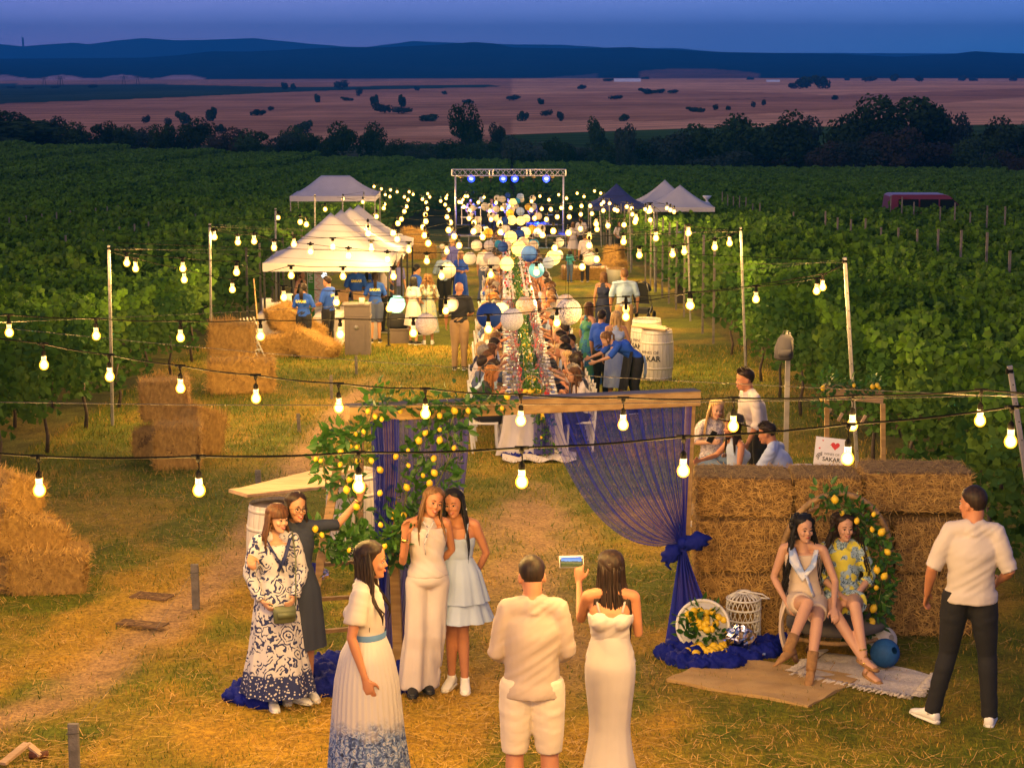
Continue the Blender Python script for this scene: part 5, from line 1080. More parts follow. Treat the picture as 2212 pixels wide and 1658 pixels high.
fl = [(620,645,48,'cream'),(700,640,32,'cream'),(440,665,46,'cream'),(775,680,44,'cream'),(885,640,40,'cream'),(790,530,40,'cream'),(860,540,42,'cream'),(570,545,32,'pale'),(1110,510,45,'pale'),(1080,555,40,'teal'),(1010,590,52,'lit'),(1055,640,32,'cream'),(1125,545,36,'cream'),(1280,530,38,'cream'),(1220,650,44,'gold'),(1285,645,46,'cream'),(1108,708,50,'pale'),(965,735,50,'gold'),(990,830,58,'lit'),(1115,838,56,'lit'),(1190,810,50,'cream'),(1355,775,48,'cream'),(705,765,46,'cream'),(795,805,48,'cream'),(895,840,48,'blue'),(825,890,42,'cream'),(525,822,42,'cream'),(518,948,56,'cream'),(630,990,62,'vein'),(665,1010,58,'gold'),(910,955,52,'white'),(1175,1000,66,'lit'),(1275,958,56,'gold'),(1390,950,60,'cream'),(1345,1005,52,'white'),(975,1065,76,'lit'),(1105,1030,62,'blue'),(1295,1160,64,'teal'),(1290,1180,60,'cream'),(810,1165,52,'teal'),(870,1200,64,'blue'),(675,1180,62,'lilac'),(505,1180,68,'vein'),(30,1195,32,'cream'),(930,1180,56,'cream'),(1645,1140,60,'white'),(1150,1140,70,'cream'),(935,490,34,'blue'),(430,770,40,'cream'),(990,690,40,'cream')]
lpal = {'cream': 'cream', 'lit': 'glowing yellow', 'pale': 'pale blue', 'teal': 'turquoise', 'gold': 'golden yellow', 'blue': 'deep blue', 'white': 'white', 'lilac': 'lilac', 'vein': 'cream net patterned'}
cnt_ = {}
for (x, y, r, k) in fl:
    (px, py), = crop(1100, 400, 5.5275, [(x, y)]); i = cnt_.get(k, 0); cnt_[k] = i+1
    bandn = 'far end near the stage' if y < 700 else ('two thirds along the table' if y < 900 else 'middle stretch of the table')
    sdn = 'left' if x < 800 else ('right' if x > 1180 else 'centre')
    lantern(px, py, r/5.5275*.8641*1.15, k, f'{ordn(i)} {lpal[k]} lantern in the cluster, {sdn}, {bandn}')

# =================== STRAW BALES ===================
def bale_mesh(L, Wd, H, seed, strands=1500, slen=.16, dsp=.07):
    rs = np.random.RandomState(seed); mb = MB(); nx, ny, nz = 12, 7, 7
    bm = bmesh.new(); bmesh.ops.create_cube(bm, size=1); bmesh.ops.subdivide_edges(bm, edges=bm.edges[:], cuts=6, use_grid_fill=True)
    for v in bm.verts:
        p = v.co.copy(); ex = 3.2 if dsp > .2 else 6; e = (abs(p.x)*2)**ex+(abs(p.y)*2)**ex+(abs(p.z)*2)**ex; k = 1-(.075 if dsp > .2 else .035)*max(0, e-1)
        v.co = Vector((p.x*L*k, p.y*Wd*k, p.z*H*k)); n_ = fbm(np.array([v.co.x*7+seed+v.co.y*3]), np.array([v.co.z*8+v.co.y*5]), 3)[0]-.5; v.co *= 1+n_*dsp
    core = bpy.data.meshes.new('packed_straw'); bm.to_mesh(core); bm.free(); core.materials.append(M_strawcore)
    # loose straws on the faces
    n = strands; ar = np.array([Wd*H, Wd*H, L*H, L*H, L*Wd, L*Wd]); f = rs.choice(6, n, p=ar/ar.sum()); c = rs.uniform(-.475, .475, (n, 3))*np.array([L, Wd, H]); nn = np.zeros((n, 3))
    for k in range(6):
        ax = k//2; s = 1 if k % 2 else -1; q = f == k; c[q, ax] = s*[L, Wd, H][ax]*.5*rs.uniform(.97, 1.02, q.sum()); nn[q, ax] = s
    d = rs.randn(n, 3)*np.array([1, .6, .8]); d -= nn*(d*nn).sum(1)[:, None]; d /= np.linalg.norm(d, axis=1)[:, None]; d += nn*rs.uniform(-.25, .5, n)[:, None]
    l = (slen*rs.uniform(.4, 1.2, n))[:, None]; w = rs.uniform(.002, .0042, n)[:, None]; sd2 = np.cross(d, nn); sd2 /= (np.linalg.norm(sd2, axis=1)[:, None]+1e-6)
    a = c-d*l*.5+nn*.004; b = c+nn*.012; e = c+d*l*.5+nn*.004
    V = np.stack([a-sd2*w, a+sd2*w, b+sd2*w, b-sd2*w, e], 1).reshape(-1, 3); I = np.arange(n)*5
    F = np.concatenate([np.stack([I, I+1, I+2, I+3], 1), np.stack([I+3, I+2, I+4, I+4], 1)])
    F4 = F[:n]; F3 = F[n:][:, :3]
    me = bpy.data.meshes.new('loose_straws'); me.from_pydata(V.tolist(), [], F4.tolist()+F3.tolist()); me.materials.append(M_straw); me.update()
    return core, me
BALES_BIG = [bale_mesh(1.0, .75, .52, s+20, 4200, .15) for s in range(3)]
BALES_LOOSE = [bale_mesh(1.0, .55, .45, s+40, 9000, .32, .36) for s in range(3)]
def bale(label, loc, rz=0, sc=(1, 1, 1), kind=None, tilt=(0, 0), group=None, seed=0):
    kind = kind or BALES_LOOSE; co, st = kind[seed % len(kind)]; t = thing('straw_bale', label, 'straw bale', loc, 0, group); t.rotation_euler = (R(tilt[0]), R(tilt[1]), R(rz))
    inst('packed_straw', co, t, sc=sc); o = inst('loose_straws', st, t, sc=sc); o['kind'] = 'stuff'
    m = MB()
    for yy in (-.28, .28): 
        hy, hz = .5*(.75 if kind is BALES_BIG else .5), .5*(.52 if kind is BALES_BIG else .5); m.tube([(yy*sc[0], -hy*sc[1]*1.01, -hz*sc[2]), (yy*sc[0], -hy*sc[1]*1.01, hz*sc[2]), (yy*sc[0], hy*sc[1]*1.01, hz*sc[2]), (yy*sc[0], hy*sc[1]*1.01, -hz*sc[2])], .003, 4)
    m.build('twine', M_straw, t); return t
# the straw wall on the right
yw = 18.58
hts = [(.60, .0), (.50, .60), (.37, 1.10)]; colx = [[1.66, 2.62, 3.38, 4.22], [1.66, 2.52, 3.44, 4.23], [1.66, 2.55, 3.18, 4.18]]
for li, (h, z) in enumerate(hts):
    for k in range(3):
        a, b = colx[li][k], colx[li][k+1]; xc = (a+b)/2; ln = ['bottom', 'middle', 'top'][li]; cn_ = ['left', 'middle', 'right'][k]
        bale(f'straw bale in the {ln} layer, {cn_} column, of the straw wall behind the round chair', (xc+rnd.uniform(-.01, .01), yw+rnd.uniform(-.03, .03)+(.05 if li == 2 else 0), gz(xc, yw)+z+h/2+(.05 if (li == 2 and k == 2) else 0)), rnd.uniform(-1.5, 1.5), ((b-a)*.985, .85, h/.52*.975), BALES_BIG, (0, rnd.uniform(-1, 1)), 'bales of the straw wall', li+k)
def stack(nm, L):
    for i, (px, py, h, rz, sc, tilt, nmx) in enumerate(L):
        p = G(px, py); bale(f'{nmx} {nm}', (p.x, p.y+.25*sc[1], gz(p.x, p.y)+h), rz, sc, BALES_LOOSE, tilt, None, i)
stack('of the bright heap at the far left edge', [(90, 1282, .20, 12, (.75, 1.1, .9), (0, 6), 'lower straw bale'), (-30, 1275, .24, -8, (.85, 1.2, 1.1), (0, 0), 'left lower straw bale'), (42, 1278, .55, 30, (.72, .9, .9), (6, 26), 'upper leaning straw bale'), (12, 1272, .92, 60, (.55, .8, .9), (8, 20), 'small topmost straw bale')])
stack('of the stack in front of the left vines', [(378, 1012, .28, 6, (.62, 1.1, 1.25), (0, 0), 'front lower straw bale'), (355, 985, .82, 3, (.66, .85, 1.15), (0, -3), 'top straw bale'), (425, 985, .34, 62, (.75, .7, 1.3), (0, 18), 'right leaning straw bale'), (322, 990, .22, 80, (.5, .6, .8), (0, 0), 'small left straw bale')])
stack('of the second stack, left of the tent bales', [(518, 850, .30, 4, (1.15, 1.1, 1.25), (0, 0), 'lower straw bale'), (500, 835, .90, -4, (.78, .9, 1.25), (0, 2), 'upper straw bale')])
stack('of the heap beside the food tent table', [(612, 770, .22, 10, (1.0, 1.1, .95), (0, -8), 'left lower straw bale'), (678, 774, .24, -25, (.95, 1.0, 1.0), (0, 24), 'right lower straw bale'), (648, 765, .58, 6, (1.0, .9, 1.0), (0, 28), 'middle sloping straw bale'), (606, 760, .80, 20, (.6, .8, .9), (5, -20), 'small top straw bale')])
stack('of the pile behind the white tents', [(905, 560, .3, 20, (1.3, 1.2, 1.3), (0, 0), 'lower straw bale'), (893, 558, .95, 10, (1.0, 1.0, 1.3), (0, 8), 'upper straw bale')])
stack('of the seating corner by the right vines', [(1262, 605, .22, 0, (1.5, 1.0, .9), (0, 0), 'blanket covered straw bale'), (1326, 600, .28, 60, (1.0, 1.1, 1.1), (0, 0), 'lower corner straw bale'), (1327, 596, .80, 70, (.75, 1.0, 1.1), (0, 0), 'upper corner straw bale')])
# =================== WOODEN ARCH, LADDER, TULLE ===================
def sheer(name, c, alpha=.5):
    m = bpy.data.materials.new(name); m.use_nodes = True; t = m.node_tree; b = t.nodes['Principled BSDF']; b.inputs['Base Color'].default_value = (*c, 1); b.inputs['Roughness'].default_value = .7
    tr = t.nodes.new('ShaderNodeBsdfTransparent'); ms = t.nodes.new('ShaderNodeMixShader'); at = t.nodes.new('ShaderNodeAttribute'); at.attribute_name = 'den'
    ms2 = t.nodes.new('ShaderNodeMixShader'); tl = t.nodes.new('ShaderNodeBsdfTranslucent'); tl.inputs[0].default_value = (*c, 1); ms2.inputs[0].default_value = .4
    t.links.new(b.outputs[0], ms2.inputs[1]); t.links.new(tl.outputs[0], ms2.inputs[2]); t.links.new(at.outputs['Fac'], ms.inputs[0]); t.links.new(tr.outputs[0], ms.inputs[1]); t.links.new(ms2.outputs[0], ms.inputs[2]); t.links.new(ms.outputs[0], t.nodes['Material Output'].inputs[0]); return m
M_sheer = sheer('sheer_blue_tulle', (.015, .025, .42)); M_sheer2 = sheer('sheer_violet_tulle', (.085, .075, .36))
def curtain(label, top_a, top_b, ctrl, gather, wtop=1.0, tail=None, name='tulle_curtain', m=None, nu=150, nv=40, fold=.045, nf=13, seed=1, base=.32, group=None):
    """cloth hung from top_a..top_b and drawn to the gather point; ctrl(u,v) -> position"""
    vs = []; den = []
    for jv in range(nv+1):
        v = jv/nv
        for i in range(nu+1):
            u = i/nu; p = ctrl(u, v); ph = u*nf*6.283+seed+1.7*math.sin(u*5+seed); f = math.sin(ph); f2 = math.sin(u*nf*2.6*6.283+seed*2)
            off = (f*fold+f2*fold*.35)*(.4+.6*min(1, v*3))*(1-.6*v); vs.append(p+Vector((f2*.008, off, 0)))
            dn = base+.38*max(0, f)**6+.22*max(0, f2)**8+.30*v**3+(.25 if (u < .012 or u > .988) else 0); den.append(min(.97, dn))
    F = [(j*(nu+1)+i, j*(nu+1)+i+1, (j+1)*(nu+1)+i+1, (j+1)*(nu+1)+i) for j in range(nv) for i in range(nu)]
    me = bpy.data.meshes.new(name); me.from_pydata([tuple(v) for v in vs], [], F); at = me.attributes.new('den', 'FLOAT', 'POINT'); at.data.foreach_set('value', den); me.materials.append(m or M_sheer)
    me.polygons.foreach_set('use_smooth', [True]*len(F)); me.update(); o = bpy.data.objects.new(name, me); link(o); tag(o, label, 'curtain', group); return o
BL = P(750, 893, 16.95); BR = P(1506, 858, 18.05)
arch = thing('wooden_arch', 'wooden entrance arch with a long top beam hung with blue tulle', 'arch', (0, 17.5, gz(0, 17.5)))
def toA(v): return Vector(v)-arch.location
m = MB(); m.beam(toA(BL), toA(BR), .15, .13, cham=.006); m.build('top_beam', M_beam, arch, False)
m = MB(); up = Vector((0, 0, .068)); m.beam(toA(BL)+up, toA(BR)+up, .158, .008); m.build('beam_top_board', M_beam_top, arch, False)
RPb = P(1470, 1392, 18.12); RPt = P(1492, 870, 18.12); LPb = P(862, 1440, 17.1); LPt = P(838, 890, 17.08)
for a, b in ((RPb, RPt), (LPb, LPt)): a = a.copy(); a.z = gz(a.x, a.y)-.05; m = MB(); m.beam(toA(a), toA(b), .085, .085, up=(0, 1, 0), cham=.006); m.build('post', M_beam, arch, False)
# right curtain drawn to the bow
GR = P(1474, 1170, 17.98)
TA = P(1172, 884, 17.55)+Vector((0, -.05, -.02)); TB = P(1493, 870, 18.02)+Vector((0, -.06, -.02))
def cr_(u, v):
    a = TA.lerp(TB, u); g = GR+Vector((lerp(-.05, .02, u), lerp(.02, -.03, u), lerp(.02, -.02, u)*-1))
    sagx = (1-u); c = a.lerp(g, v); belly = math.sin(math.pi*v)
    c.z -= belly*(.30*sagx**1.3)*(1+.5*v); c.x -= belly*.02*sagx; c.x -= sagx*.10*math.sin(math.pi*min(1, v*1.2))*(1-v)
    return c
curtain('sheer blue tulle curtain drawn to the right post of the arch', TA, TB, cr_, GR, base=.44)
def tail_(u, v):   # below the bow, falling to the ground
    w = lerp(.05, .52, v**1.1); x = GR.x-.02-.06*v+w*(u-.12); return Vector((x, GR.y-.03-.10*v*u, lerp(GR.z-.05, gz(x, 18)+.02, v)))
curtain('lower end of the right tulle curtain below its bow, falling to the ground', None, None, tail_, None, base=.85, nf=5, seed=3, nu=70, nv=24, fold=.03)
b = thing('tulle_bow', 'royal blue tulle bow tied round the right post of the arch', 'bow', GR)
m = MB(); m.ball((0, -.03, 0), (.05, .06, .055), 12, 8); m.build('knot', M_tulle, b)
for k, (dx, dz, rx, rz_) in enumerate([(.11, .01, .13, .075), (-.10, -.10, .10, .07)]):
    m = MB(); m.ball((0, 0, 0), (rx, .055, rz_), 16, 10); o = m.build('loop', M_tulle, b); o.location = (dx, -.04, dz); o.rotation_euler = (0, R(-12 if k == 0 else -38), 0)
    for v in o.data.vertices: v.co *= 1+.22*math.sin(v.co.x*60+v.co.z*90+k)+.1*math.sin(v.co.y*120)
m = MB(); m.tube([(-.02, -.03, -.03), (-.10, -.05, -.10), (-.14, -.05, -.2), (-.10, -.05, -.24)], [.03, .045, .04, .02], 8, flat=.4); m.build('ribbon_end', M_tulle, b)
# left curtains
LTa, LTb = P(802, 905, 17.0), P(1012, 898, 17.3)
def cl_(u, v):
    a = LTa.lerp(LTb, u)+Vector((0, .03, 0)); bx = lerp(822, 905, u); g = P(bx, 1400, 17.15); s = v**1.15; c = a.lerp(g, s); c.x += .10*u*math.sin(math.pi*v); return c
curtain('sheer violet tulle curtain behind the lemon garland on the left of the arch', None, None, cl_, None, base=.62, nf=8, seed=2, m=M_sheer2, fold=.04)
def cl2(u, v):
    a = P(lerp(800, 862, u), 905, 16.96); g = P(lerp(812, 836, u), 1300, 16.9); return a.lerp(g, v)+Vector((.02*math.sin(v*5), 0, 0))
curtain('narrow denser blue tulle strip hanging beside the left post of the arch', None, None, cl2, None, base=.55, nf=4, seed=5, nu=50, fold=.03)
def cl3(u, v):
    p = P(lerp(1200, 1262, u), lerp(880, 990, v), 17.7); return p
# blue cloth draped on the ladder foot
def cl4(u, v): return P(lerp(650, 682, u)-6*v*u, lerp(1215, 1400, v), 16.35+.05*u)
curtain('royal blue cloth hanging on the ladder behind the woman in the floral dress', None, None, cl4, None, base=.9, nf=3, seed=7, nu=40, nv=20, fold=.03)
# ladder
lad = thing('wooden_ladder', 'leaning wooden ladder overgrown with lemon garland at the left of the arch', 'ladder', G(740, 1480)); 
def toL(v): return Vector(v)-lad.location
l0, l1 = P(737, 968, 16.9), P(640, 1500, 16.2); r0, r1 = P(776, 930, 17.3), P(775, 1420, 17.0)
for a, b_ in ((l0, l1), (r0, r1)): m = MB(); m.beam(toL(a), toL(b_), .075, .035, up=(0, 1, 0), cham=.004); m.build('rail', M_wood, lad, False)
for k, (y1, y2) in enumerate([(1075, 1068), (1145, 1138), (1222, 1213), (1297, 1288), (1368, 1356)]):
    t1 = (y1-968)/(1500-968); t2 = (y2-930)/(1420-930); m = MB(); m.beam(toL(l0.lerp(l1, t1)), toL(r0.lerp(r1, t2)), .05, .03); m.build('rung', M_wood, lad, False)
# ---- lemon garlands ----
def leafcloud_path(path, n, spread, size, seed, droop=.0):
    rs = np.random.RandomState(seed); path = np.array([list(p) for p in path]); seg = np.linalg.norm(np.diff(path, axis=0), axis=1); cs = np.r_[0, np.cumsum(seg)]; t = np.sort(rs.uniform(0, cs[-1], n)); q = np.searchsorted(cs, t, side='right')-1; q = np.clip(q, 0, len(seg)-1); u = (t-cs[q])/seg[q]
    c = path[q]*(1-u[:, None])+path[q+1]*u[:, None]; base = c.copy(); off = rs.randn(n, 3)*spread; c = c+off; d = off/(np.linalg.norm(off, axis=1)[:, None]+1e-6)+rs.randn(n, 3)*.5+np.array([0, -.2, -droop]); d /= np.linalg.norm(d, axis=1)[:, None]
    side = np.cross(d, rs.randn(n, 3)); side /= np.linalg.norm(side, axis=1)[:, None]; nor = np.cross(d, side); L = size*rs.uniform(.6, 1.25, n)[:, None]; Wd = L*.24
    V = np.stack([c, c+d*L*.3+side*Wd*.9+nor*L*.05, c+d*L*.65+side*Wd*.8+nor*L*.06, c+d*L-nor*L*.08, c+d*L*.65-side*Wd*.8+nor*L*.06, c+d*L*.3-side*Wd*.9+nor*L*.05, c+d*L*.5-nor*L*.02], 1).reshape(-1, 3)
    I = np.arange(n)*7; T = [(0, 1, 6), (1, 2, 6), (2, 3, 6), (3, 4, 6), (4, 5, 6), (5, 0, 6)]; F = np.concatenate([np.stack([I+a, I+b, I+c_], 1) for a, b, c_ in T]); return V, F, c
_l = MB(); _l.loft([((0, 0, z*.05), (r*.05, 0, 0), (0, r*.05, 0)) for z, r in [(-.86, .05), (-.78, .16), (-.62, .40), (-.35, .60), (0, .68), (.35, .60), (.62, .38), (.78, .15), (.90, .06)]], 12); lemon_me = _l.mesh('lemon', M_lemon)
def garland(label, path, n, spread, size, lemons, seed, ls=.82, droop=.0, stem=.006, category='garland'):
    path = [Vector(p) for p in path]; t = thing('lemon_garland', label, category, path[0]); V, F, _ = leafcloud_path([p-path[0] for p in path], n, spread, size, seed, droop)
    o = bpy.data.objects.new('leaves', fast_mesh('leaves', V, F, M_leafg, smooth=False)); link(o, t); o['kind'] = 'stuff'
    m = MB(); m.tube([p-path[0] for p in path], stem, 5); m.build('stem', M_vinestem, t); rs = random.Random(seed)
    if isinstance(lemons, int):
        L = []
        for i in range(lemons): k = rs.uniform(0, len(path)-1.001); a = path[int(k)].lerp(path[int(k)+1], k % 1); L.append(a+Vector((rs.uniform(-1, 1)*spread*1.3, -spread*rs.uniform(.3, 1.5), rs.uniform(-1.2, .8)*spread)))
    else: L = lemons
    for p in L: inst('lemon', lemon_me, t, p-path[0], rot=(rs.uniform(-.6, .6), rs.uniform(-.7, .7), rs.uniform(0, 6)), sc=ls*rs.uniform(.6, 1.1))
    return t
M_vinestem = mat('green_stem', (.10, .12, .03), var=.2)
def pp(L, y): return [P(a, b, y) for a, b in L]
LQ = crop(740, 940, 5.5275, [(750,970),(615,1040),(610,1220),(740,1425),(705,1565),(995,480),(1095,560),(1185,595),(825,800),(935,765),(845,975),(275,1145),(855,1165),(1040,1165),(1160,1290),(1160,1615)])
garland('lemon garland climbing the left post and ladder of the arch', pp([(812,850),(800,905),(775,945),(760,985),(745,1030),(752,1075),(775,1120),(760,1160),(730,1180)], 16.75), 250, .06, .10, [P(a, b, 16.6) for a, b in LQ], 1, ls=.78)
garland('bright green lemon sprig sticking out to the left of the ladder', pp([(770,960),(735,935),(715,935),(700,955),(694,985),(700,1020),(705,1045)], 16.6), 130, .035, .10, pp([(693,995)], 16.5), 2)
garland('lemon garland wound along the left half of the arch beam', pp([(800,880),(850,870),(900,880),(960,868),(1010,880),(1060,866),(1105,856)], 17.1), 220, .05, .09, [P(a, b, 16.95) for a, b in crop(700, 900, 3.16, [(755,445),(1380,398),(1487,398),(1755,378),(1795,285),(1262,437),(950,400)])], 3)
garland('lemon garland hanging from the beam in front of the violet tulle', pp([(985,885),(968,930),(975,980),(950,1035),(930,1080),(905,1130),(890,1180),(860,1215)], 17.0), 260, .06, .095, [P(a, b, 16.85) for a, b in crop(700, 900, 3.16, [(1262,548),(1262,630),(1375,692),(1220,890),(1130,910),(1182,972),(1215,775)])], 4)
garland('lemon garland hanging from the beam nearer to the left post', pp([(930,890),(925,940),(905,965),(900,1010),(880,1060),(870,1110),(850,1160),(835,1200)], 16.98), 240, .06, .095, [P(a, b, 16.83) for a, b in crop(700, 900, 3.16, [(1098,635),(1148,575),(1013,713),(915,760),(790,865),(1015,830),(1002,1005),(885,1225),(980,1225)])], 5)
garland('thick lemon garland along the lower rungs of the ladder between the women', pp([(668,1150),(710,1165),(740,1190),(770,1165),(800,1180),(830,1160),(862,1150),(885,1120)], 16.2), 290, .06, .10, [P(a, b, 16.05) for a, b in crop(700, 900, 3.16, [(330,1378),(605,1157),(525,1022),(278,1330),(790,1050),(795,1300),(825,1470),(550,1500)])], 6)
# =================== THE ROUND CHAIR AND ITS CORNER ===================
cc = P(1806, 1208, 17.55); rc = 118*17.9/FPX
ch = thing('round_rattan_chair', 'round rattan ring chair with grey cushion in front of the straw wall', 'chair', G(1806, 1392)); org = ch.location.copy()
M_rattan = mat('rattan', (.30, .18, .07), rough=.6, var=.3, scale=20, bump=.3)
def toC(v): return Vector(v)-org
m = MB(); rx_, rz_ = 118*17.9/FPX, 148*17.9/FPX
ring = [Vector((math.cos(a)*rx_, -.05*math.sin(a), math.sin(a)*rz_))+toC(cc) for a in np.linspace(0, 2*math.pi, 49)]; m.tube(ring, .028, 8, cap=False); m.build('outer_ring', M_rattan, ch)
m = MB(); ring2 = [Vector((math.cos(a)*rx_*.93, .30-.02*math.sin(a), math.sin(a)*rz_*.85-.08))+toC(cc) for a in np.linspace(0, 2*math.pi, 49)]; m.tube(ring2, .015, 6, cap=False)
m.build('back_ring', M_rattan, ch)
for i in range(0, 48, 2): m = MB(); m.tube([ring[i], (ring[i]+ring2[i])/2+Vector((0, .04, 0)), ring2[i]], .007, 5); m.build('rib', M_rattan, ch)
m = MB(); c_ = toC(P(1806, 1345, 17.5)); m.loft([(c_+Vector((0, 0, -.05)), (rx_*.75, 0, 0), (0, .30, 0)), (c_+Vector((0, 0, -.02)), (rx_*.92, 0, 0), (0, .36, 0)), (c_+Vector((0, 0, .04)), (rx_*.92, 0, 0), (0, .36, 0)), (c_+Vector((0, 0, .07)), (rx_*.75, 0, 0), (0, .30, 0))], 24); m.build('seat_cushion', fab('grey_cushion', (.10, .09, .08)), ch)
m = MB(); m.tube([Vector((math.cos(a)*rx_*.85, .32*math.sin(a), 0))+c_+Vector((0, .02, -.10)) for a in np.linspace(0, 6.283, 33)], .02, 8, cap=False); m.build('seat_hoop', M_rattan, ch)
for sx_, sy_ in ((-1, -1), (1, -1), (-1, 1), (1, 1)): m = MB(); m.tube([c_+Vector((sx_*.22, sy_*.2, -.08)), Vector((sx_*.30, sy_*.28+.05, .0))], .02, 8); m.build('leg', M_rattan, ch)
GL = crop(1880, 1200, 3.014, [(625,145),(680,248),(790,305),(905,370),(977,390),(940,673),(997,722),(937,808),(903,1065),(862,1107),(918,255),(915,965),(1022,540)])
garland('lemon garland wound round the right side of the round rattan chair', pp([(1770,1075),(1810,1085),(1850,1110),(1880,1150),(1902,1195),(1908,1240),(1900,1290),(1885,1330),(1862,1365),(1845,1382)], 17.42), 560, .05, .085, [P(a, b, 17.3) for a, b in GL], 9, ls=.95)
# rugs
def rug(name, label, cat, pts, m, th=.012, fringe=0, bump=.006, mfr=None):
    P0 = [G(a, b, .012) for a, b in pts]; t = thing(name, label, cat, P0[0]); n = 26
    def fn(u, v):
        p = P0[0].lerp(P0[1], u).lerp(P0[3].lerp(P0[2], u), v); return p-P0[0]+Vector((0, 0, th+bump*(math.sin(u*11+v*5)+math.sin(v*17-u*6))))
    mb = MB(); mb.grid(fn, n, n); 
    for (a, b) in (((0, 0), (1, 0)), ((1, 0), (1, 1)), ((1, 1), (0, 1)), ((0, 1), (0, 0))):
        mb.grid(lambda u, v: fn(lerp(a[0], b[0], u), lerp(a[1], b[1], u))-Vector((0, 0, (th+bump*2+.004)*v)), n, 1)
    mb.build('woven_cloth', m, t)
    if fringe:
        f = MB(); rs = random.Random(2)
        for i in range(fringe):
            for (e0, e1, dr) in ((P0[0], P0[1], -1), (P0[1], P0[2], 1), (P0[3], P0[0], -1)):
                u = rs.random(); p = e0.lerp(e1, u)-P0[0]+Vector((0, 0, .02)); d = (e1-e0).cross(Vector((0, 0, 1))).normalized(); d = d if rs.random() < 2 else d; c0 = (P0[0]+P0[2])/2-P0[0]; d = d if d.dot(p-c0) > 0 else -d
                f.tube([p, p+d*.04+Vector((rs.uniform(-.02, .02), 0, .002)), p+d*rs.uniform(.06, .10)+Vector((rs.uniform(-.03, .03), 0, -.008))], [.006, .007, .004], 4)
        o = f.build('fringe', mfr or m, t); o['kind'] = 'stuff'
    return t
rug('jute_rug', 'plain tan jute rug lying in front of the seated women', 'rug', [(1440, 1468), (1745, 1526), (1868, 1462), (1560, 1418)], mat('jute_cloth', (.42, .26, .10), col2=(.52, .34, .14), scale=4, bump=.5, bscale=150, rough=.9))
rug('fringed_rug', 'white fringed woven rug under the blue ball lantern', 'rug', [(1718, 1456), (1968, 1506), (2010, 1458), (1790, 1408)], mat('white_woven_cloth', (.60, .53, .46), var=.12, scale=30, bump=.8, bscale=90, rough=.95), fringe=90)
def paperball(label, px, py, r, k, cat='paper lantern'):
    D = .40*r/36; d = D*FPX/(2*r); 
    p = G(px, py+r*.93); d = p.y; D = 2*r*d*1.03/FPX; t = thing('paper_lantern', label, cat, (p.x, d+D*.3, gz(p.x, d)+D/2+.015), .4, None, D); inst('paper_shade', LME[k], t, rot=(1.1, .4, 0)); return t
LM['ballblue'] = mat('matt_blue_paper', (.015, .10, .30), rough=.7, var=.1, transl=.2); LME['ballblue'] = lantern_mesh(LM['ballblue'])
paperball('round blue paper lantern lying on the fringed rug', 1914, 1420, 32, 'ballblue'); paperball('white paper lantern lying behind the blue one', 1920, 1410, 32, 'lilac').location.y += .25
paperball('small white paper lantern half hidden beside the leg of the round chair', 1872, 1398, 22, 'white').location.y += .12
# white woven tall lantern basket
wl = thing('wicker_lantern', 'tall white open-weave wicker lantern with a handle', 'lantern', G(1609, 1388)+Vector((0, .15, 0))); H_ = 110*18/FPX; r_ = 38*18/FPX
wl.location.z = gz(0, wl.location.y)
for k in range(20):
    a = 6.283*k/20
    for s in (-1, 1):
        m = MB(); m.tube([Vector((math.cos(a+s*z*1.1)*r_*(1 if z < .88 else lerp(1, .35, (z-.88)/.12)), math.sin(a+s*z*1.1)*r_*(1 if z < .88 else lerp(1, .35, (z-.88)/.12)), z*H_)) for z in np.linspace(0, 1, 12)], .0065, 4, flat=.5); m.build('woven_strip', M_white, wl)
for z in (0.01, .22, .44, .66, .86, .99): m = MB(); rr0 = r_*(1 if z < .9 else .38); m.tube([(math.cos(a)*rr0, math.sin(a)*rr0, z*H_) for a in np.linspace(0, 6.283, 25)], .010, 6, cap=False); m.build('hoop', M_white, wl)
m = MB(); m.tube([(-.10, 0, H_*.95), (0, -.03, H_*1.03), (.16, -.06, H_*.98), (.22, -.08, H_*.90), (.14, -.1, H_*.93)], .008, 6); m.build('handle', M_white, wl)
# basket of lemons lying on its side
bk = thing('wicker_basket', 'white wicker basket tipped forward with lemons and leaves inside', 'basket', G(1520, 1410)); 
bk.location.z = gz(0, bk.location.y); ax = Vector((-.05, -.93, .36)).normalized(); ex = Vector((1, -.05, 0)).normalized(); ey = ex.cross(ax); cen = Vector((0, .10, 56*17.8/FPX*.98)); rb_ = 57*17.8/FPX
m = MB(); m.loft([(cen+ax*(z), ex*r, ey*r) for z, r in [(-.26, .12), (-.24, .16), (-.12, .20), (0, rb_)]], 28); m.build('wicker_bowl', M_white, bk)
m = MB(); m.tube([cen+ex*math.cos(a)*rb_+ey*math.sin(a)*rb_ for a in np.linspace(0, 6.283, 41)], .016, 7, cap=False); m.build('braided_rim', M_white, bk)
rs = random.Random(4)
for z, r in [(-.05, .215), (-.10, .205), (-.15, .19), (-.2, .175)]: m = MB(); m.tube([cen+ax*z+(ex*math.cos(a)+ey*math.sin(a))*(r+.01) for a in np.linspace(0, 6.283, 31)], .009, 5, cap=False); m.build('woven_band', M_white, bk)
m = MB(); m.loft([(cen+ax*-.06, ex*rb_*.85, ey*rb_*.85), (cen+ax*-.045, ex*rb_*.3, ey*rb_*.3)], 20); m.build('filling', M_soil, bk)
V, F, _ = leafcloud_path([cen+ax*-.02+(ex*math.cos(a)+ey*math.sin(a))*rb_*.62 for a in np.linspace(.3, 5.5, 14)], 200, .035, .10, 5); o = bpy.data.objects.new('leaves', fast_mesh('leaves', V, F, M_leafg)); link(o, bk); o['kind'] = 'stuff'
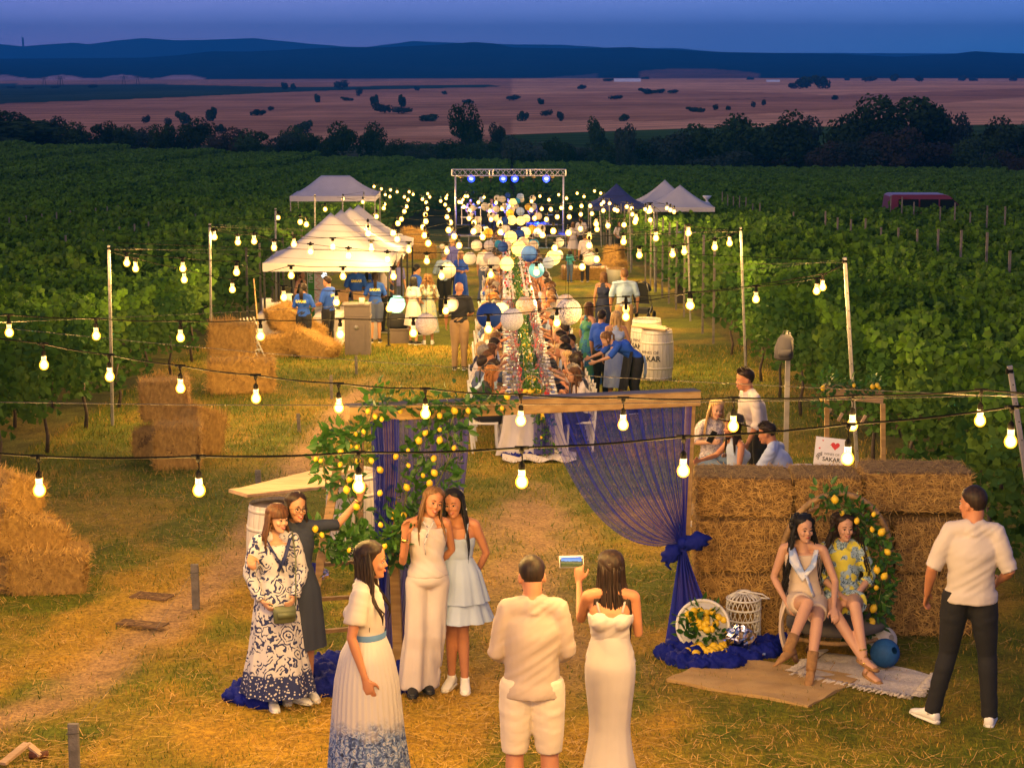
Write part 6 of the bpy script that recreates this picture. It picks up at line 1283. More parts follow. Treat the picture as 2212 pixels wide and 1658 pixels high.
def lemon_thing(label, loc, group): t = thing('lemon', label, 'lemon', loc, rs.uniform(0, 6), group); inst('peel', lemon_me, t, rot=(1.4, 0, rs.uniform(0, 6)), sc=rs.uniform(.85, 1.05)); return t
for (px, py) in crop(1600, 1100, 2.024, [(312,938),(300,970),(340,965),(275,950),(342,990),(238,1012),(345,925),(305,1035),(340,1022),(270,1030),(375,1030),(440,985),(245,985),(372,930),(410,1000),(272,1000),(330,950),(395,960)]):
    u, v = (px-1520)/57, -(py-1355)/57; p = cen+ex*u*rb_*.9+ey*v*rb_*.9+ax*rs.uniform(-.01, .03); inst('lemon', lemon_me, bk, p, rot=(rs.uniform(0, 3), rs.uniform(0, 3), 0), sc=rs.uniform(.9, 1.1))
for i, (px, py) in enumerate(crop(1600, 1100, 2.024, [(210,1062),(240,1090),(228,1100),(270,1075),(282,1100),(262,1060),(320,1078),(350,1080),(372,1062),(403,1072),(385,1082),(340,1092),(425,1095),(300,1060),(415,1062),(368,1092)])):
    p = G(px, py+8, 0); lemon_thing('yellow lemon spilled in front of the tipped basket', (p.x, p.y, gz(p.x, p.y)+.075), 'lemons spilled from the basket')
# tulle heaps on the ground
def heap(label, pts, h, seed, sc=1):
    rs = random.Random(seed); t = thing('tulle_heap', label, 'tulle', G(*pts[0])); mb = MB()
    for (px, py) in pts:
        p = G(px, py); p.z = gz(p.x, p.y); p -= t.location
        for k in range(5): mb.ball(p+Vector((rs.uniform(-.12, .12), rs.uniform(-.08, .08), h*.35)), (rs.uniform(.08, .17)*sc, rs.uniform(.06, .12)*sc, h*rs.uniform(.5, 1)), 12, 8, Euler((rs.uniform(-.4, .4), rs.uniform(-.4, .4), rs.uniform(0, 3))).to_matrix())
    me = remesh(mb, .02, 1, M_tulle, 'crumpled_tulle'); n_ = len(me.vertices); co = np.empty(n_*3, dtype=np.float32); me.vertices.foreach_get('co', co); co = co.reshape(-1, 3); no = np.empty(n_*3, dtype=np.float32); me.vertices.foreach_get('normal', no); no = no.reshape(-1, 3)
    co = co+no*((fbm(co[:, 0]*30+co[:, 2]*20, co[:, 1]*22+seed, 3)-.5)*.10)[:, None]; me.vertices.foreach_set('co', co.ravel()); me.update(); link(bpy.data.objects.new('crumpled_tulle', me), t); return t
heap('crumpled royal blue tulle under the spilled lemons', [(1490,1432),(1530,1440),(1570,1440),(1610,1428),(1650,1412),(1665,1398),(1470,1420)], .10, 1)
heap('crumpled royal blue tulle behind the hem of the floral maxi dress', [(515,1515),(545,1520),(575,1512)], .12, 2); heap('crumpled royal blue tulle between the floral dress and the cream top woman', [(700,1478),(712,1458),(690,1495)], .16, 3)
heap('crumpled royal blue tulle left of the white jumpsuit legs', [(848,1470),(858,1488),(840,1455)], .14, 4)
# crushed silver disco ball
db = thing('mirror_ball', 'broken silver mirror ball beside the lemon basket', 'mirror ball', G(1597, 1412)); db.location.z = gz(0, db.location.y); m = MB(); m.ball((0, 0, .13), (.15, .13, .12), 22, 14); M_mirror = mat('mirror_tiles', (.75, .72, .70), rough=.12, metal=1, var=.3, scale=60)
rs = random.Random(8); m.v = [tuple(Vector(v)*(1+rs.uniform(-.09, .09))) for v in m.v]; m.build('mirror_shell', M_mirror, db, False)
sb = MB()
for i in range(60): a = rs.uniform(0, 6.28); r = rs.uniform(.05, .26); sb.box((math.cos(a)*r, math.sin(a)*r*.5-.12, rs.uniform(.03, .07)), (.03, .02, .003), Euler((rs.uniform(-1, 1), rs.uniform(-1, 1), a)).to_matrix())
o = sb.build('mirror_shards', M_mirror, db, False); o['kind'] = 'stuff'
fo = thing('foil_ball', 'small crumpled silver foil ball hanging by the ladder rung', 'foil ball', P(694, 1240, 16.9)); m = MB(); m.ball((0, 0, 0), (.07, .05, .05), 12, 8); m.v = [tuple(Vector(v)*(1+rs.uniform(-.2, .2))) for v in m.v]; m.build('foil', M_mirror, fo, False)
# =================== BARRELS ===================
FONT = bpy.data.curves
def text_mesh(s, size, m, name='lettering', depth=.002, bold=0, align='LEFT', wid=1.0):
    cu = bpy.data.curves.new('txt', 'FONT'); cu.body = s; cu.size = size; cu.extrude = depth; cu.offset = bold; cu.align_x = align; cu.resolution_u = 3; cu.space_character = 1.0
    o = bpy.data.objects.new('txt', cu); COL.objects.link(o); dg = bpy.context.evaluated_depsgraph_get(); me = bpy.data.meshes.new_from_object(o.evaluated_get(dg), depsgraph=dg); bpy.data.objects.remove(o)
    me.name = name; me.materials.clear(); me.materials.append(m); return me
M_ink = mat('black_ink', (.02, .02, .022), rough=.6, var=0); M_inkg = mat('grey_ink', (.10, .10, .11), rough=.6, var=0)
def wrap_text(s, size, r, z, ang, m, bold=0, parent=None):
    me = text_mesh(s, size, m, 'lettering', .001, bold, 'CENTER'); 
    for v in me.vertices: a = ang+v.co.x/r; rr_ = r+.004+v.co.z; v.co = Vector((math.sin(a)*rr_, -math.cos(a)*rr_, z+v.co.y))
    me.update(); return inst('lettering', me, parent)
def barrel(label, loc, ang=0, h=.95, r=.30, lid=None, group=None, text=True):
    t = thing('white_barrel', label, 'barrel', loc, 0, group); N = 24
    for i in range(N):
        a0, a1 = 6.2832*i/N+.006, 6.2832*(i+1)/N-.006; m = MB(); vs = []; Z = np.linspace(0, 1, 8)
        for z in Z:
            rr_ = r*(.86+.14*math.sin(math.pi*min(1, max(0, z))))+.002; vs += [(math.cos(a0)*rr_, math.sin(a0)*rr_, z*h), (math.cos(a1)*rr_, math.sin(a1)*rr_, z*h)]
        m.add(vs, [(2*k, 2*k+1, 2*k+3, 2*k+2) for k in range(len(Z)-1)]); m.build('stave', M_barrel, t)
    for z in (.05, .25, .75, .94): m = MB(); rr_ = r*(.86+.14*math.sin(math.pi*z))+.003; m.lathe([(rr_-.004, z*h-.018), (rr_+.002, z*h-.018), (rr_+.002, z*h+.018), (rr_-.004, z*h+.018)], n=32); m.build('hoop', M_barrel, t)
    m = MB(); m.loft([((0, 0, h*.0+.01), (r*.84, 0, 0), (0, r*.84, 0)), ((0, 0, h*.97), (r*.85, 0, 0), (0, r*.85, 0))], 24); m.build('head', M_barrelin, t)
    if text:
        wrap_text('WINES OF', .085, r*1.0, h*.545, ang, M_inkg, 0, t); wrap_text('SAKAR', .150, r*1.0, h*.40, ang, M_ink, .003, t)
        for k in range(3): m = MB(); m.tube([(math.sin(ang-.95+.03*k+.12*math.sin(q))*(r+.004), -math.cos(ang-.95+.03*k+.12*math.sin(q))*(r+.004), h*(.40+.05*k+.09*q/3)) for q in np.linspace(0, 3, 7)], .006, 4); m.build('grape_leaf_logo', M_ink, t)
    return t
M_barrel = mat('white_painted_staves', (.70, .64, .56), var=.10, scale=5, stretch=(6, 6, 1), rough=.6, bump=.2, bscale=20); M_barrelin = mat('barrel_head_wood', (.45, .38, .30), var=.2)
def onG(px, py, dy=0): p = G(px, py); return Vector((p.x, p.y+dy, gz(p.x, p.y+dy)))
barrel('white wine barrel under the wooden boards, left of the woman in the floral dress', onG(592, 1300, .3), .95)
barrel('second white barrel behind the ladder carrying the other end of the boards', onG(760, 1210, .3), 0, text=False)
def boards(label, quad, z, n=3, loc=None, wid=.24, th=.035, tilt=0):
    a, b, c, d = [Vector(q) for q in quad]; t = thing('plank_top', label, 'table top', a)
    for i in range(n):
        u0, u1 = i/n+.01, (i+1)/n-.01; p0, p1 = a.lerp(d, (u0+u1)/2), b.lerp(c, (u0+u1)/2); w = (d-a).length/n*.96; m = MB(); m.beam(p0-a+Vector((rnd.uniform(-.04, .04), 0, 0)), p1-a+Vector((rnd.uniform(-.05, .05), 0, rnd.uniform(-.01, .02))), w, th, cham=.005); m.build('plank', M_plank, t, False)
    return t
M_plank = mat('pale_rough_plank', (.42, .27, .15), col2=(.56, .38, .23), scale=3, stretch=(1, 6, 6), bump=.3, bscale=12, rough=.85)
b1 = onG(592, 1300, .3); b2 = onG(760, 1210, .3)
boards('long rough planks laid across the two white barrels', [P(512, 1067, b1.y-.28), P(742, 1058, b1.y+.15), P(738, 1000, b2.y+.25), P(545, 1058, b1.y+.4)], 0, 2)
barrel('white barrel standing at the right edge of the grass, lettering turned to the left', onG(1420, 822, .3), -.52, h=1.0, r=.34)
barrel('white barrel half hidden behind its neighbour on the right grass', onG(1398, 792, .3), -.45, h=1.0, r=.34)
q = onG(1420, 822, .3); boards('short wooden boards lying on top of the two barrels on the right', [q+Vector((-.45, -.15, 1.08)), q+Vector((.25, -.38, 1.02)), q+Vector((.18, .18, 1.02)), q+Vector((-.42, .45, 1.03))], 0, 2)
# =================== STAKES AND BITS IN THE GRASS ===================
for i, (tx, ty, bx, by, lb) in enumerate([(420,1218,424,1308,'short grey stake in the grass by the straw path, tied with wire'),(158,1562,162,1665,'grey stake at the bottom left corner with wire tied round it'),(557,1015,559,1052,'small grey stake behind the long planks'),(644,893,647,932,'small grey stake halfway up the left path'),(715,810,717,862,'thin stake in the grass left of the arch'),(769,769,770,808,'thin metal stake in front of the grey bin'),(965,592,966,612,'tiny stake near the stage end of the left grass')]):
    p = onG(bx, by); top = P(tx, ty, p.y); t = thing('ground_stake', lb, 'stake', p); m = MB(); m.beam((0, 0, -.1), top-p, .075 if i < 3 else .055, .04, up=(0, 1, 0), cham=.006); m.build('stake_post', M_postwood, t, False); m = MB(); d = (top-p); m.tube([d*.8+Vector((-.045, -.03, 0)), d*.8+Vector((.045, -.03, .01)), d*.8+Vector((.045, .03, 0)), d*.8+Vector((-.045, .03, 0)), d*.8+Vector((-.045, -.03, 0))], .003, 4); m.build('tie_wire', M_steel, t)
w_ = MB(); a = onG(420, 1228); A0 = P(160, 1580, onG(162, 1665).y); A1 = P(421, 1228, onG(424, 1308).y); A2 = P(557, 1025, onG(559, 1052).y); A3 = P(644, 900, onG(647, 932).y)
w_.tube([A0, A0.lerp(A1, .5)-Vector((0, 0, .08)), A1, A1.lerp(A2, .5)-Vector((0, 0, .05)), A2, A2.lerp(A3, .5), A3], .002, 4); o = w_.build('guide_wire', M_postwood); tag(o, 'thin wire strung from stake to stake along the left path', 'wire')
for k, (px, py, w, h) in enumerate([(330, 1290, .38, .22), (308, 1350, .45, .16)]):
    t = thing('metal_grate', ['upper rusty metal grate half buried in the path', 'lower rusty metal grate half buried in the path'][k], 'grate', onG(px, py)+Vector((0, 0, .015)), R(-18))
    M_rust = mat('rusty_iron', (.16, .09, .04), var=.4, scale=20, rough=.9)
    for i in range(8): m = MB(); m.box((0, -h/2+h*i/7, 0), (w, .012, .014)); m.build('bar', M_rust, t, False)
    for sx_ in (-1, 1): m = MB(); m.box((sx_*w/2, 0, .002), (.016, h+.02, .018)); m.build('frame_side', M_rust, t, False)
t = thing('broken_frame', 'broken pale wooden frame corner in the bottom left grass', 'wood scrap', onG(50, 1645)); m = MB(); m.beam((-.12, -.12, .03), (.0, .14, .09), .06, .022); m.build('long_slat', M_plank, t, False); m = MB(); m.beam((.0, .14, .09), (.12, .06, .03), .05, .02); m.build('short_slat', M_plank, t, False)
t = thing('rusty_can', 'crumpled rusty brown can lying by the broken frame', 'can', onG(82, 1638)); m = MB(); m.loft([((-.06, 0, .03), (0, .03, 0), (0, 0, .03)), ((0, 0, .028), (0, .035, 0), (0, 0, .025)), ((.07, .01, .03), (0, .03, 0), (0, 0, .03))], 10); m.build('can_body', mat('rust_orange', (.13, .035, .01), var=.4, scale=30), t)
# =================== THE LONG TABLE ===================
def tx(y): return .30-.0048*(y-30)
TY0, TY1 = 29.9, 94.0
tb = thing('long_table', 'very long banquet table under a white cloth running down the middle of the aisle', 'table', (tx(TY0), TY0, gz(0, TY0)))
def toT(x, y, h): return Vector((x, y, gz(x, y)+h))-tb.location
m = MB(); nseg = 120; prof = [(-.44, .10), (-.435, .5), (-.415, .72), (-.40, .75), (-.2, .752), (.2, .752), (.40, .75), (.415, .72), (.435, .5), (.44, .10)]
def tcl(u, v):
    y = lerp(TY0, TY1, v); k = u*(len(prof)-1); i = min(int(k), len(prof)-2); f = k-i; px_ = lerp(prof[i][0], prof[i+1][0], f); h = lerp(prof[i][1], prof[i+1][1], f)
    if h < .7: px_ *= 1+.07*math.sin(y*9+math.sin(y*3)*2)*(.75-h)/.65
    return toT(tx(y)+px_, y, h)
m.grid(tcl, 18, 620); m.build('tablecloth', M_cloth, tb)
m = MB()
def tfr(u, v):
    x = lerp(-.42, .42, u)*(1+.3*v*v); return toT(tx(TY0)+x, TY0-.03-.10*v*v-.03*math.sin(u*26+1)*v, lerp(.752, .02, v))
m.grid(tfr, 50, 14); m.build('front_cloth_drop', M_cloth, tb)
for k in range(33):
    for s in (-1, 1): m = MB(); y = TY0+.2+k*1.98; m.box(toT(tx(y)+s*.4, y, .37), (.04, .04, .74)); m.build('leg', M_post, tb, False)
sp = thing('white_cloth_train', 'white cloth spread on the grass at the near end of the long table', 'cloth', onG(1160, 995)); m = MB()
m.grid(lambda u, v: P(lerp(1085, 1245, u), lerp(975, 999+4*math.sin(u*9), v), lerp(30.2, 29.1, v))*1.0-sp.location+Vector((0, 0, .03+.025*math.sin(u*17+v*7))), 40, 8)
for i, v in enumerate(m.v): x, y = v[0]+sp.location.x, v[1]+sp.location.y; m.v[i] = (v[0], v[1], gz(x, y)-sp.location.z+.03+.022*math.sin(v[0]*17+v[1]*9))
m.build('cloth_folds', M_cloth, sp)
heap('royal blue tulle laid at the near end of the long table', [(1130,985),(1150,984),(1105,986)], .05, 6, .8)
def cl6(u, v): return toT(tx(TY0)+lerp(.02, .33, u)+.05*v*math.sin(u*6), TY0-.16-.08*v, lerp(.74, .05, v))+tb.location
curtain('violet blue sheer drape on the front of the long table', None, None, cl6, None, base=.5, nf=6, seed=9, nu=80, nv=16, m=M_sheer2, fold=.02)
garland('lemon garland hanging down the front of the long table', [toT(tx(TY0)+a, TY0-.2, h)+tb.location for a, h in [(-.02, .78), (.16, .6), (.20, .4), (.10, .2), (.22, .1), (.36, .06)]], 240, .05, .075, 7, 31, ls=.9)
lantern(1128, 966, 17, 'motif', 'white lantern with dark motifs sitting at the near end of the long table', dia=.26)
# green garland runner
for k in range(10):
    y0 = TY0+.3+k*6.3; path = [toT(tx(y)+.07*math.sin(y*2.1), y, .80)+tb.location for y in np.linspace(y0, y0+6.4, 14)]
    garland(f'green lemon garland runner on the long table, {ORD[k]} length from the near end', path, 430 if k < 3 else 260, .045, .08 if k < 3 else .11, 26 if k < 3 else 10, 40+k, ls=1.0 if k < 3 else 1.3)
hb = thing('handled_basket', 'wicker basket with a high round handle and lemons at the near end of the table', 'basket', toT(tx(30.5), 30.5, .76)+tb.location); m = MB(); m.lathe([(.10, 0), (.15, .05), (.17, .12)], n=20); m.build('bowl', M_rattan, hb); m = MB(); m.tube([(math.cos(a)*.17, 0, .12+math.sin(a)*.24) for a in np.linspace(0, math.pi, 17)], .008, 6); m.build('handle', M_rattan, hb)
for k in range(7): inst('lemon', lemon_me, hb, (rnd.uniform(-.11, .11), rnd.uniform(-.1, .1), .13), rot=(rnd.uniform(0, 3), 0, rnd.uniform(0, 3)))
V, F, _ = leafcloud_path([(-.12, 0, .12), (0, .05, .15), (.12, 0, .12)], 90, .04, .08, 3); o = bpy.data.objects.new('leaves', fast_mesh('leaves', V, F, M_leafg)); link(o, hb); o['kind'] = 'stuff'
# tableware
def glassmat():
    m = bpy.data.materials.new('clear_glass'); m.use_nodes = True; t = m.node_tree; t.nodes.remove(t.nodes['Principled BSDF']); g = t.nodes.new('ShaderNodeBsdfGlossy'); g.inputs['Roughness'].default_value = .05; tr = t.nodes.new('ShaderNodeBsdfTransparent'); ms = t.nodes.new('ShaderNodeMixShader'); lw = t.nodes.new('ShaderNodeLayerWeight'); lw.inputs[0].default_value = .55
    t.links.new(lw.outputs['Facing'], ms.inputs[0]); t.links.new(tr.outputs[0], ms.inputs[1]); t.links.new(g.outputs[0], ms.inputs[2]); t.links.new(ms.outputs[0], t.nodes['Material Output'].inputs[0]); return m
M_glass = glassmat(); M_porc = mat('porcelain', (.72, .70, .68), rough=.15, var=0); M_wine = mat('rose_wine', (.55, .10, .08), rough=.1, var=0); M_food = mat('salad_and_bread', (.30, .12, .05), col2=(.10, .20, .03), scale=30, rough=.6); M_red = mat('red_fruit', (.62, .04, .03), rough=.4, var=.2); M_bottle = mat('green_bottle', (.02, .06, .02), rough=.1, var=0); M_nap = mat('blue_napkin', (.05, .10, .35), rough=.8, var=.1)
_m = MB(); _m.lathe([(.001, 0), (.06, .002), (.085, .008), (.13, .018), (.13, .021)], n=20); plate_me = _m.mesh('plate', M_porc)
_m = MB(); _m.ball((0, 0, .022), (.07, .06, .022), 9, 6); foods = [_m.mesh('food', m_) for m_ in (M_food, mat('pink_food', (.55, .22, .16), var=.3, scale=40), mat('pale_bread', (.60, .42, .20), var=.3, scale=40))]
_m = MB(); _m.lathe([(.034, 0), (.004, .008), (.004, .08), (.02, .10), (.036, .13), (.038, .16), (.031, .20)], n=10); wg_me = _m.mesh('bowl_and_stem', M_glass)
_m = MB(); _m.lathe([(.001, .100), (.020, .103), (.034, .13), (.034, .145), (.001, .146)], n=9); wine_me = _m.mesh('wine', M_wine)
_m = MB(); _m.lathe([(.001, 0), (.037, 0), (.037, .19), (.014, .25), (.014, .31), (.001, .31)], n=10); bot_me = _m.mesh('bottle_body', M_bottle)
_m = MB(); _m.lathe([(.03, 0), (.045, .05), (.03, .10)], n=10); _m.ball((0, 0, .08), .045, 8, 6); jar_me = _m.mesh('strawberries', M_red)
_m = MB(); _m.box((0, 0, .004), (.06, .20, .006)); nap_me = _m.mesh('napkin_fold', M_nap, False)
sideN = {-1: 'left', 1: 'right'}
SP = .64; nsit = int((TY1-TY0-.6)/SP); far_mb = MB()
for i in range(nsit):
    y = TY0+.55+i*SP
    for s in (-1, 1):
        def tp(dx, dy=0, h=.756): return toT(tx(y)+s*dx, y+dy, h)+tb.location
        if y < 50:
            t = thing('dinner_plate', f'white dinner plate with food on the {sideN[s]} side of the long table', 'plate', tp(.29+rnd.uniform(-.05, .04), rnd.uniform(-.1, .1)), rnd.uniform(0, 6), f'plates on the {sideN[s]} side of the table'); inst('plate_dish', plate_me, t); inst('food', rnd.choice(foods), t, rz=rnd.uniform(0, 6), sc=rnd.uniform(.5, 1.1)) if rnd.random() < .8 else None
            for q in range(3):
                t = thing('wine_glass', f'stemmed wine glass on the {sideN[s]} side of the long table', 'glass', tp(.17+.05*q+rnd.uniform(-.05, .05), .12+.13*q+rnd.uniform(-.08, .08)), 0, f'wine glasses on the {sideN[s]} side of the table'); inst('bowl_and_stem', wg_me, t)
                if q == i % 2: inst('wine', wine_me, t)
            if rnd.random() < .4: t = thing('napkin', f'folded blue napkin beside a plate on the {sideN[s]} side', 'napkin', tp(.34, -.20), rnd.uniform(-.2, .2), f'napkins on the {sideN[s]} side'); inst('napkin_fold', nap_me, t)
            if rnd.random() < .45: t = thing('fruit_glass', f'glass heaped with red strawberries on the {sideN[s]} half of the table', 'fruit glass', tp(.20+rnd.uniform(-.06, .1), -.12+rnd.uniform(-.1, .1)), 0, f'glasses of strawberries on the {sideN[s]} side'); inst('strawberries', jar_me, t)
            if i % 5 == 2: t = thing('wine_bottle', f'green wine bottle standing on the {sideN[s]} half of the table', 'bottle', tp(.12, .28), 0, f'wine bottles on the {sideN[s]} side'); inst('bottle_body', bot_me, t)
        else:
            [(setattr(far_mb, 'cm', rnd.choice([0, 0, 1, 2, 3])), far_mb.box(tp(rnd.uniform(.08, .36), rnd.uniform(-.3, .3), .79), (.06, .06, rnd.uniform(.05, .2)))) for _ in range(4)]; q = tp(.30); far_mb.cm = 0; far_mb.box(q+Vector((0, 0, .01)), (.24, .24, .015)); far_mb.box(tp(.17, .12, .84), (.05, .05, .14)); far_mb.cm = 1; far_mb.box(tp(.18, -.12, .80), (.07, .07, .06)); far_mb.cm = 0
o = far_mb.build('far_tableware', [M_porc, M_red, M_food, M_bottle], None, False); tag(o, 'plates, glasses and red fruit too far down the table to tell apart', 'tableware', kind='stuff')
# chairs
def chair_parts():
    parts = []
    a = MB(); a.box((0, 0, .455), (.40, .40, .03)); parts.append(('seat', a.mesh('seat', M_white, False)))
    for i in range(4): a = MB(); a.beam((-.19, .215+.01*i, .56+.07*i), (.19, .215+.01*i, .56+.07*i), .014, .05); parts.append(('back_slat', a.mesh('back_slat', M_white, False)))
    for s in (-1, 1): a = MB(); a.beam((s*.19, .18, .0), (s*.19, .25, .84), .028, .03, up=(1, 0, 0)); parts.append(('rear_leg', a.mesh('rear_leg', M_white, False))); a = MB(); a.beam((s*.18, -.19, 0), (s*.18, -.17, .46), .028, .03, up=(1, 0, 0)); parts.append(('front_leg', a.mesh('front_leg', M_white, False)))
    for z in (.14, .24): a = MB(); a.beam((-.18, -.185, z), (.18, -.185, z), .016, .02); parts.append(('stretcher', a.mesh('stretcher', M_white, False)))
    return parts
CP = chair_parts(); _m = MB()
for n_, me in CP: _m.add([v.co for v in me.vertices], [tuple(p.vertices) for p in me.polygons])
chair_one = _m.mesh('chair_frame', M_white, False)
def chair(label, loc, rz, group, detail=True):
    t = thing('white_chair', label, 'chair', loc, R(rz), group)
    if detail:
        for n_, me in CP: inst(n_, me, t)
    else: inst('chair_frame', chair_one, t)
    return t
# seated guests: a few bodies, tops and heads of hair, recombined
def sitJ(f, k):
    b = dict(pelvis=(0, .02, .50), Rhip=(-.09, 0, .50), Lhip=(.09, 0, .50), Rkn=(-.10, -.42, .50), Lkn=(.10, -.42, .50), Ran=(-.10, -.38, .09), Lan=(.10, -.36, .09))
    sh = .15 if f else .18
    P_ = [dict(chest=(0, -.02, .82), neck=(0, -.07, 1.0), head=(0, -.11, 1.03), hrot=(14, 0, 0), Rsh=(-sh, -.05, .96), Lsh=(sh, -.05, .96), Rel=(-.21, -.10, .73), Lel=(.22, -.12, .74), Rwr=(-.06, -.26, .80), Lwr=(.05, -.27, .80)),
          dict(chest=(0, .04, .82), neck=(0, .02, 1.01), head=(0, -.01, 1.05), hrot=(2, 0, 40), Rsh=(-sh, .03, .965), Lsh=(sh, .01, .965), Rel=(-.22, -.02, .71), Lel=(.20, -.14, .78), Rwr=(-.12, -.20, .62), Lwr=(.06, -.18, .99)),
          dict(chest=(0, .0, .82), neck=(0, -.04, 1.01), head=(0, -.07, 1.045), hrot=(4, 0, -38), Rsh=(-sh, -.02, .965), Lsh=(sh, -.02, .965), Rel=(-.21, -.12, .76), Lel=(.22, -.06, .72), Rwr=(-.04, -.20, .96), Lwr=(.14, -.26, .66))][k]
    b.update(P_); return J_(**b)
SIT = {}
for f in (0, 1):
    for k in range(3):
        j = sitJ(f, k); tmp = thing('tmp', 't', 't'); sets = {}
        sets['body'] = body_mesh(j, f, vox=.017, smooth=1, hands=False)
        o = shirt(tmp, j, f, F_white, t0=-.08, sleeve=.8 if k == 1 else (.5 if not f else .36), inf=.014, sl=1.25, vox=.022, smooth=1); sets['top'] = o.data
        o = trousers(tmp, j, f, F_black, vox=.024); sets['legs'] = o.data
        hs = {}
        for st in (('short', 'buzz') if not f else ('long', 'bob', 'pony', 'curly')): o = hair(tmp, j, f, HB, st, .34, 46, seed=k*7+f, vol=1.1 if st != 'buzz' else 1.4, wave=.02 if st == 'curly' else 0); hs[st] = o.data
        sets['hair'] = hs; SIT[(f, k)] = sets
        for c_ in list(tmp.children): bpy.data.objects.remove(c_)
        bpy.data.objects.remove(tmp)
TOPC = [('white', F_white), ('light blue', F_lblue), ('navy', F_navy), ('black', F_blackc), ('dark red', fab('wine_red_cotton', (.20, .03, .03))), ('pink', fab('dusty_pink_cotton', (.50, .24, .22))), ('floral', F_floralw), ('royal blue', F_royal), ('beige', F_linen), ('slate blue', F_bluegrey), ('pale blue', F_lb), ('striped', F_stripeblue)]
HAIRC = [('dark', HB), ('black', HK), ('chestnut', HM), ('blonde', HBL), ('grey', HG), ('copper', HR), ('light brown', HLB)]
SKS = [SK, SKL, SKD]; hw = {'short': 'short', 'buzz': 'cropped', 'long': 'long', 'bob': 'shoulder length', 'pony': 'tied back', 'curly': 'curly'}
near_spec = {(-1, 0): (1, 0, 'curly', 5, 3), (-1, 1): (1, 0, 'pony', 1, 1), (-1, 2): (0, 0, 'short', 0, 1), (-1, 3): (0, 1, 'short', 0, 9), (-1, 4): (0, 2, 'short', 2, 10), (-1, 5): (0, 1, 'short', 4, 0), (-1, 6): (1, 0, 'bob', 2, 2), (1, 0): (1, 0, 'long', 2, 0), (1, 1): (0, 0, 'short', 4, 2), (1, 2): (0, 2, 'short', 0, 3), (1, 3): (1, 0, 'pony', 2, 6), (1, 4): (1, 1, 'curly', 0, 8), (1, 5): (1, 0, 'bob', 3, 6), (1, 6): (0, 0, 'short', 1, 3)}
for i in range(nsit):
    y = TY0+.45+i*SP
    for s in (-1, 1):
        if i > 6 and rnd.random() < .07: continue
        f, k, st, hc, tcx = near_spec.get((s, i), (rnd.randint(0, 1), rnd.randint(0, 2), None, None, None))
        if st is None: st = rnd.choice(('short', 'short', 'buzz') if not f else ('long', 'bob', 'pony', 'curly', 'long'))
        if hc is None: hc = rnd.choice([0, 0, 1, 1, 2, 3, 4, 5, 6] if f else [0, 0, 1, 4, 6, 0])
        if tcx is None: tcx = rnd.randrange(len(TOPC))
        xx = tx(y)+s*(.73+rnd.uniform(-.05, .09)); yy = y+rnd.uniform(-.10, .10); loc = (xx, yy, gz(xx, yy)); rz = (90 if s < 0 else -90)+rnd.uniform(-22, 22)
        nm = 'woman' if f else 'man'; pos = f'seat {i+1}'
        if i < 45: lab = f'{nm} with {hw[st]} {HAIRC[hc][0]} hair, {TOPC[tcx][0]} top, {ordn(i)} seat on the {sideN[s]}'
        else: lab = f'small distant guest, {ordn(i)} seat on the {sideN[s]} side of the long table'
        t = thing('person', lab, 'person', loc, R(rz), f'guests seated on the {sideN[s]} side of the table', rnd.uniform(.96, 1.04))
        S = SIT[(f, k)]; o = inst('body', S['body'], t); setmat(o, rnd.choice(SKS)); o = inst('top', S['top'], t); setmat(o, TOPC[tcx][1]); o = inst('hair', S['hair'][st], t); setmat(o, HAIRC[hc][1])
        if i < 40: o = inst('trousers', S['legs'], t); setmat(o, rnd.choice([F_black, F_denim, F_khaki, F_navy]))
        if i < 60: chair(f'white wooden chair, {ordn(i)} from the near end on the {sideN[s]} side of the long table', (xx-s*.05, yy, gz(xx, yy)), (90 if s < 0 else -90)+rnd.uniform(-6, 6), f'white chairs on the {sideN[s]} side of the table', i < 14)
# =================== STANDING PEOPLE FURTHER BACK ===================
def stander(label, pos, rz, H, f, top, bottom='trousers', bm=F_black, hs='long', hc=HB, sleeve=.42, skin=SK, shoes=M_blackmetal, dress=None, j=None, L=.38, vox=.016, beard=False, facef=False, tie=False, vol=1.0, wave=0):
    j = j or J_(Rel=(-.24, .02, 1.13), Rwr=(-.18, -.18, 1.02)); t = person(label, pos, rz, H); addbody(t, j, f, vox=.014, smooth=1, skin=skin)
    if hs: hair(t, j, f, hc, hs, L, 60, seed=rnd.randint(0, 99), vol=vol, wave=wave)
    if top: shirt(t, j, f, top, t0=.0 if not dress else .3, sleeve=sleeve, inf=.015, vox=vox, smooth=1, sl=1.25, t1=1.03 if sleeve else .98)
    if dress: skirt(t, [(0, 0, 1.12, .128, .10), (0, 0, .96, .18, .15), (0, 0, dress[1], dress[2], dress[2]*.85)], dress[0], 8, .04)
    elif bottom == 'trousers': trousers(t, j, f, bm, vox=vox)
    else: trousers(t, j, f, bm, frac=.55, vox=vox, name='shorts')
    sneakers(t, j, shoes, M_soleW)
    if facef: face(t, j, f)
    return t
stander('bald man in a dark polo shirt and khaki trousers, left of the table', PH(992, 612, 1.80), 172, 1.80, 0, F_blackc, bm=F_khaki, hs='buzz', hc=mat('shaved_scalp', (.40, .20, .14), rough=.5), skin=SKD, j=J_(Rel=(-.25, .0, 1.13), Rwr=(-.13, -.2, 1.05), Lel=(.25, .03, 1.13), Lwr=(.27, -.04, .90), Rsh=(-.18, .01, 1.4), Lsh=(.18, .01, 1.4)))
stander('woman with very long curly light brown hair and a floral skirt, seen from behind', PH(924, 592, 1.66), 185, 1.66, 1, F_floraly, dress=(F_floraly, .30, .27), hs='long', hc=HLB, L=.5, vol=1.5, wave=.04, shoes=M_shoeW)
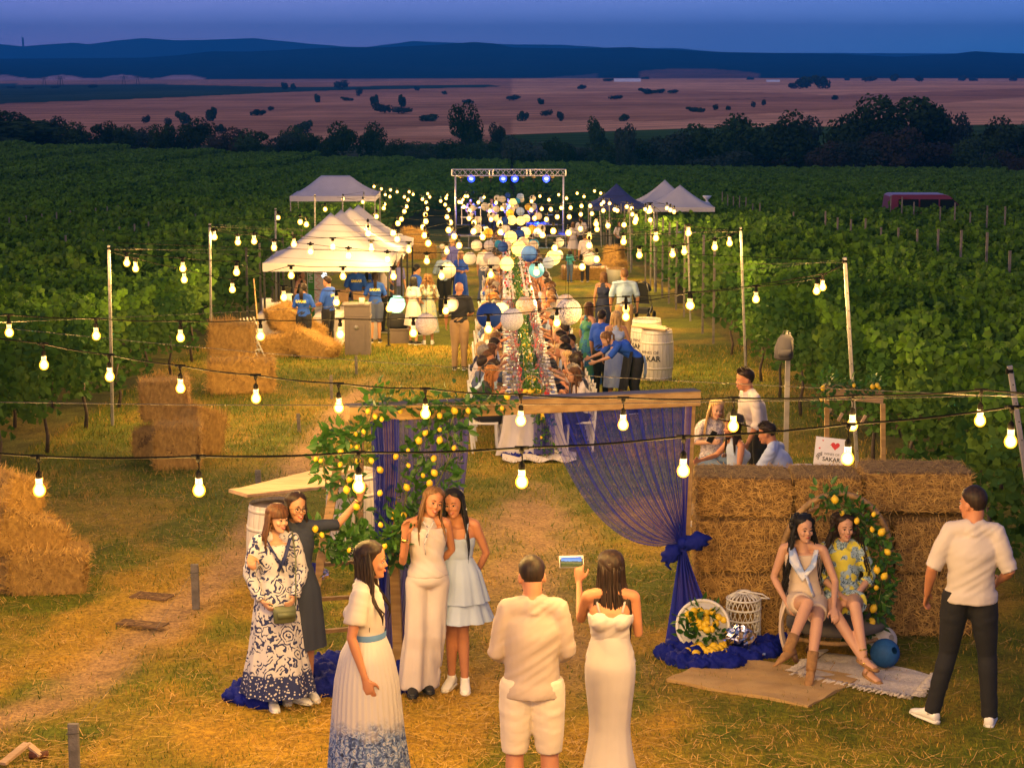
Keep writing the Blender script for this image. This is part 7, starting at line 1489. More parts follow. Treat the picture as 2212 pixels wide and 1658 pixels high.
stander('woman with straight black hair in a white dress beside the curly haired woman', PH(893, 598, 1.60), 140, 1.60, 1, F_white, dress=(F_white, .50, .26), hc=HK, sleeve=.4)
stander('man with short dark hair in a blue shirt behind the two women by the tent', PH(899, 573, 1.74), 120, 1.74, 0, F_royal, hs='short', hc=HK)
stander('woman with long wavy brown hair in a purple shirt at the tent corner', PH(857, 556, 1.72), 20, 1.72, 1, F_purple, bm=F_bluegrey, hc=HM, facef=True, wave=.02, vol=1.2)
stander('man in a light grey blue shirt and black trousers with his back to the viewer', PH(959, 543, 1.80), 170, 1.80, 0, F_lblue, hs='short', hc=HG, sleeve=.8, j=J_(Rel=(-.26, .0, 1.14), Rwr=(-.2, -.22, 1.08), Lel=(.26, -.0, 1.14), Lwr=(.22, -.2, 1.08)))
stander('tall man in a violet blue shirt behind the blonde woman, left of the table', PH(977, 515, 1.88), 150, 1.88, 0, F_purple, hs='short', hc=HBL)
stander('blonde woman in a royal blue dress with folded arms left of the table', PH(995, 542, 1.70), 30, 1.70, 1, F_royal, dress=(F_royal, .35, .24), hs='bob', hc=HBL, j=J_(Rel=(-.22, .0, 1.13), Rwr=(.0, -.17, 1.12), Lel=(.22, .0, 1.13), Lwr=(.0, -.17, 1.10)))
stander('man in a white shirt and grey jeans walking left of the table', PH(1047, 528, 1.78), 160, 1.78, 0, F_white, bm=F_bluegrey, hs='short', j=J_(Rkn=(-.11, -.05, .5), Ran=(-.14, -.02, .085), Lan=(.14, .12, .10)))
stander('woman with long light brown hair in a navy strap dress, seen from behind', PH(1304, 588, 1.70), 165, 1.70, 1, F_navy, dress=(F_navy, .46, .20), hc=HLB, L=.55, sleeve=0)
stander('broad man in a pale blue short sleeved shirt beside the pushchair', PH(1349, 583, 1.84), 178, 1.84, 0, F_lblue, bm=F_khaki, hs='short', hc=HLB, j=J_(Rsh=(-.20, .01, 1.4), Lsh=(.20, .01, 1.4), Rel=(-.28, .0, 1.13), Rwr=(-.28, -.08, .9), Lel=(.28, .0, 1.13), Lwr=(.28, -.08, .9)))
stander('blonde woman with very long wavy hair standing right of the table, seen from behind', PH(1331, 672, 1.68), 180, 1.68, 1, F_lb, dress=(F_lb, .35, .22), hc=HBL, L=.62, sleeve=0, vol=1.2, wave=.02)
stander('woman in a green and blue patterned dress with chestnut hair beside the table', PH(1272, 652, 1.72), 125, 1.72, 1, F_teal, dress=(F_teal, .2, .27), hc=HM, L=.42, sleeve=0)
stander('waiter in a royal blue shirt half hidden behind the green dress', PH(1300, 672, 1.60), 150, 1.60, 0, F_royal, hs='short')
stander('woman in a white dress standing right of the table near the stage', PH(1238, 480, 1.68), 190, 1.68, 1, F_white, dress=(F_white, .55, .26), hc=HM)
stander('man in a white shirt behind the woman in white near the stage', PH(1255, 468, 1.84), 185, 1.84, 0, F_white, hs='short')
stander('man in a white T-shirt and black trousers by the right vines near the stage', PH(1264, 505, 1.72), 180, 1.72, 0, F_white, hs='short', bm=F_blackc)
stander('small child in a turquoise top at the right of the table', PH(1231, 540, 1.15), 150, 1.15, 1, mat('turquoise_cotton', (.04, .30, .32)), hs='bob', bm=F_denim)
stander('person in a white top among the right vines by the lamp poles', PH(1318, 464, 1.66), 150, 1.66, 1, F_white, hc=HK)
stander('woman in a white blouse peeping over the right vines', PH(1338, 478, 1.66), 20, 1.66, 1, F_white, hc=HM)
# bending waiter with apron
jb = J_(pelvis=(0, .12, .92), chest=(0, -.12, 1.12), neck=(0, -.30, 1.20), head=(0, -.36, 1.20), hrot=(35, 0, 0), Rhip=(-.09, .1, .90), Lhip=(.09, .1, .90), Rkn=(-.10, .06, .49), Lkn=(.10, .05, .49), Rsh=(-.17, -.26, 1.19), Lsh=(.17, -.26, 1.19), Rel=(-.19, -.45, 1.02), Rwr=(-.12, -.66, .96), Lel=(.2, -.42, 1.0), Lwr=(.12, -.62, .92), Ran=(-.11, .12, .085), Lan=(.11, .08, .085))
pb = P(1362, 800, 35.0); pb.z = gz(pb.x, pb.y); t = person('waitress in a blue shirt and black apron bending over the right of the table', pb, -78, 1.72)
addbody(t, jb, 1, vox=.012, skin=SKL); shirt(t, jb, 1, F_royal, t0=.0, sleeve=.45, inf=.015, sl=1.3, vox=.014); trousers(t, jb, 1, F_blackc, vox=.014); hair(t, jb, 1, HLB, 'pony', .2, 60); sneakers(t, jb, M_blackmetal, M_soleW)
m = MB(); m.grid(lambda u, v: (lerp(-.20, .20, u), lerp(-.10, -.20, v)+.10*abs(u-.5)*2+.02*math.sin(u*12), lerp(1.08, .42, v)), 16, 12); m.build('apron', F_blackc, t); m = MB(); m.tube([(-.03, .24, .98), (.0, .26, .85), (.03, .25, .7), (.02, .24, .6)], [.02, .035, .04, .03], 8, flat=.3); m.build('apron_string', F_lblue, t)
# staff at the food tents
def shirtprint(t):
    a = thing_part(t)
def backprint(t, txt='SAKAR'):
    me = text_mesh(txt, .085, mat('yellow_print', (.70, .62, .10), var=0), 'back_lettering', .001, .003, 'CENTER')
    for v in me.vertices: x, y_, z_ = v.co; v.co = Vector((-x, .168-.25*x*x+z_, 1.27+y_))
    me.update(); inst('back_lettering', me, t)
for (lab, px, py, H, rz, f, hs, jj) in [('waitress with a dark ponytail in a royal blue shirt and shorts behind the grey bin', 810, 588, 1.68, 182, 1, 'pony', None), ('waiter in a royal blue shirt leaning over the tent table, seen in profile', 708, 598, 1.70, -120, 0, 'short', None), ('waitress in a royal blue shirt bending forward at the left of the tent', 655, 612, 1.62, 165, 1, 'pony', 1), ('waiter in a royal blue shirt far inside the tent', 768, 570, 1.74, 190, 0, 'short', None), ('waitress in a royal blue shirt at the back of the tent', 795, 572, 1.66, 170, 1, 'pony', None)]:
    t = stander(lab, PH(px, py, H), rz, H, f, F_royal, bottom='shorts' if 'shorts' in lab else 'trousers', bm=F_bluegrey if 'shorts' in lab else F_blackc, hs=hs, hc=HB, j=J_(Rel=(-.25, -.02, 1.14), Rwr=(-.14, -.26, 1.06), Lel=(.25, -.02, 1.14), Lwr=(.14, -.26, 1.06)), sleeve=.45); backprint(t)
stander('cook in a white shirt and dark striped apron under the tent', PH(826, 566, 1.78), 100, 1.78, 0, F_white, hs='short', sleeve=.45)
stander('woman in a dark strap top at the left edge of the tent', PH(650, 583, 1.66), 60, 1.66, 1, F_blackc, hc=HM, sleeve=0, hs='pony')
# =================== THE LOUNGE BEHIND THE STRAW WALL ===================
def seatJ(**k): d = dict(pelvis=(0, .02, .50), chest=(0, .02, .82), neck=(0, -.01, 1.01), head=(0, -.04, 1.05), Rhip=(-.09, 0, .50), Lhip=(.09, 0, .50), Rkn=(-.10, -.42, .50), Lkn=(.10, -.42, .50), Ran=(-.10, -.38, .09), Lan=(.10, -.36, .09), Rsh=(-.155, .0, .965), Lsh=(.155, .0, .965), Rel=(-.22, -.06, .74), Rwr=(-.08, -.26, .70), Lel=(.22, -.06, .74), Lwr=(.06, -.26, .68)); d.update(k); return J_(**d)
def place(px, py, h, y): p = P(px, py, y); return Vector((p.x, p.y, gz(p.x, p.y)+0)), p.z-gz(p.x, p.y)-h
def lounger_(lab, px, py, y, rz, f, j, hs, hc, top, bm=F_denim, **k):
    pos, dz = place(px, py, 1.29, y); pos.z += dz; t = person(lab, pos, rz, 1.70); addbody(t, j, f, vox=.010, skin=k.get('skin', SKL))
    hair(t, j, f, hc, hs, k.get('L', .4), 80, seed=5, vol=k.get('vol', 1)); shirt(t, j, f, top, t0=-.05, sleeve=k.get('sleeve', .45), inf=.015, sl=1.4, vox=.012); trousers(t, j, f, bm, vox=.014); face(t, j, f); sneakers(t, j, M_shoeW, M_soleW)
    if dz > .02: pass
    return t, dz
def stool(lab, t, dz, m=None):
    s = thing('pouf_seat', lab, 'seat', (t.location.x, t.location.y, gz(t.location.x, t.location.y))); hgt = .44+dz; a = MB(); a.lathe([(.01, 0), (.22, 0), (.26, hgt*.3), (.27, hgt*.6), (.24, hgt*.95), (.01, hgt)], n=20); a.build('padded_body', m or fab('beige_pouf', (.40, .32, .22)), s)
t, dz = lounger_('laughing woman with long blonde hair in a white blouse holding a dark phone', 1541, 858, 24.2, 22, 1, seatJ(hrot=(8, 6, -6), Rwr=(-.16, -.22, .80), Rel=(-.24, .0, .76)), 'long', HBL, F_floralw, vol=1.15); stool('low padded seat under the blonde woman', t, dz)
ph = thing('smartphone', 'dark phone held by the laughing blonde woman', 'phone', t.matrix_basis @ Vector((-.17, -.30, .88)), R(22)); a = MB(); a.box((0, 0, 0), (.075, .012, .15), Euler((.3, .4, 0)).to_matrix()); a.build('phone_body', M_blackmetal, ph, False)
t, dz = lounger_('woman in a pale dress and dark straw hat turned towards the blonde woman', 1590, 898, 23.4, -70, 1, seatJ(Rel=(-.22, -.14, .80), Rwr=(-.10, -.40, .78)), 'bob', HB, F_lb, sleeve=0, skin=SKD); stool('low padded seat under the woman in the hat', t, dz)
hp = t.matrix_basis @ Vector((0, -.02, 1.22)); ht = thing('straw_hat', 'dark brimmed straw hat on the woman in the pale dress', 'hat', hp); a = MB(); a.lathe([(.20, -.01), (.17, .0), (.105, .008), (.10, .06), (.085, .10), (.01, .11)], n=24); a.build('hat_body', mat('dark_straw', (.05, .035, .02), var=.3, scale=60), ht); ht.rotation_euler = (R(-12), R(14), 0)
t = stander('man in a white rolled sleeve shirt and black trousers standing in the lounge', P(1622, 798, 24.6)*1, -78, 1.80, 0, F_white, hs='short', hc=HB, sleeve=.7, skin=SKD, j=J_(chest=(0, -.08, 1.22), neck=(0, -.14, 1.39), head=(0, -.17, 1.43), hrot=(6, 0, 0), Rsh=(-.18, -.12, 1.35), Lsh=(.18, -.12, 1.35), Rel=(-.22, -.14, 1.08), Rwr=(-.20, -.26, .86), Lel=(.22, -.10, 1.08), Lwr=(.2, -.2, .86)), facef=True, vol=1.5)
pz = P(1622, 798, 24.6); t.location = (pz.x+.12, 24.6, pz.z-1.67*1.80/1.70+.02)
t, dz = lounger_('seated man in a striped blue shirt, sunglasses on the back of his head', 1697, 906, 23.0, -112, 0, seatJ(chest=(0, -.06, .80), neck=(0, -.14, .98), head=(0, -.18, 1.01), hrot=(12, 0, 0), Rsh=(-.18, -.12, .93), Lsh=(.18, -.12, .93), Rel=(-.23, -.22, .70), Rwr=(-.12, -.44, .66), Lel=(.22, -.24, .70), Lwr=(.06, -.46, .68)), 'short', HB, F_stripeblue, sleeve=.8, skin=SKD)
sg = MB(); jM = Vector((0, -.18, 1.01)); sg.tube([(-.080, -.18, 1.18), (-.084, -.12, 1.165), (-.06, -.08, 1.15), (.06, -.08, 1.15), (.084, -.12, 1.165), (.080, -.18, 1.18)], .006, 5); sg.build('sunglasses', M_blackmetal, t)
wc = thing('wicker_chair', 'cream wicker chair with open weave back behind the seated man', 'chair', (t.location.x+.12, t.location.y+.1, gz(t.location.x, 23))); 
for i in range(9):
    for s in (-1, 1): a = MB(); a.tube([(-.25+.0625*i, .02, .45), (-.25+.0625*i+s*.08, .03, .64), (-.25+.0625*i, .04, .82)], .009, 5); a.build('wicker_strand', M_white, wc)
a = MB(); a.tube([(-.27, 0, .42), (-.28, .02, .7), (-.2, .04, .85), (.2, .04, .85), (.28, .02, .7), (.27, 0, .42)], .018, 8); a.build('back_frame', M_white, wc); a = MB(); a.box((0, -.22, .43), (.5, .46, .05)); a.build('seat', M_white, wc)
for sx_ in (-1, 1):
    for sy_ in (0, -.42): a = MB(); a.tube([(sx_*.23, sy_, 0), (sx_*.23, sy_, .42)], .016, 6); a.build('leg', M_white, wc)
# sign with heart
M_redp = mat('red_print', (.62, .02, .025), rough=.5, var=0); sgn = thing('tabletop_sign', 'white sign with a red heart and WINES OF SAKAR lettering behind the straw wall', 'sign', P(1789, 1006, 19.25)); sgn.rotation_euler = (R(-10), R(6), R(-4))
a = MB(); a.box((0, 0, .13), (.27, .012, .26)); a.build('board', M_whiteplastic, sgn, False); a = MB(); a.box((0, .0065, .13), (.285, .010, .275)); a.build('board_frame', M_soleW, sgn, False)
hpts = [(16*math.sin(q)**3/16, (13*math.cos(q)-5*math.cos(2*q)-2*math.cos(3*q)-math.cos(4*q))/16) for q in np.linspace(0, 6.283, 28)[:-1]]
def heart(c, r): a = MB(); vs = [(c[0]+x*r, -.0085, c[1]+z*r) for x, z in hpts]; a.add(vs, [tuple(range(len(vs)))]); a.build('heart_print', M_redp, sgn, False)
heart((.045, .195), .042); heart((-.10, .16), .010); heart((-.075, .235), .008); heart((0, .20), .005)
for (s_, sz, z, mm_, bo) in (('WINES OF', .032, .102, M_inkg, 0), ('SAKAR', .055, .045, M_ink, .001)):
    me = text_mesh(s_, sz, mm_, 'lettering', .0005, bo, 'CENTER')
    for v in me.vertices: v.co = Vector((v.co.x+.02, -.009-v.co.z, z+v.co.y))
    inst('lettering', me, sgn)
for k in range(3): a = MB(); a.tube([(-.105-.01*k, -.009, .05+.012*k), (-.095-.008*k, -.009, .085+.01*k), (-.07, -.009, .10+.012*k)], .003, 4); a.build('leaf_logo', M_ink, sgn)
wb = bale('straw bale with folded striped blankets, behind the lettered sign', P(1842, 985, 20.6)+Vector((0, 0, -.22)), 8, (1.0, .9, .9), BALES_LOOSE, (0, 0)); wb.location.z = gz(3.4, 20.6)+.225; 
bt_ = bale('lower straw bale under the folded striped blankets', (wb.location.x, wb.location.y, wb.location.z+.0), 8, (1.0, .9, .9), BALES_LOOSE); wb.location.z += .42
bl = thing('folded_blankets', 'pile of folded pink and cream striped blankets on the straw bale', 'blanket', wb.location+Vector((-.08, -.05, .215))); M_blk = mat('pink_striped_blanket', (.50, .22, .18), col2=(.62, .50, .42), scale=5, stretch=(.3, 9, 3), lo=.45, hi=.55, rough=.9)
for k in range(4):
    a = MB(); a.grid(lambda u, v: (lerp(-.34, .34, u)+.01*math.sin(v*20+k), -.22+.06*math.sin(v*math.pi)*0+.44*abs(v*2-1)*(1 if v > 2 else 1)-.0, .02+.035*k+(.016 if v < .5 else -.012)+.006*math.sin(u*9+k)), 20, 12); a.build('blanket_fold', M_blk, bl)
# wooden swing-like rack with garland
rk = thing('wooden_rack', 'wooden stand with a pale signboard topped with lemon garland', 'stand', onG(1845, 990)); ry = 22.6; rk.location = P(1845, 990, ry); rk.location.z = gz(rk.location.x, ry)
def toK(v): return Vector(v)-rk.location
for (ax_, ay_, bx_, by_) in ((1786, 850, 1790, 1000), (1907, 872, 1914, 1000)): a = MB(); p1, p2 = P(ax_, ay_, ry), P(bx_, by_, ry); p2.z = gz(p2.x, ry); a.beam(toK(p1), toK(p2), .05, .05, up=(0, 1, 0)); a.build('upright', M_beam, rk, False)
for (y1, y2, y3, y4) in ((828, 842, 843, 858), (844, 859, 856, 870)): a = MB(); a.beam(toK(P(1778, (y1+y2)/2, ry)), toK(P(1908, (y3+y4)/2, ry)), .02, .082, up=(0, -.2, 1)); a.build('signboard_plank', M_plank, rk, False)
for k, (px, py) in enumerate([(1815, 900), (1865, 905), (1790, 890)]): a = MB(); a.tube([toK(P(px-25, py-12, ry)), toK(P(px+25, py+14, ry))], .003, 4); a.build('string', M_steel, rk); a = MB(); a.box(toK(P(px, py, ry)), (.03, .03, .10), Euler((0, .5, 0)).to_matrix()); a.build('peg', M_plank, rk, False)
garland('lemon garland draped over the pale signboard of the wooden stand', pp([(1775,880),(1776,845),(1790,822),(1815,828),(1845,835),(1860,845),(1880,825),(1905,828)], 22.45), 230, .05, .08, pp([(1778,838),(1775,862),(1885,835),(1895,832),(1845,832),(1900,838)], 22.3), 77)
# post with backpack
bp_ = P(1703, 718, 26.2); pg = Vector((bp_.x, 26.2, gz(bp_.x, 26.2))); t = thing('vine_end_post', 'grey vine end post with white sleeve, carrying a backpack', 'post', pg); a = MB(); a.beam((0, 0, -.1), bp_-pg, .06, .05, up=(0, 1, 0)); a.build('post_body', M_post, t, False); a = MB(); a.tube([(0, 0, 0), (0, 0, .45)], .045, 10); a.build('white_sleeve', M_whiteplastic, t)
bk_ = thing('backpack', 'dark grey backpack hanging on the vine end post', 'backpack', P(1697, 750, 26.05), 0, None, .85); M_bp = fab('grey_nylon', (.06, .055, .07)); a = MB(); a.loft([((-.02, -.02, -.19), (.10, 0, 0), (0, .06, 0)), ((-.03, -.03, -.15), (.145, 0, 0), (0, .10, 0)), ((-.03, -.03, 0), (.14, 0, 0), (0, .10, 0)), ((0, 0, .13), (.12, 0, 0), (0, .07, 0)), ((0, 0, .19), (.07, 0, 0), (0, .05, 0))], 16); a.build('pack_body', M_bp, bk_)
a = MB(); a.loft([((-.03, -.13, -.12), (.09, 0, 0), (0, .03, 0)), ((-.03, -.13, -.02), (.095, 0, 0), (0, .035, 0))], 12); a.build('front_pocket', M_bp, bk_); a = MB(); a.tube([(-.05, .02, .17), (-.03, .0, .25), (.04, .0, .24), (.05, .02, .16)], .010, 5); a.build('carry_loop', M_blackmetal, bk_)
a = MB(); a.tube([(.08, -.06, .12), (.10, -.10, 0), (.07, -.09, -.14)], .014, 6, flat=.4); a.build('shoulder_strap', M_steel, bk_)
# =================== TENTS ===================
M_tent = mat('white_canopy', (.50, .47, .49), rough=.7, var=.05, scale=2, transl=.12, bump=.15, bscale=3); M_tentgrey = mat('pale_grey_canopy', (.50, .47, .54), rough=.7, var=.05, scale=2, transl=.15); M_tentblue = mat('navy_canopy', (.03, .035, .16), rough=.7, var=.1, transl=.15)
def tent(label, x0, x1, y0, y1, eave, peak, m, rise=.9, ridge=0, legs=True, val=.20, group=None, dbl=0):
    cx, cy = (x0+x1)/2, (y0+y1)/2; b0 = gz(cx, cy); t = thing('canopy_tent', label, 'tent', (cx, cy, b0), 0, group); hx, hy = (x1-x0)/2, (y1-y0)/2
    def zc(x, y):
        rx = max(0, abs(x)-ridge)/(hx-ridge); ry = abs(y)/hy; r = max(rx, ry); return eave+(peak-eave)*((1-r)**1.45*.72+(1-r)*.28)-.03*math.sin(math.pi*min(rx, ry))
    a = MB(); n = 24; a.grid(lambda u, v: (lerp(-hx, hx, u), lerp(-hy, hy, v), zc(lerp(-hx, hx, u), lerp(-hy, hy, v))), n, n); a.build('canopy', m, t)
    for k, (p0, p1) in enumerate((((-hx, -hy), (hx, -hy)), ((hx, -hy), (hx, hy)), ((hx, hy), (-hx, hy)), ((-hx, hy), (-hx, -hy)))):
        a = MB(); a.grid(lambda u, v: (lerp(p0[0], p1[0], u)*(1+.006*math.sin(u*20)), lerp(p0[1], p1[1], u)*1.003, eave-val*v-.0), 12, 1); a.build('valance', m, t)
    for sx_ in (-1, 1):
        for sy_ in (-1, 1):
            zg = gz(cx+sx_*hx, cy+sy_*hy)-b0; a = MB(); a.beam((sx_*(hx-.03), sy_*(hy-.03), zg), (sx_*(hx-.03), sy_*(hy-.03), eave-.02), .045, .045, up=(0, 1, 0)); a.build('leg', M_blackmetal if m is M_tent else M_post, t, False)
            a = MB(); a.box((sx_*(hx-.03), sy_*(hy-.03), zg+.01), (.12, .12, .02)); a.build('foot_plate', M_blackmetal, t, False)
    for s in (-1, 1):
        a = MB(); a.beam((-hx+.05, s*(hy-.05), eave-.06), (0, s*(hy-.05), eave-.28), .02, .03); a.build('truss_bar', M_blackmetal, t, False); a = MB(); a.beam((0, s*(hy-.05), eave-.28), (hx-.05, s*(hy-.05), eave-.06), .02, .03); a.build('truss_bar', M_blackmetal, t, False)
    return t
for k in range(4): tent(['nearest white peaked canopy tent of the food row', 'second white peaked canopy tent of the food row', 'third white canopy tent of the food row', 'fourth and farthest white canopy tent of the food row'][k], -5.80, -2.86, 48.0+3*k, 50.96+3*k, 2.02, 3.08, M_tent)
tent('pale grey flat-ridged canopy tent standing among the left vines', -10.5, -6.45, 98.0, 101.5, 2.75, 3.62, M_tentgrey, ridge=.7, val=.25)
tent('dark blue canopy tent at the right end of the lights', 3.5, 6.0, 93, 95.6, 2.35, 3.30, M_tentblue)
tent('front one of the pair of white canopy tents on the right', 6.1, 8.95, 91.5, 94.4, 2.35, 3.25, M_tent); tent('rear one of the pair of white canopy tents on the right', 5.7, 8.5, 95, 97.9, 2.4, 3.45, M_tent)
# banner
bn = thing('roll_up_banner', 'green and white banner with ПИВО and red script at the back of the food tent', 'banner', onG(680, 668)); bn.location = Vector((-5.25, 55.4, gz(-5, 55.4)))
a = MB(); a.box((0, 0, 1.0), (.50, .02, 1.9)); a.build('white_panel', M_whiteplastic, bn, False); a = MB(); a.box((-.15, -.012, 1.0), (.17, .006, 1.88)); a.build('green_panel', mat('green_print', (.06, .28, .03), var=0), bn, False)
me = text_mesh('ПИВО', .15, M_soleW, 'lettering', .001, .003)
for v in me.vertices: v.co = Vector((-.10-v.co.y, -.018-v.co.z, 1.05+v.co.x))
inst('lettering', me, bn); a = MB()
for k in range(3): a.tube([(.0+.05*math.sin(q*2+k)+.03*k, -.013, .5+.35*k+q*.055) for q in np.linspace(0, 6, 24)], .014, 5, flat=.3)
a.build('red_script', M_redp, bn); a = MB(); a.box((0, 0, .03), (.6, .2, .05)); a.build('base', M_post, bn, False)
def servetable(label, x0, x1, y0, y1, h=.78):
    c = ((x0+x1)/2, (y0+y1)/2); b0 = gz(*c); t = thing('serving_table', label, 'table', (c[0], c[1], b0)); hx, hy = (x1-x0)/2, (y1-y0)/2; a = MB(); n = 60
    def cl(u, v):
        q = u*4; i = int(q) % 4; f = q-int(q); C = [(-hx, -hy), (hx, -hy), (hx, hy), (-hx, hy)]; p, r = C[i], C[(i+1) % 4]; k = 1+(.05*math.sin(u*70)+.04)*v; return (lerp(p[0], r[0], f)*k, lerp(p[1], r[1], f)*k, h-v*(h-.06))
    a.grid(cl, n, 6); a.box((0, 0, h+.001), (2*hx, 2*hy, .012)); a.build('tablecloth', M_cloth, t)
    for sx_ in (-1, 1):
        for sy_ in (-1, 1): b = MB(); b.box((sx_*hx*.85, sy_*hy*.8, h/2-.02), (.03, .03, h-.04)); b.build('leg', M_post, t, False)
    return t
servetable('white clothed serving table at the front of the food tent beside the straw heap', -4.55, -3.95, 47.0, 48.5); servetable('long white serving table with salads inside the food tent', -4.15, -3.3, 49.6, 51.6, .85); servetable('white table with boxes at the left post of the food tent', -5.9, -5.1, 47.6, 48.4)
def on(x, y, h): return Vector((x, y, gz(x, y)+h))
pl = thing('serving_platter', 'black oval platter of green salad on the tent table', 'platter', on(-3.72, 49.9, .865)); a = MB(); a.lathe([(.01, 0), (.2, .01), (.25, .03)], n=20); o = a.build('dish', M_blackmetal, pl); o.scale = (1.3, .8, 1); a = MB()
for k in range(26): a.ball((rnd.uniform(-.2, .2), rnd.uniform(-.1, .1), .045), rnd.uniform(.02, .04), 6, 4)
o = a.build('green_salad', mat('green_salad_leaf', (.15, .35, .03), var=.3, scale=30), pl); o['kind'] = 'stuff'
for i, (x, y, h, w, d, z, c, lb) in enumerate([(-4.25, 50.8, .85, .4, .3, .3, (.36, .22, .11), 'brown cardboard box on the tent table'), (-3.75, 51.2, .86, .45, .3, .22, (.42, .26, .13), 'open tan cardboard box at the back of the tent table'), (-4.35, 49.7, .85, .3, .25, .2, (.40, .25, .12), 'tall cardboard carton left of the salad platter'), (-5.55, 47.9, .80, .32, .25, .22, (.7, .68, .66), 'white carton on the left tent table'), (-5.25, 48.1, .80, .2, .2, .42, (.72, .70, .68), 'tall white box on the left tent table'), (-5.75, 48.2, .80, .2, .2, .3, (.7, .68, .66), 'small white container by the tent post')]):
    t = thing('carton', lb, 'box', on(x, y, h), rnd.uniform(-.3, .3)); a = MB(); a.box((0, 0, z/2), (w, d, z)); a.build('carton_body', mat('carton_%d' % (i if i < 3 else 9), c, var=.1), t, False)
    a = MB(); a.box((w*.55, 0, z-.01), (w*.3, d, .006), Euler((0, .5, 0)).to_matrix()); a.build('flap', mat('carton_%d' % (i if i < 3 else 9), c, var=.1), t, False)
for i, (x, y) in enumerate([(-4.05, 47.3), (-4.3, 47.6), (-3.5, 49.8), (-3.45, 50.1), (-3.4, 50.5)]): t = thing('drinking_glass', 'clear glass standing on a serving table at the food tents', 'glass', on(x, y, .80 if y < 49 else .87), 0, 'glasses on the serving tables'); inst('bowl_and_stem', wg_me, t, sc=1.2)
# working lights under the tent (they are lit in the photograph)
for i, (px, py) in enumerate([(701, 595), (709, 580)]):
    t = thing('work_lamp', ['lower cold white lamp lit under the food tent', 'upper cold white lamp lit under the food tent'][i], 'lamp', P(px, py, 49.6+i)); a = MB(); a.ball((0, 0, 0), .065, 12, 8); a.build('lamp_globe', mat('cold_lit_glass', (.8, .8, .8), var=0, emit=(.75, .95, 1), es=6), t); a = MB(); a.tube([(0, 0, .06), (0, 0, .35)], .008, 5); a.build('cord', M_cable, t); add_lamp(t, (0, 0, 0), 55, (.80, .95, 1), .06)
# grey bin
gb = thing('grey_bin', 'tall grey plastic bin with a lid and handle in front of the food tent', 'bin', onG(772, 767)); M_bin = mat('grey_brown_plastic', (.14, .11, .10), rough=.55, var=.06)
a = MB(); a.box((0, .28, .40), (.56, .50, .80)); a.build('bin_body', M_bin, gb, False); a = MB(); a.box((0, .28, .83), (.60, .54, .05)); a.build('rim', M_bin, gb, False); a = MB(); a.box((0, .28, .98), (.57, .50, .24)); a.build('upper_body', M_bin, gb, False); a = MB(); a.box((-.02, .28, 1.115), (.62, .56, .03)); a.build('lid', M_bin, gb, False); a = MB(); a.lathe([(.045, 0), (.05, .02)], n=16, cap=True); o = a.build('latch', M_post, gb); o.rotation_euler = (R(90), 0, 0); o.location = (-.02, .03, .62)
for s in (-1, 1): a = MB(); a.box((s*.18, .027, .38), (.012, .012, .70)); a.build('moulded_rib', M_bin, gb, False)
cup = thing('paper_cup', 'white carton cup standing on the lid of the grey bin', 'cup', gb.location+Vector((.10, .12, 1.13))); a = MB(); a.lathe([(.05, 0), (.065, .14)], n=12, cap=True); a.build('cup_body', M_whiteplastic, cup)
bg_ = thing('black_bag', 'black camera bag lying on a grey box right of the tent post', 'bag', onG(858, 742)); a = MB(); a.loft([((0, .2, .34), (.22, 0, 0), (0, .14, 0)), ((0, .2, .42), (.27, 0, 0), (0, .17, 0)), ((0, .2, .60), (.24, 0, 0), (0, .15, 0)), ((.02, .2, .70), (.12, 0, 0), (0, .08, 0))], 14); a.build('bag_body', F_blackc, bg_); a = MB(); a.tube([(-.15, .2, .6), (-.05, .15, .82), (.1, .2, .66)], .015, 6); a.build('bag_handle', F_blackc, bg_)
gx = thing('grey_crate', 'grey crate under the black camera bag', 'crate', onG(862, 742)); a = MB(); a.box((0, .2, .17), (.42, .35, .33)); a.build('crate_body', M_bin, gx, False); a = MB(); a.box((0, .2, .335), (.46, .39, .025)); a.build('crate_rim', M_bin, gx, False)
for i, (px, py) in enumerate([(545, 770), (552, 768), (538, 772)]):
    t = thing('folded_chair', 'folded white chair leaning by the left vines behind the straw stack', 'chair', onG(px+22, py), 0, 'folded chairs leaning by the vines'); a = MB(); a.beam((-.02, 0, 0), (-.42, .1, .85), .025, .02); a.build('side_rail', M_white, t, False); a = MB(); a.beam((.13, .02, 0), (-.27, .12, .85), .025, .02); a.build('side_rail', M_white, t, False)
    for k in range(5): a = MB(); u = .2+k*.16; a.beam((-.02-.4*u, .1*u, .85*u), (.13-.4*u, .02+.1*u, .85*u), .02, .02); a.build('slat', M_white, t, False)
t = thing('broom', 'yellow handled broom leaning against the left post of the food tent', 'broom', onG(563, 770)); a = MB(); a.tube([(0, 0, 0), P(548, 602, 46.5)-t.location], .016, 6); a.build('handle', M_beam, t); a = MB(); a.box((0, 0, .05), (.28, .05, .1)); a.build('brush', M_straw, t, False)
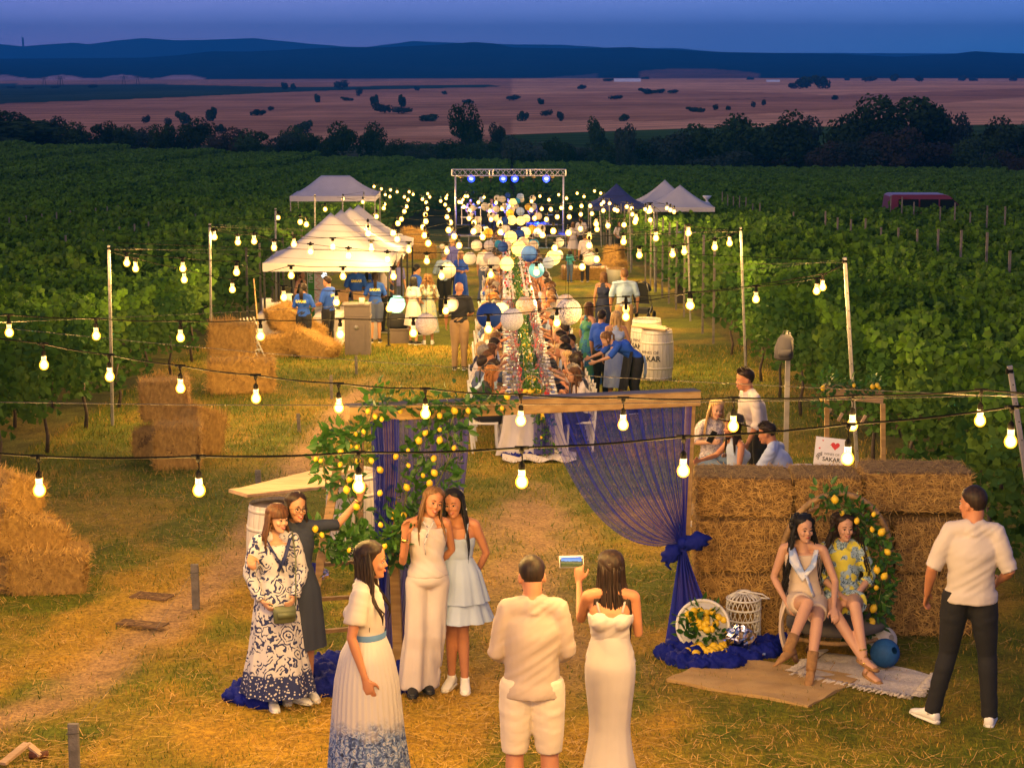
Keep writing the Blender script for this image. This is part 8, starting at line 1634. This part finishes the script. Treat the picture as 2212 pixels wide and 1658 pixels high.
# pushchair
ps = thing('pushchair', 'black pushchair parked beside the right vines', 'pushchair', onG(1388, 690)); ps.rotation_euler.z = R(160)
a = MB(); a.grid(lambda u, v: (lerp(-.22, .22, u), .10+.28*v-.06*math.sin(u*3.14), lerp(.45, 1.02, v)), 8, 8); a.grid(lambda u, v: (lerp(-.22, .22, u), -.22+.34*v, .42+.03*v), 6, 4); a.build('fabric_seat', F_blackc, ps)
a = MB(); a.grid(lambda u, v: (.24*math.cos(u*math.pi), .36-.38*v, .80+.30*math.sin(u*math.pi)*(1-.15*v)), 12, 6); a.build('hood', F_blackc, ps)
for s in (-1, 1): a = MB(); a.tube([(s*.24, .45, 1.05), (s*.24, .25, .8), (s*.24, -.25, .12)], .014, 6); a.build('frame_tube', M_post, ps); a = MB(); a.tube([(s*.24, -.1, .4), (s*.24, .3, .12)], .014, 6); a.build('frame_tube', M_post, ps)
a = MB(); a.tube([(-.24, .45, 1.05), (.24, .45, 1.05)], .016, 6); a.build('push_bar', M_blackmetal, ps); a = MB(); a.box((0, .02, .25), (.42, .40, .14)); a.build('shopping_basket', F_blackc, ps, False)
for s in (-1, 1):
    for y in (-.27, .31): a = MB(); a.lathe([(.06, -.02), (.11, -.022), (.12, 0), (.11, .022), (.06, .02)], n=18); o = a.build('wheel', M_blackmetal, ps); o.location = (s*.25, y, .12); o.rotation_euler = (0, R(90), 0)
# blanket over the seating bale and planter
sb_ = thing('fringed_blanket', 'striped fringed blanket spread over the long straw bale on the right', 'blanket', G(1262, 605)+Vector((0, .25, .5))); sb_.location.z = gz(sb_.location.x, sb_.location.y)+.50
a = MB(); a.grid(lambda u, v: (lerp(-.82, .82, u), -.27 if v < .5 else lerp(-.27, .28, (v-.5)*2), (-.42+.84*v if v < .5 else .01)+.008*math.sin(u*30)), 40, 8); a.build('woven_cloth', mat('brown_striped_cloth', (.22, .10, .04), col2=(.55, .48, .40), scale=8, stretch=(4, .1, .1), lo=.44, hi=.56), sb_)
cl_b = thing('blue_cushion', 'blue and white patterned cushion on the blanket covered bale', 'cushion', sb_.location+Vector((.35, .0, .06))); a = MB(); a.ball((0, 0, 0), (.30, .18, .07), 14, 8); a.build('cushion_cover', F_floral, cl_b)
wt = thing('white_tub', 'white tub filled with straw beside the corner bales', 'tub', onG(1330, 612)); a = MB(); a.lathe([(.01, 0), (.28, 0), (.34, .5), (.36, .52)], n=24); a.build('tub_body', M_whiteplastic, wt); a = MB(); a.ball((0, 0, .48), (.30, .30, .10), 14, 8); a.build('straw_filling', M_strawcore, wt)
# =================== STAGE ===================
SY = 104.0; sz0 = gz(0, SY)
M_stage = mat('stage_boards', (.05, .045, .05), var=.2); st = thing('stage', 'low black stage platform under the lighting truss', 'stage', (-.1, SY, sz0)); x0s, x1s = P(968, 500, SY).x+.1, P(1224, 500, SY).x+.1
for i in range(6):
    for k in range(2): a = MB(); w = (x1s-x0s)/6; a.box((x0s+w*(i+.5), .9+1.8*k, .56), (w*.985, 1.77, .08)); a.build('deck_panel', M_stage, st, False)
a = MB(); a.box(((x0s+x1s)/2, -.03, .565), (x1s-x0s+.04, .03, .07)); a.build('front_edge', M_post, st, False)
for i in range(7):
    for k in range(3): a = MB(); a.box((x0s+.05+(x1s-x0s-.1)*i/6, .05+1.72*k, .2), (.05, .05, .66)); a.build('support_leg', M_post, st, False)
TRY = 105.2; tr = thing('lighting_truss', 'metal goal-post truss over the stage carrying blue spotlights', 'truss', (0, TRY, gz(0, TRY)))
def toR(v): return Vector(v)-tr.location
zt_, zb_ = P(1100, 366, TRY).z, P(1100, 379.5, TRY).z; xa, xb = P(976, 370, TRY).x, P(1222, 370, TRY).x; M_alu = mat('aluminium_truss', (.60, .57, .62), rough=.35, metal=.6, var=.05)
for z in (zt_, zb_):
    for dy in (-.14, .14): a = MB(); a.tube([toR((xa, TRY+dy, z)), toR((xb, TRY+dy, z))], .025, 6); a.build('chord', M_alu, tr)
n = 21
for i in range(n):
    for dy in (-.14, .14):
        u0, u1 = lerp(xa, xb, i/n), lerp(xa, xb, (i+1)/n)
        for s in (0, 1): a = MB(); a.tube([toR((u0, TRY+dy, zb_ if s else zt_)), toR((u1, TRY+dy, zt_ if s else zb_))], .012, 4); a.build('brace', M_alu, tr) if (s == i % 2 or dy < 0) else None
for u in (0, .33, .36, .66, .69, 1): a = MB(); x = lerp(xa, xb, u); a.box(toR((x, TRY, (zt_+zb_)/2)), (.05, .30, zt_-zb_)); a.build('end_plate', M_alu, tr, False)
for px in (984, 1217): x = P(px, 400, TRY).x; a = MB(); a.tube([toR((x, TRY, gz(x, TRY))), toR((x, TRY, zb_))], .045, 8); a.build('leg', M_alu, tr); a = MB(); a.box(toR((x, TRY, gz(x, TRY)+.02)), (.6, .6, .03)); a.build('base_plate', M_blackmetal, tr, False)
M_blue = mat('blue_lit_lens', (.1, .2, 1), var=0, emit=(.0, .03, 1), es=2.2); M_bluec = mat('blue_lens_core', (.5, .6, 1), var=0, emit=(.22, .35, 1), es=2.0)
for i, px in enumerate([1018, 1087, 1112, 1180]):
    p = P(px, 386, TRY-.1); t = thing('spotlight', ['leftmost glowing blue spotlight hanging from the truss', 'left one of the two middle blue spotlights on the truss', 'right one of the two middle blue spotlights on the truss', 'rightmost glowing blue spotlight hanging from the truss'][i], 'spotlight', p)
    a = MB(); a.lathe([(.10, 0), (.19, .12), (.19, .16)], n=18); o = a.build('housing', M_blackmetal, t); o.rotation_euler = (R(90), 0, 0); o.location = (0, .12, 0); a = MB(); a.ball((0, 0, 0), (.19, .04, .19), 18, 10); a.build('lens', M_blue, t); a = MB(); a.ball((0, -.03, 0), (.11, .03, .08), 14, 8); a.build('lens_core', M_bluec, t); a = MB(); a.tube([(-.2, .1, 0), (-.2, .1, .25), (.2, .1, .25), (.2, .1, 0)], .015, 5); a.build('yoke', M_blackmetal, t)
    l = bpy.data.lights.new('blue_beam', 'SPOT'); l.energy = 5000; l.color = (.03, .10, 1); l.spot_size = R(70); l.spot_blend = .6; l.shadow_soft_size = .12; o = bpy.data.objects.new('blue_beam', l); link(o, t); o.location = (0, -.08, -.02); o.rotation_euler = (R(-8), 0, 0)
for i, px in enumerate([997, 1041, 1060, 1130, 1153, 1193]):
    p = P(px, 388, TRY-.1); t = thing('stage_lamp', 'small unlit brass coloured stage lamp hanging from the truss', 'stage lamp', p, 0, 'unlit lamps on the truss'); a = MB(); a.lathe([(.05, .18), (.11, .14), (.12, .10), (.06, .08)], n=12); a.build('lamp_head', mat('brass_metal', (.45, .30, .08), rough=.4, metal=.8, var=0), t); a = MB(); a.lathe([(.045, .08), (.05, -.02), (.03, -.12)], n=10, cap=True); a.build('lamp_body', M_blackmetal, t)
dj = thing('keyboard_stand', 'metal table with music equipment at the left of the stage', 'music stand', Vector((P(1018, 500, SY+.8).x, SY+.8, sz0+.6)))
for sx_ in (-1, 1):
    for sy_ in (-1, 1): a = MB(); a.box((sx_*.48, sy_*.2, .65), (.04, .04, 1.3)); a.build('leg', M_alu, dj, False)
for z in (.85, 1.32): a = MB(); a.box((0, 0, z), (1.05, .45, .05)); a.build('shelf', M_alu, dj, False)
a = MB(); a.box((.1, -.02, 1.42), (.5, .3, .10)); a.build('mixer', M_blackmetal, dj, False)
a = MB(); a.box((.12, -.18, 1.43), (.2, .01, .04)); a.build('display', mat('cyan_display', (.1, .5, .6), var=0, emit=(.2, .7, .8), es=1.5), dj, False)
for lab, px, top, hc in (('DJ in a pink top behind the music table on the stage', 1017, TOPC[5][1], HK), ('guitarist in a violet shirt on the left half of the stage', 1062, F_purple, HB), ('singer in a white dress in the middle of the stage', 1098, F_white, HM), ('drummer in a dark blue shirt at the right of the stage', 1150, F_navy, HK)):
    x = P(px, 470, SY+1.3).x; t = stander(lab, (x, SY+1.4, sz0+.60), 0, 1.74, 0 if 'guitar' in lab or 'drum' in lab else 1, top, hs='short' if 'guitar' in lab or 'drum' in lab else 'long', hc=hc)
    if 'guitar' in lab: g_ = thing('electric_guitar', 'red electric guitar carried by the guitarist on the stage', 'guitar', (x, SY+1.15, sz0+1.55)); a = MB(); a.loft([((0, 0, -.05), (.16, 0, .1), (0, .03, 0)), ((.06, 0, .05), (.10, 0, .08), (0, .03, 0))], 14); a.build('guitar_body', M_redp, g_); a = MB(); a.beam((0, 0, 0), (-.45, 0, .60), .05, .03); a.build('neck', M_beam, g_, False)
for i, (px, w, h, lb) in enumerate([(1000, .7, .5, 'black speaker box at the left end of the stage'), (1035, .6, .45, 'black monitor speaker left of the middle of the stage'), (1130, .6, .35, 'black monitor speaker right of the middle of the stage'), (1190, .7, .5, 'black speaker box at the right end of the stage')]):
    x = P(px, 500, SY+.3).x; t = thing('stage_speaker', lb, 'speaker', (x, SY+.45, sz0+.60)); a = MB(); a.box((0, 0, h/2), (w, .4, h)); a.build('cabinet', M_blackmetal, t, False); a = MB(); a.box((0, -.203, h/2), (w*.86, .006, h*.8)); a.build('grille', M_cable, t, False)
dk = thing('drum_kit', 'drum kit lit blue at the right half of the stage', 'drums', (P(1160, 480, SY+1).x, SY+.9, sz0+.6)); M_dr = mat('drum_shell_lit_blue', (.03, .06, .5), rough=.3, var=0)  # blue stage light is put into the shells' own colour
for (x, z, r, h) in ((0, .28, .28, .35), (-.35, .45, .18, .2), (.38, .42, .2, .3)): a = MB(); a.lathe([(.01, -h/2), (r, -h/2), (r, h/2), (.01, h/2)], n=18); o = a.build('drum', M_dr, dk); o.location = (x, 0, z); o.rotation_euler = (R(80 if x == 0 else 0), 0, 0)
for x in (-.55, .6): a = MB(); a.lathe([(.22, 0), (.02, .02)], n=16); o = a.build('cymbal', M_gold, dk); o.location = (x, 0, .95); a = MB(); a.tube([(x, 0, 0), (x, 0, .95)], .012, 5); a.build('cymbal_stand', M_alu, dk)
# speaker tower among the right vines
t = thing('speaker_stack', 'large dark box standing among the right vines behind the lamp poles', 'speaker', on(5.3, 63, 0)); a = MB(); a.box((0, 0, 1.05), (.6, .6, 2.1)); a.build('cabinet', mat('dark_brown_panel', (.03, .022, .018), var=.2), t, False); a = MB(); a.box((0, 0, 2.12), (.64, .64, .04)); a.build('top_edge', M_post, t, False)
# =================== VEHICLES ===================
def van():
    y = 110.2; p = P(1998, 440, y); t = thing('parked_van', 'dark red high-roofed van parked beyond the right vines', 'van', (p.x, y, gz(p.x, y))); M_van = mat('dark_red_paint', (.16, .012, .025), rough=.3, var=0, spec=.6); M_win = mat('tinted_glass', (.01, .015, .02), rough=.1, var=0)
    L0, L1 = P(1912, 440, y).x-p.x, P(2090, 440, y).x-p.x; zt = P(1990, 418, y).z-gz(p.x, y)
    prof = [(L0, .35), (L0-.02, 1.6), (L0+.08, zt-.10), (L0+.25, zt), (L1-1.45, zt), (L1-1.15, zt-.08), (L1-.35, 1.75), (L1+.35, 1.30), (L1+.42, .9), (L1+.42, .35)]
    a = MB(); n_ = len(prof); vs = [(x, s*.98*(1 if z < 1.8 else .92), z) for s in (-1, 1) for x, z in prof]; a.add(vs, [tuple(range(n_)), tuple(range(2*n_-1, n_-1, -1))]+[(i, (i+1) % n_, n_+(i+1) % n_, n_+i) for i in range(n_)]); a.build('body', M_van, t, False)
    for k, (u0, u1) in enumerate(((.12, .36), (.38, .60), (.62, .78))): a = MB(); a.box((lerp(L0, L1, (u0+u1)/2), -.985, zt-.55), ((L1-L0)*(u1-u0), .02, .62)); a.build('side_window', M_win, t, False)
    a = MB(); a.add([(L1-1.12, -.9, zt-.12), (L1-.34, -.94, 1.78), (L1-.34, .94, 1.78), (L1-1.12, .9, zt-.12)], [(0, 1, 2, 3)]); a.v = [(v[0]+.02, v[1], v[2]+.02) for v in a.v]; a.build('windscreen', M_win, t, False); a = MB(); a.add([(L1-1.25, -.957, zt-.25), (L1-1.0, -.957, zt-.25), (L1-.45, -.985, 1.78), (L1-1.25, -.985, 1.78)], [(0, 1, 2, 3)]); a.build('cab_window', M_win, t, False)
    for x in (L0+.8, L1-.45): a = MB(); a.lathe([(.1, -.1), (.33, -.11), (.36, 0), (.33, .11), (.1, .1)], n=20); o = a.build('wheel', M_blackmetal, t); o.location = (x, -.9, .35); o.rotation_euler = (R(90), 0, 0)
    a = MB(); a.box((L0-.04, -.85, 1.1), (.04, .14, .4)); a.build('rear_light', M_redp, t, False)
van()
def car(label, px0, px1, ytop, y, m, flip=1):
    xa_, xb_ = P(px0, 450, y).x, P(px1, 450, y).x; c = (xa_+xb_)/2; t = thing('parked_car', label, 'car', (c, y, gz(c, y))); zt = P((px0+px1)/2, ytop, y).z-gz(c, y); hw_ = (xb_-xa_)/2
    L = hw_+1.1; prof = [(-L, .35), (-L, .95), (-hw_-.1, 1.05), (-hw_+.35, zt-.04), (-hw_*.3, zt), (hw_*.6, zt-.02), (hw_+.3, 1.05), (L, .92), (L+.05, .35)]
    a = MB(); n_ = len(prof); vs = [(x, s*(.86 if z < 1.1 else .70), z) for s in (-1, 1) for x, z in prof]; a.add(vs, [tuple(range(n_)), tuple(range(2*n_-1, n_-1, -1))]+[(i, (i+1) % n_, n_+(i+1) % n_, n_+i) for i in range(n_)]); a.build('body', m, t, False)
    Mw = mat('tinted_glass', (.01, .015, .02)); a = MB(); a.add([(-hw_+.1, -.80, 1.12), (hw_-.0, -.80, 1.12), (hw_*.45, -.725, zt-.12), (-hw_+.45, -.725, zt-.12)], [(0, 1, 2, 3)]); a.build('side_window', Mw, t, False)
    a = MB(); a.add([(hw_*.62+.01, -.66, zt-.05), (hw_+.27, -.78, 1.10), (hw_+.27, .78, 1.10), (hw_*.62+.01, .66, zt-.05)], [(0, 1, 2, 3)]); a.v = [(v[0]+.02, v[1], v[2]+.01) for v in a.v]; a.build('windscreen', Mw, t, False)
    for x in (-L+.6, L-.7): a = MB(); a.lathe([(.1, -.09), (.29, -.1), (.32, 0), (.29, .1), (.1, .09)], n=20); o = a.build('wheel', M_blackmetal, t); o.location = (x, -.8, .32); o.rotation_euler = (R(90), 0, 0)
car('blue and white car roof showing above the right vines', 1772, 1834, 448, 112.6, mat('pale_blue_car_paint', (.30, .42, .60), rough=.25, var=0)); car('white vehicle beside the pair of white tents', 1512, 1548, 455, 97.5, mat('white_car_paint', (.7, .68, .66), rough=.3, var=0))
t = thing('outdoor_lamp_head', 'white double cone lamp head on a thin pole beside the white tents', 'lamp', on(P(1527, 440, 98.8).x, 98.8, 0)); z1 = P(1527, 423, 98.8).z-t.location.z; a = MB(); a.tube([(0, 0, 0), (0, 0, z1-.5)], .025, 6); a.build('pole', M_post, t); a = MB(); a.lathe([(.22, 0), (.14, -.12), (.05, -.2), (.05, -.25), (.16, -.36), (.2, -.48), (.1, -.55)], n=16, cap=True); o = a.build('double_cone', M_whiteplastic, t); o.location = (0, 0, z1)
# distant chimney, pylons, long white greenhouses
def far_at(px, ytop, ybot, d): return P(px, ytop, d), P(px, ybot, d)
M_fard = mat('distant_concrete', (.05, .05, .06), rough=1, var=0)
for i, (px, a_, b_, r, lb) in enumerate([(51, 82, 129, 9, 'tall power station chimney on the far left horizon'), (79, 112, 128, 4, 'thin shorter chimney right of the tall one on the horizon'), (62, 119, 128, 10, 'squat cooling tower beside the tall chimney')]):
    p, q = far_at(px, a_, b_, 14000); t = thing('factory_chimney', lb, 'chimney', q); a = MB(); a.lathe([(r, 0), (r*.75, (p-q).z)], n=12, cap=True); a.build('shaft', M_fard, t); a = MB(); a.lathe([(r*.8, (p-q).z), (r*.85, (p-q).z+3)], n=12, cap=True); a.build('rim', M_fard, t)
for i, px in enumerate([96, 133, 268, 298, 128]):
    p, q = far_at(px, 172+rnd.uniform(-3, 3), 190, 2500); t = thing('power_pylon', 'thin lattice power pylon standing in the far left fields', 'pylon', (q.x, 2500, terr(q.x, 2500)), 0, 'distant power pylons'); h = max(12, (p.z-t.location.z)); a = MB()
    for s in (-1, 1):
        for s2 in (-1, 1): a.tube([(s*2, s2*2, 0), (s*.4, s2*.4, h)], .22, 4)
    o = a.build('lattice_mast', M_fard, t); a = MB()
    for z in (.75, .88): a.tube([(-4.5, 0, h*z), (4.5, 0, h*z)], .2, 4)
    a.build('cross_arms', M_fard, t)
for (x0_, x1_, yy_, lb) in [(1326, 1384, 172, 'long white polytunnel roof far away in the middle of the fields'), (1655, 1684, 178, 'short white polytunnel roof far away right of centre')]:
    d = 2400; p0, p1 = P(x0_, yy_, d), P(x1_, yy_, d); t = thing('polytunnel', lb, 'greenhouse', (p0+p1)/2); t.location.z = terr(t.location.x, d); a = MB(); w = (p1-p0).x; hh = max(2.5, p0.z-t.location.z+1.2); a.grid(lambda u, v: (lerp(-w/2, w/2, u), math.cos(v*math.pi)*4, math.sin(v*math.pi)*hh), 10, 8); a.build('tunnel_skin', mat('bright_polythene', (.75, .75, .85), rough=.4, var=0), t)
bpy.context.view_layer.update()
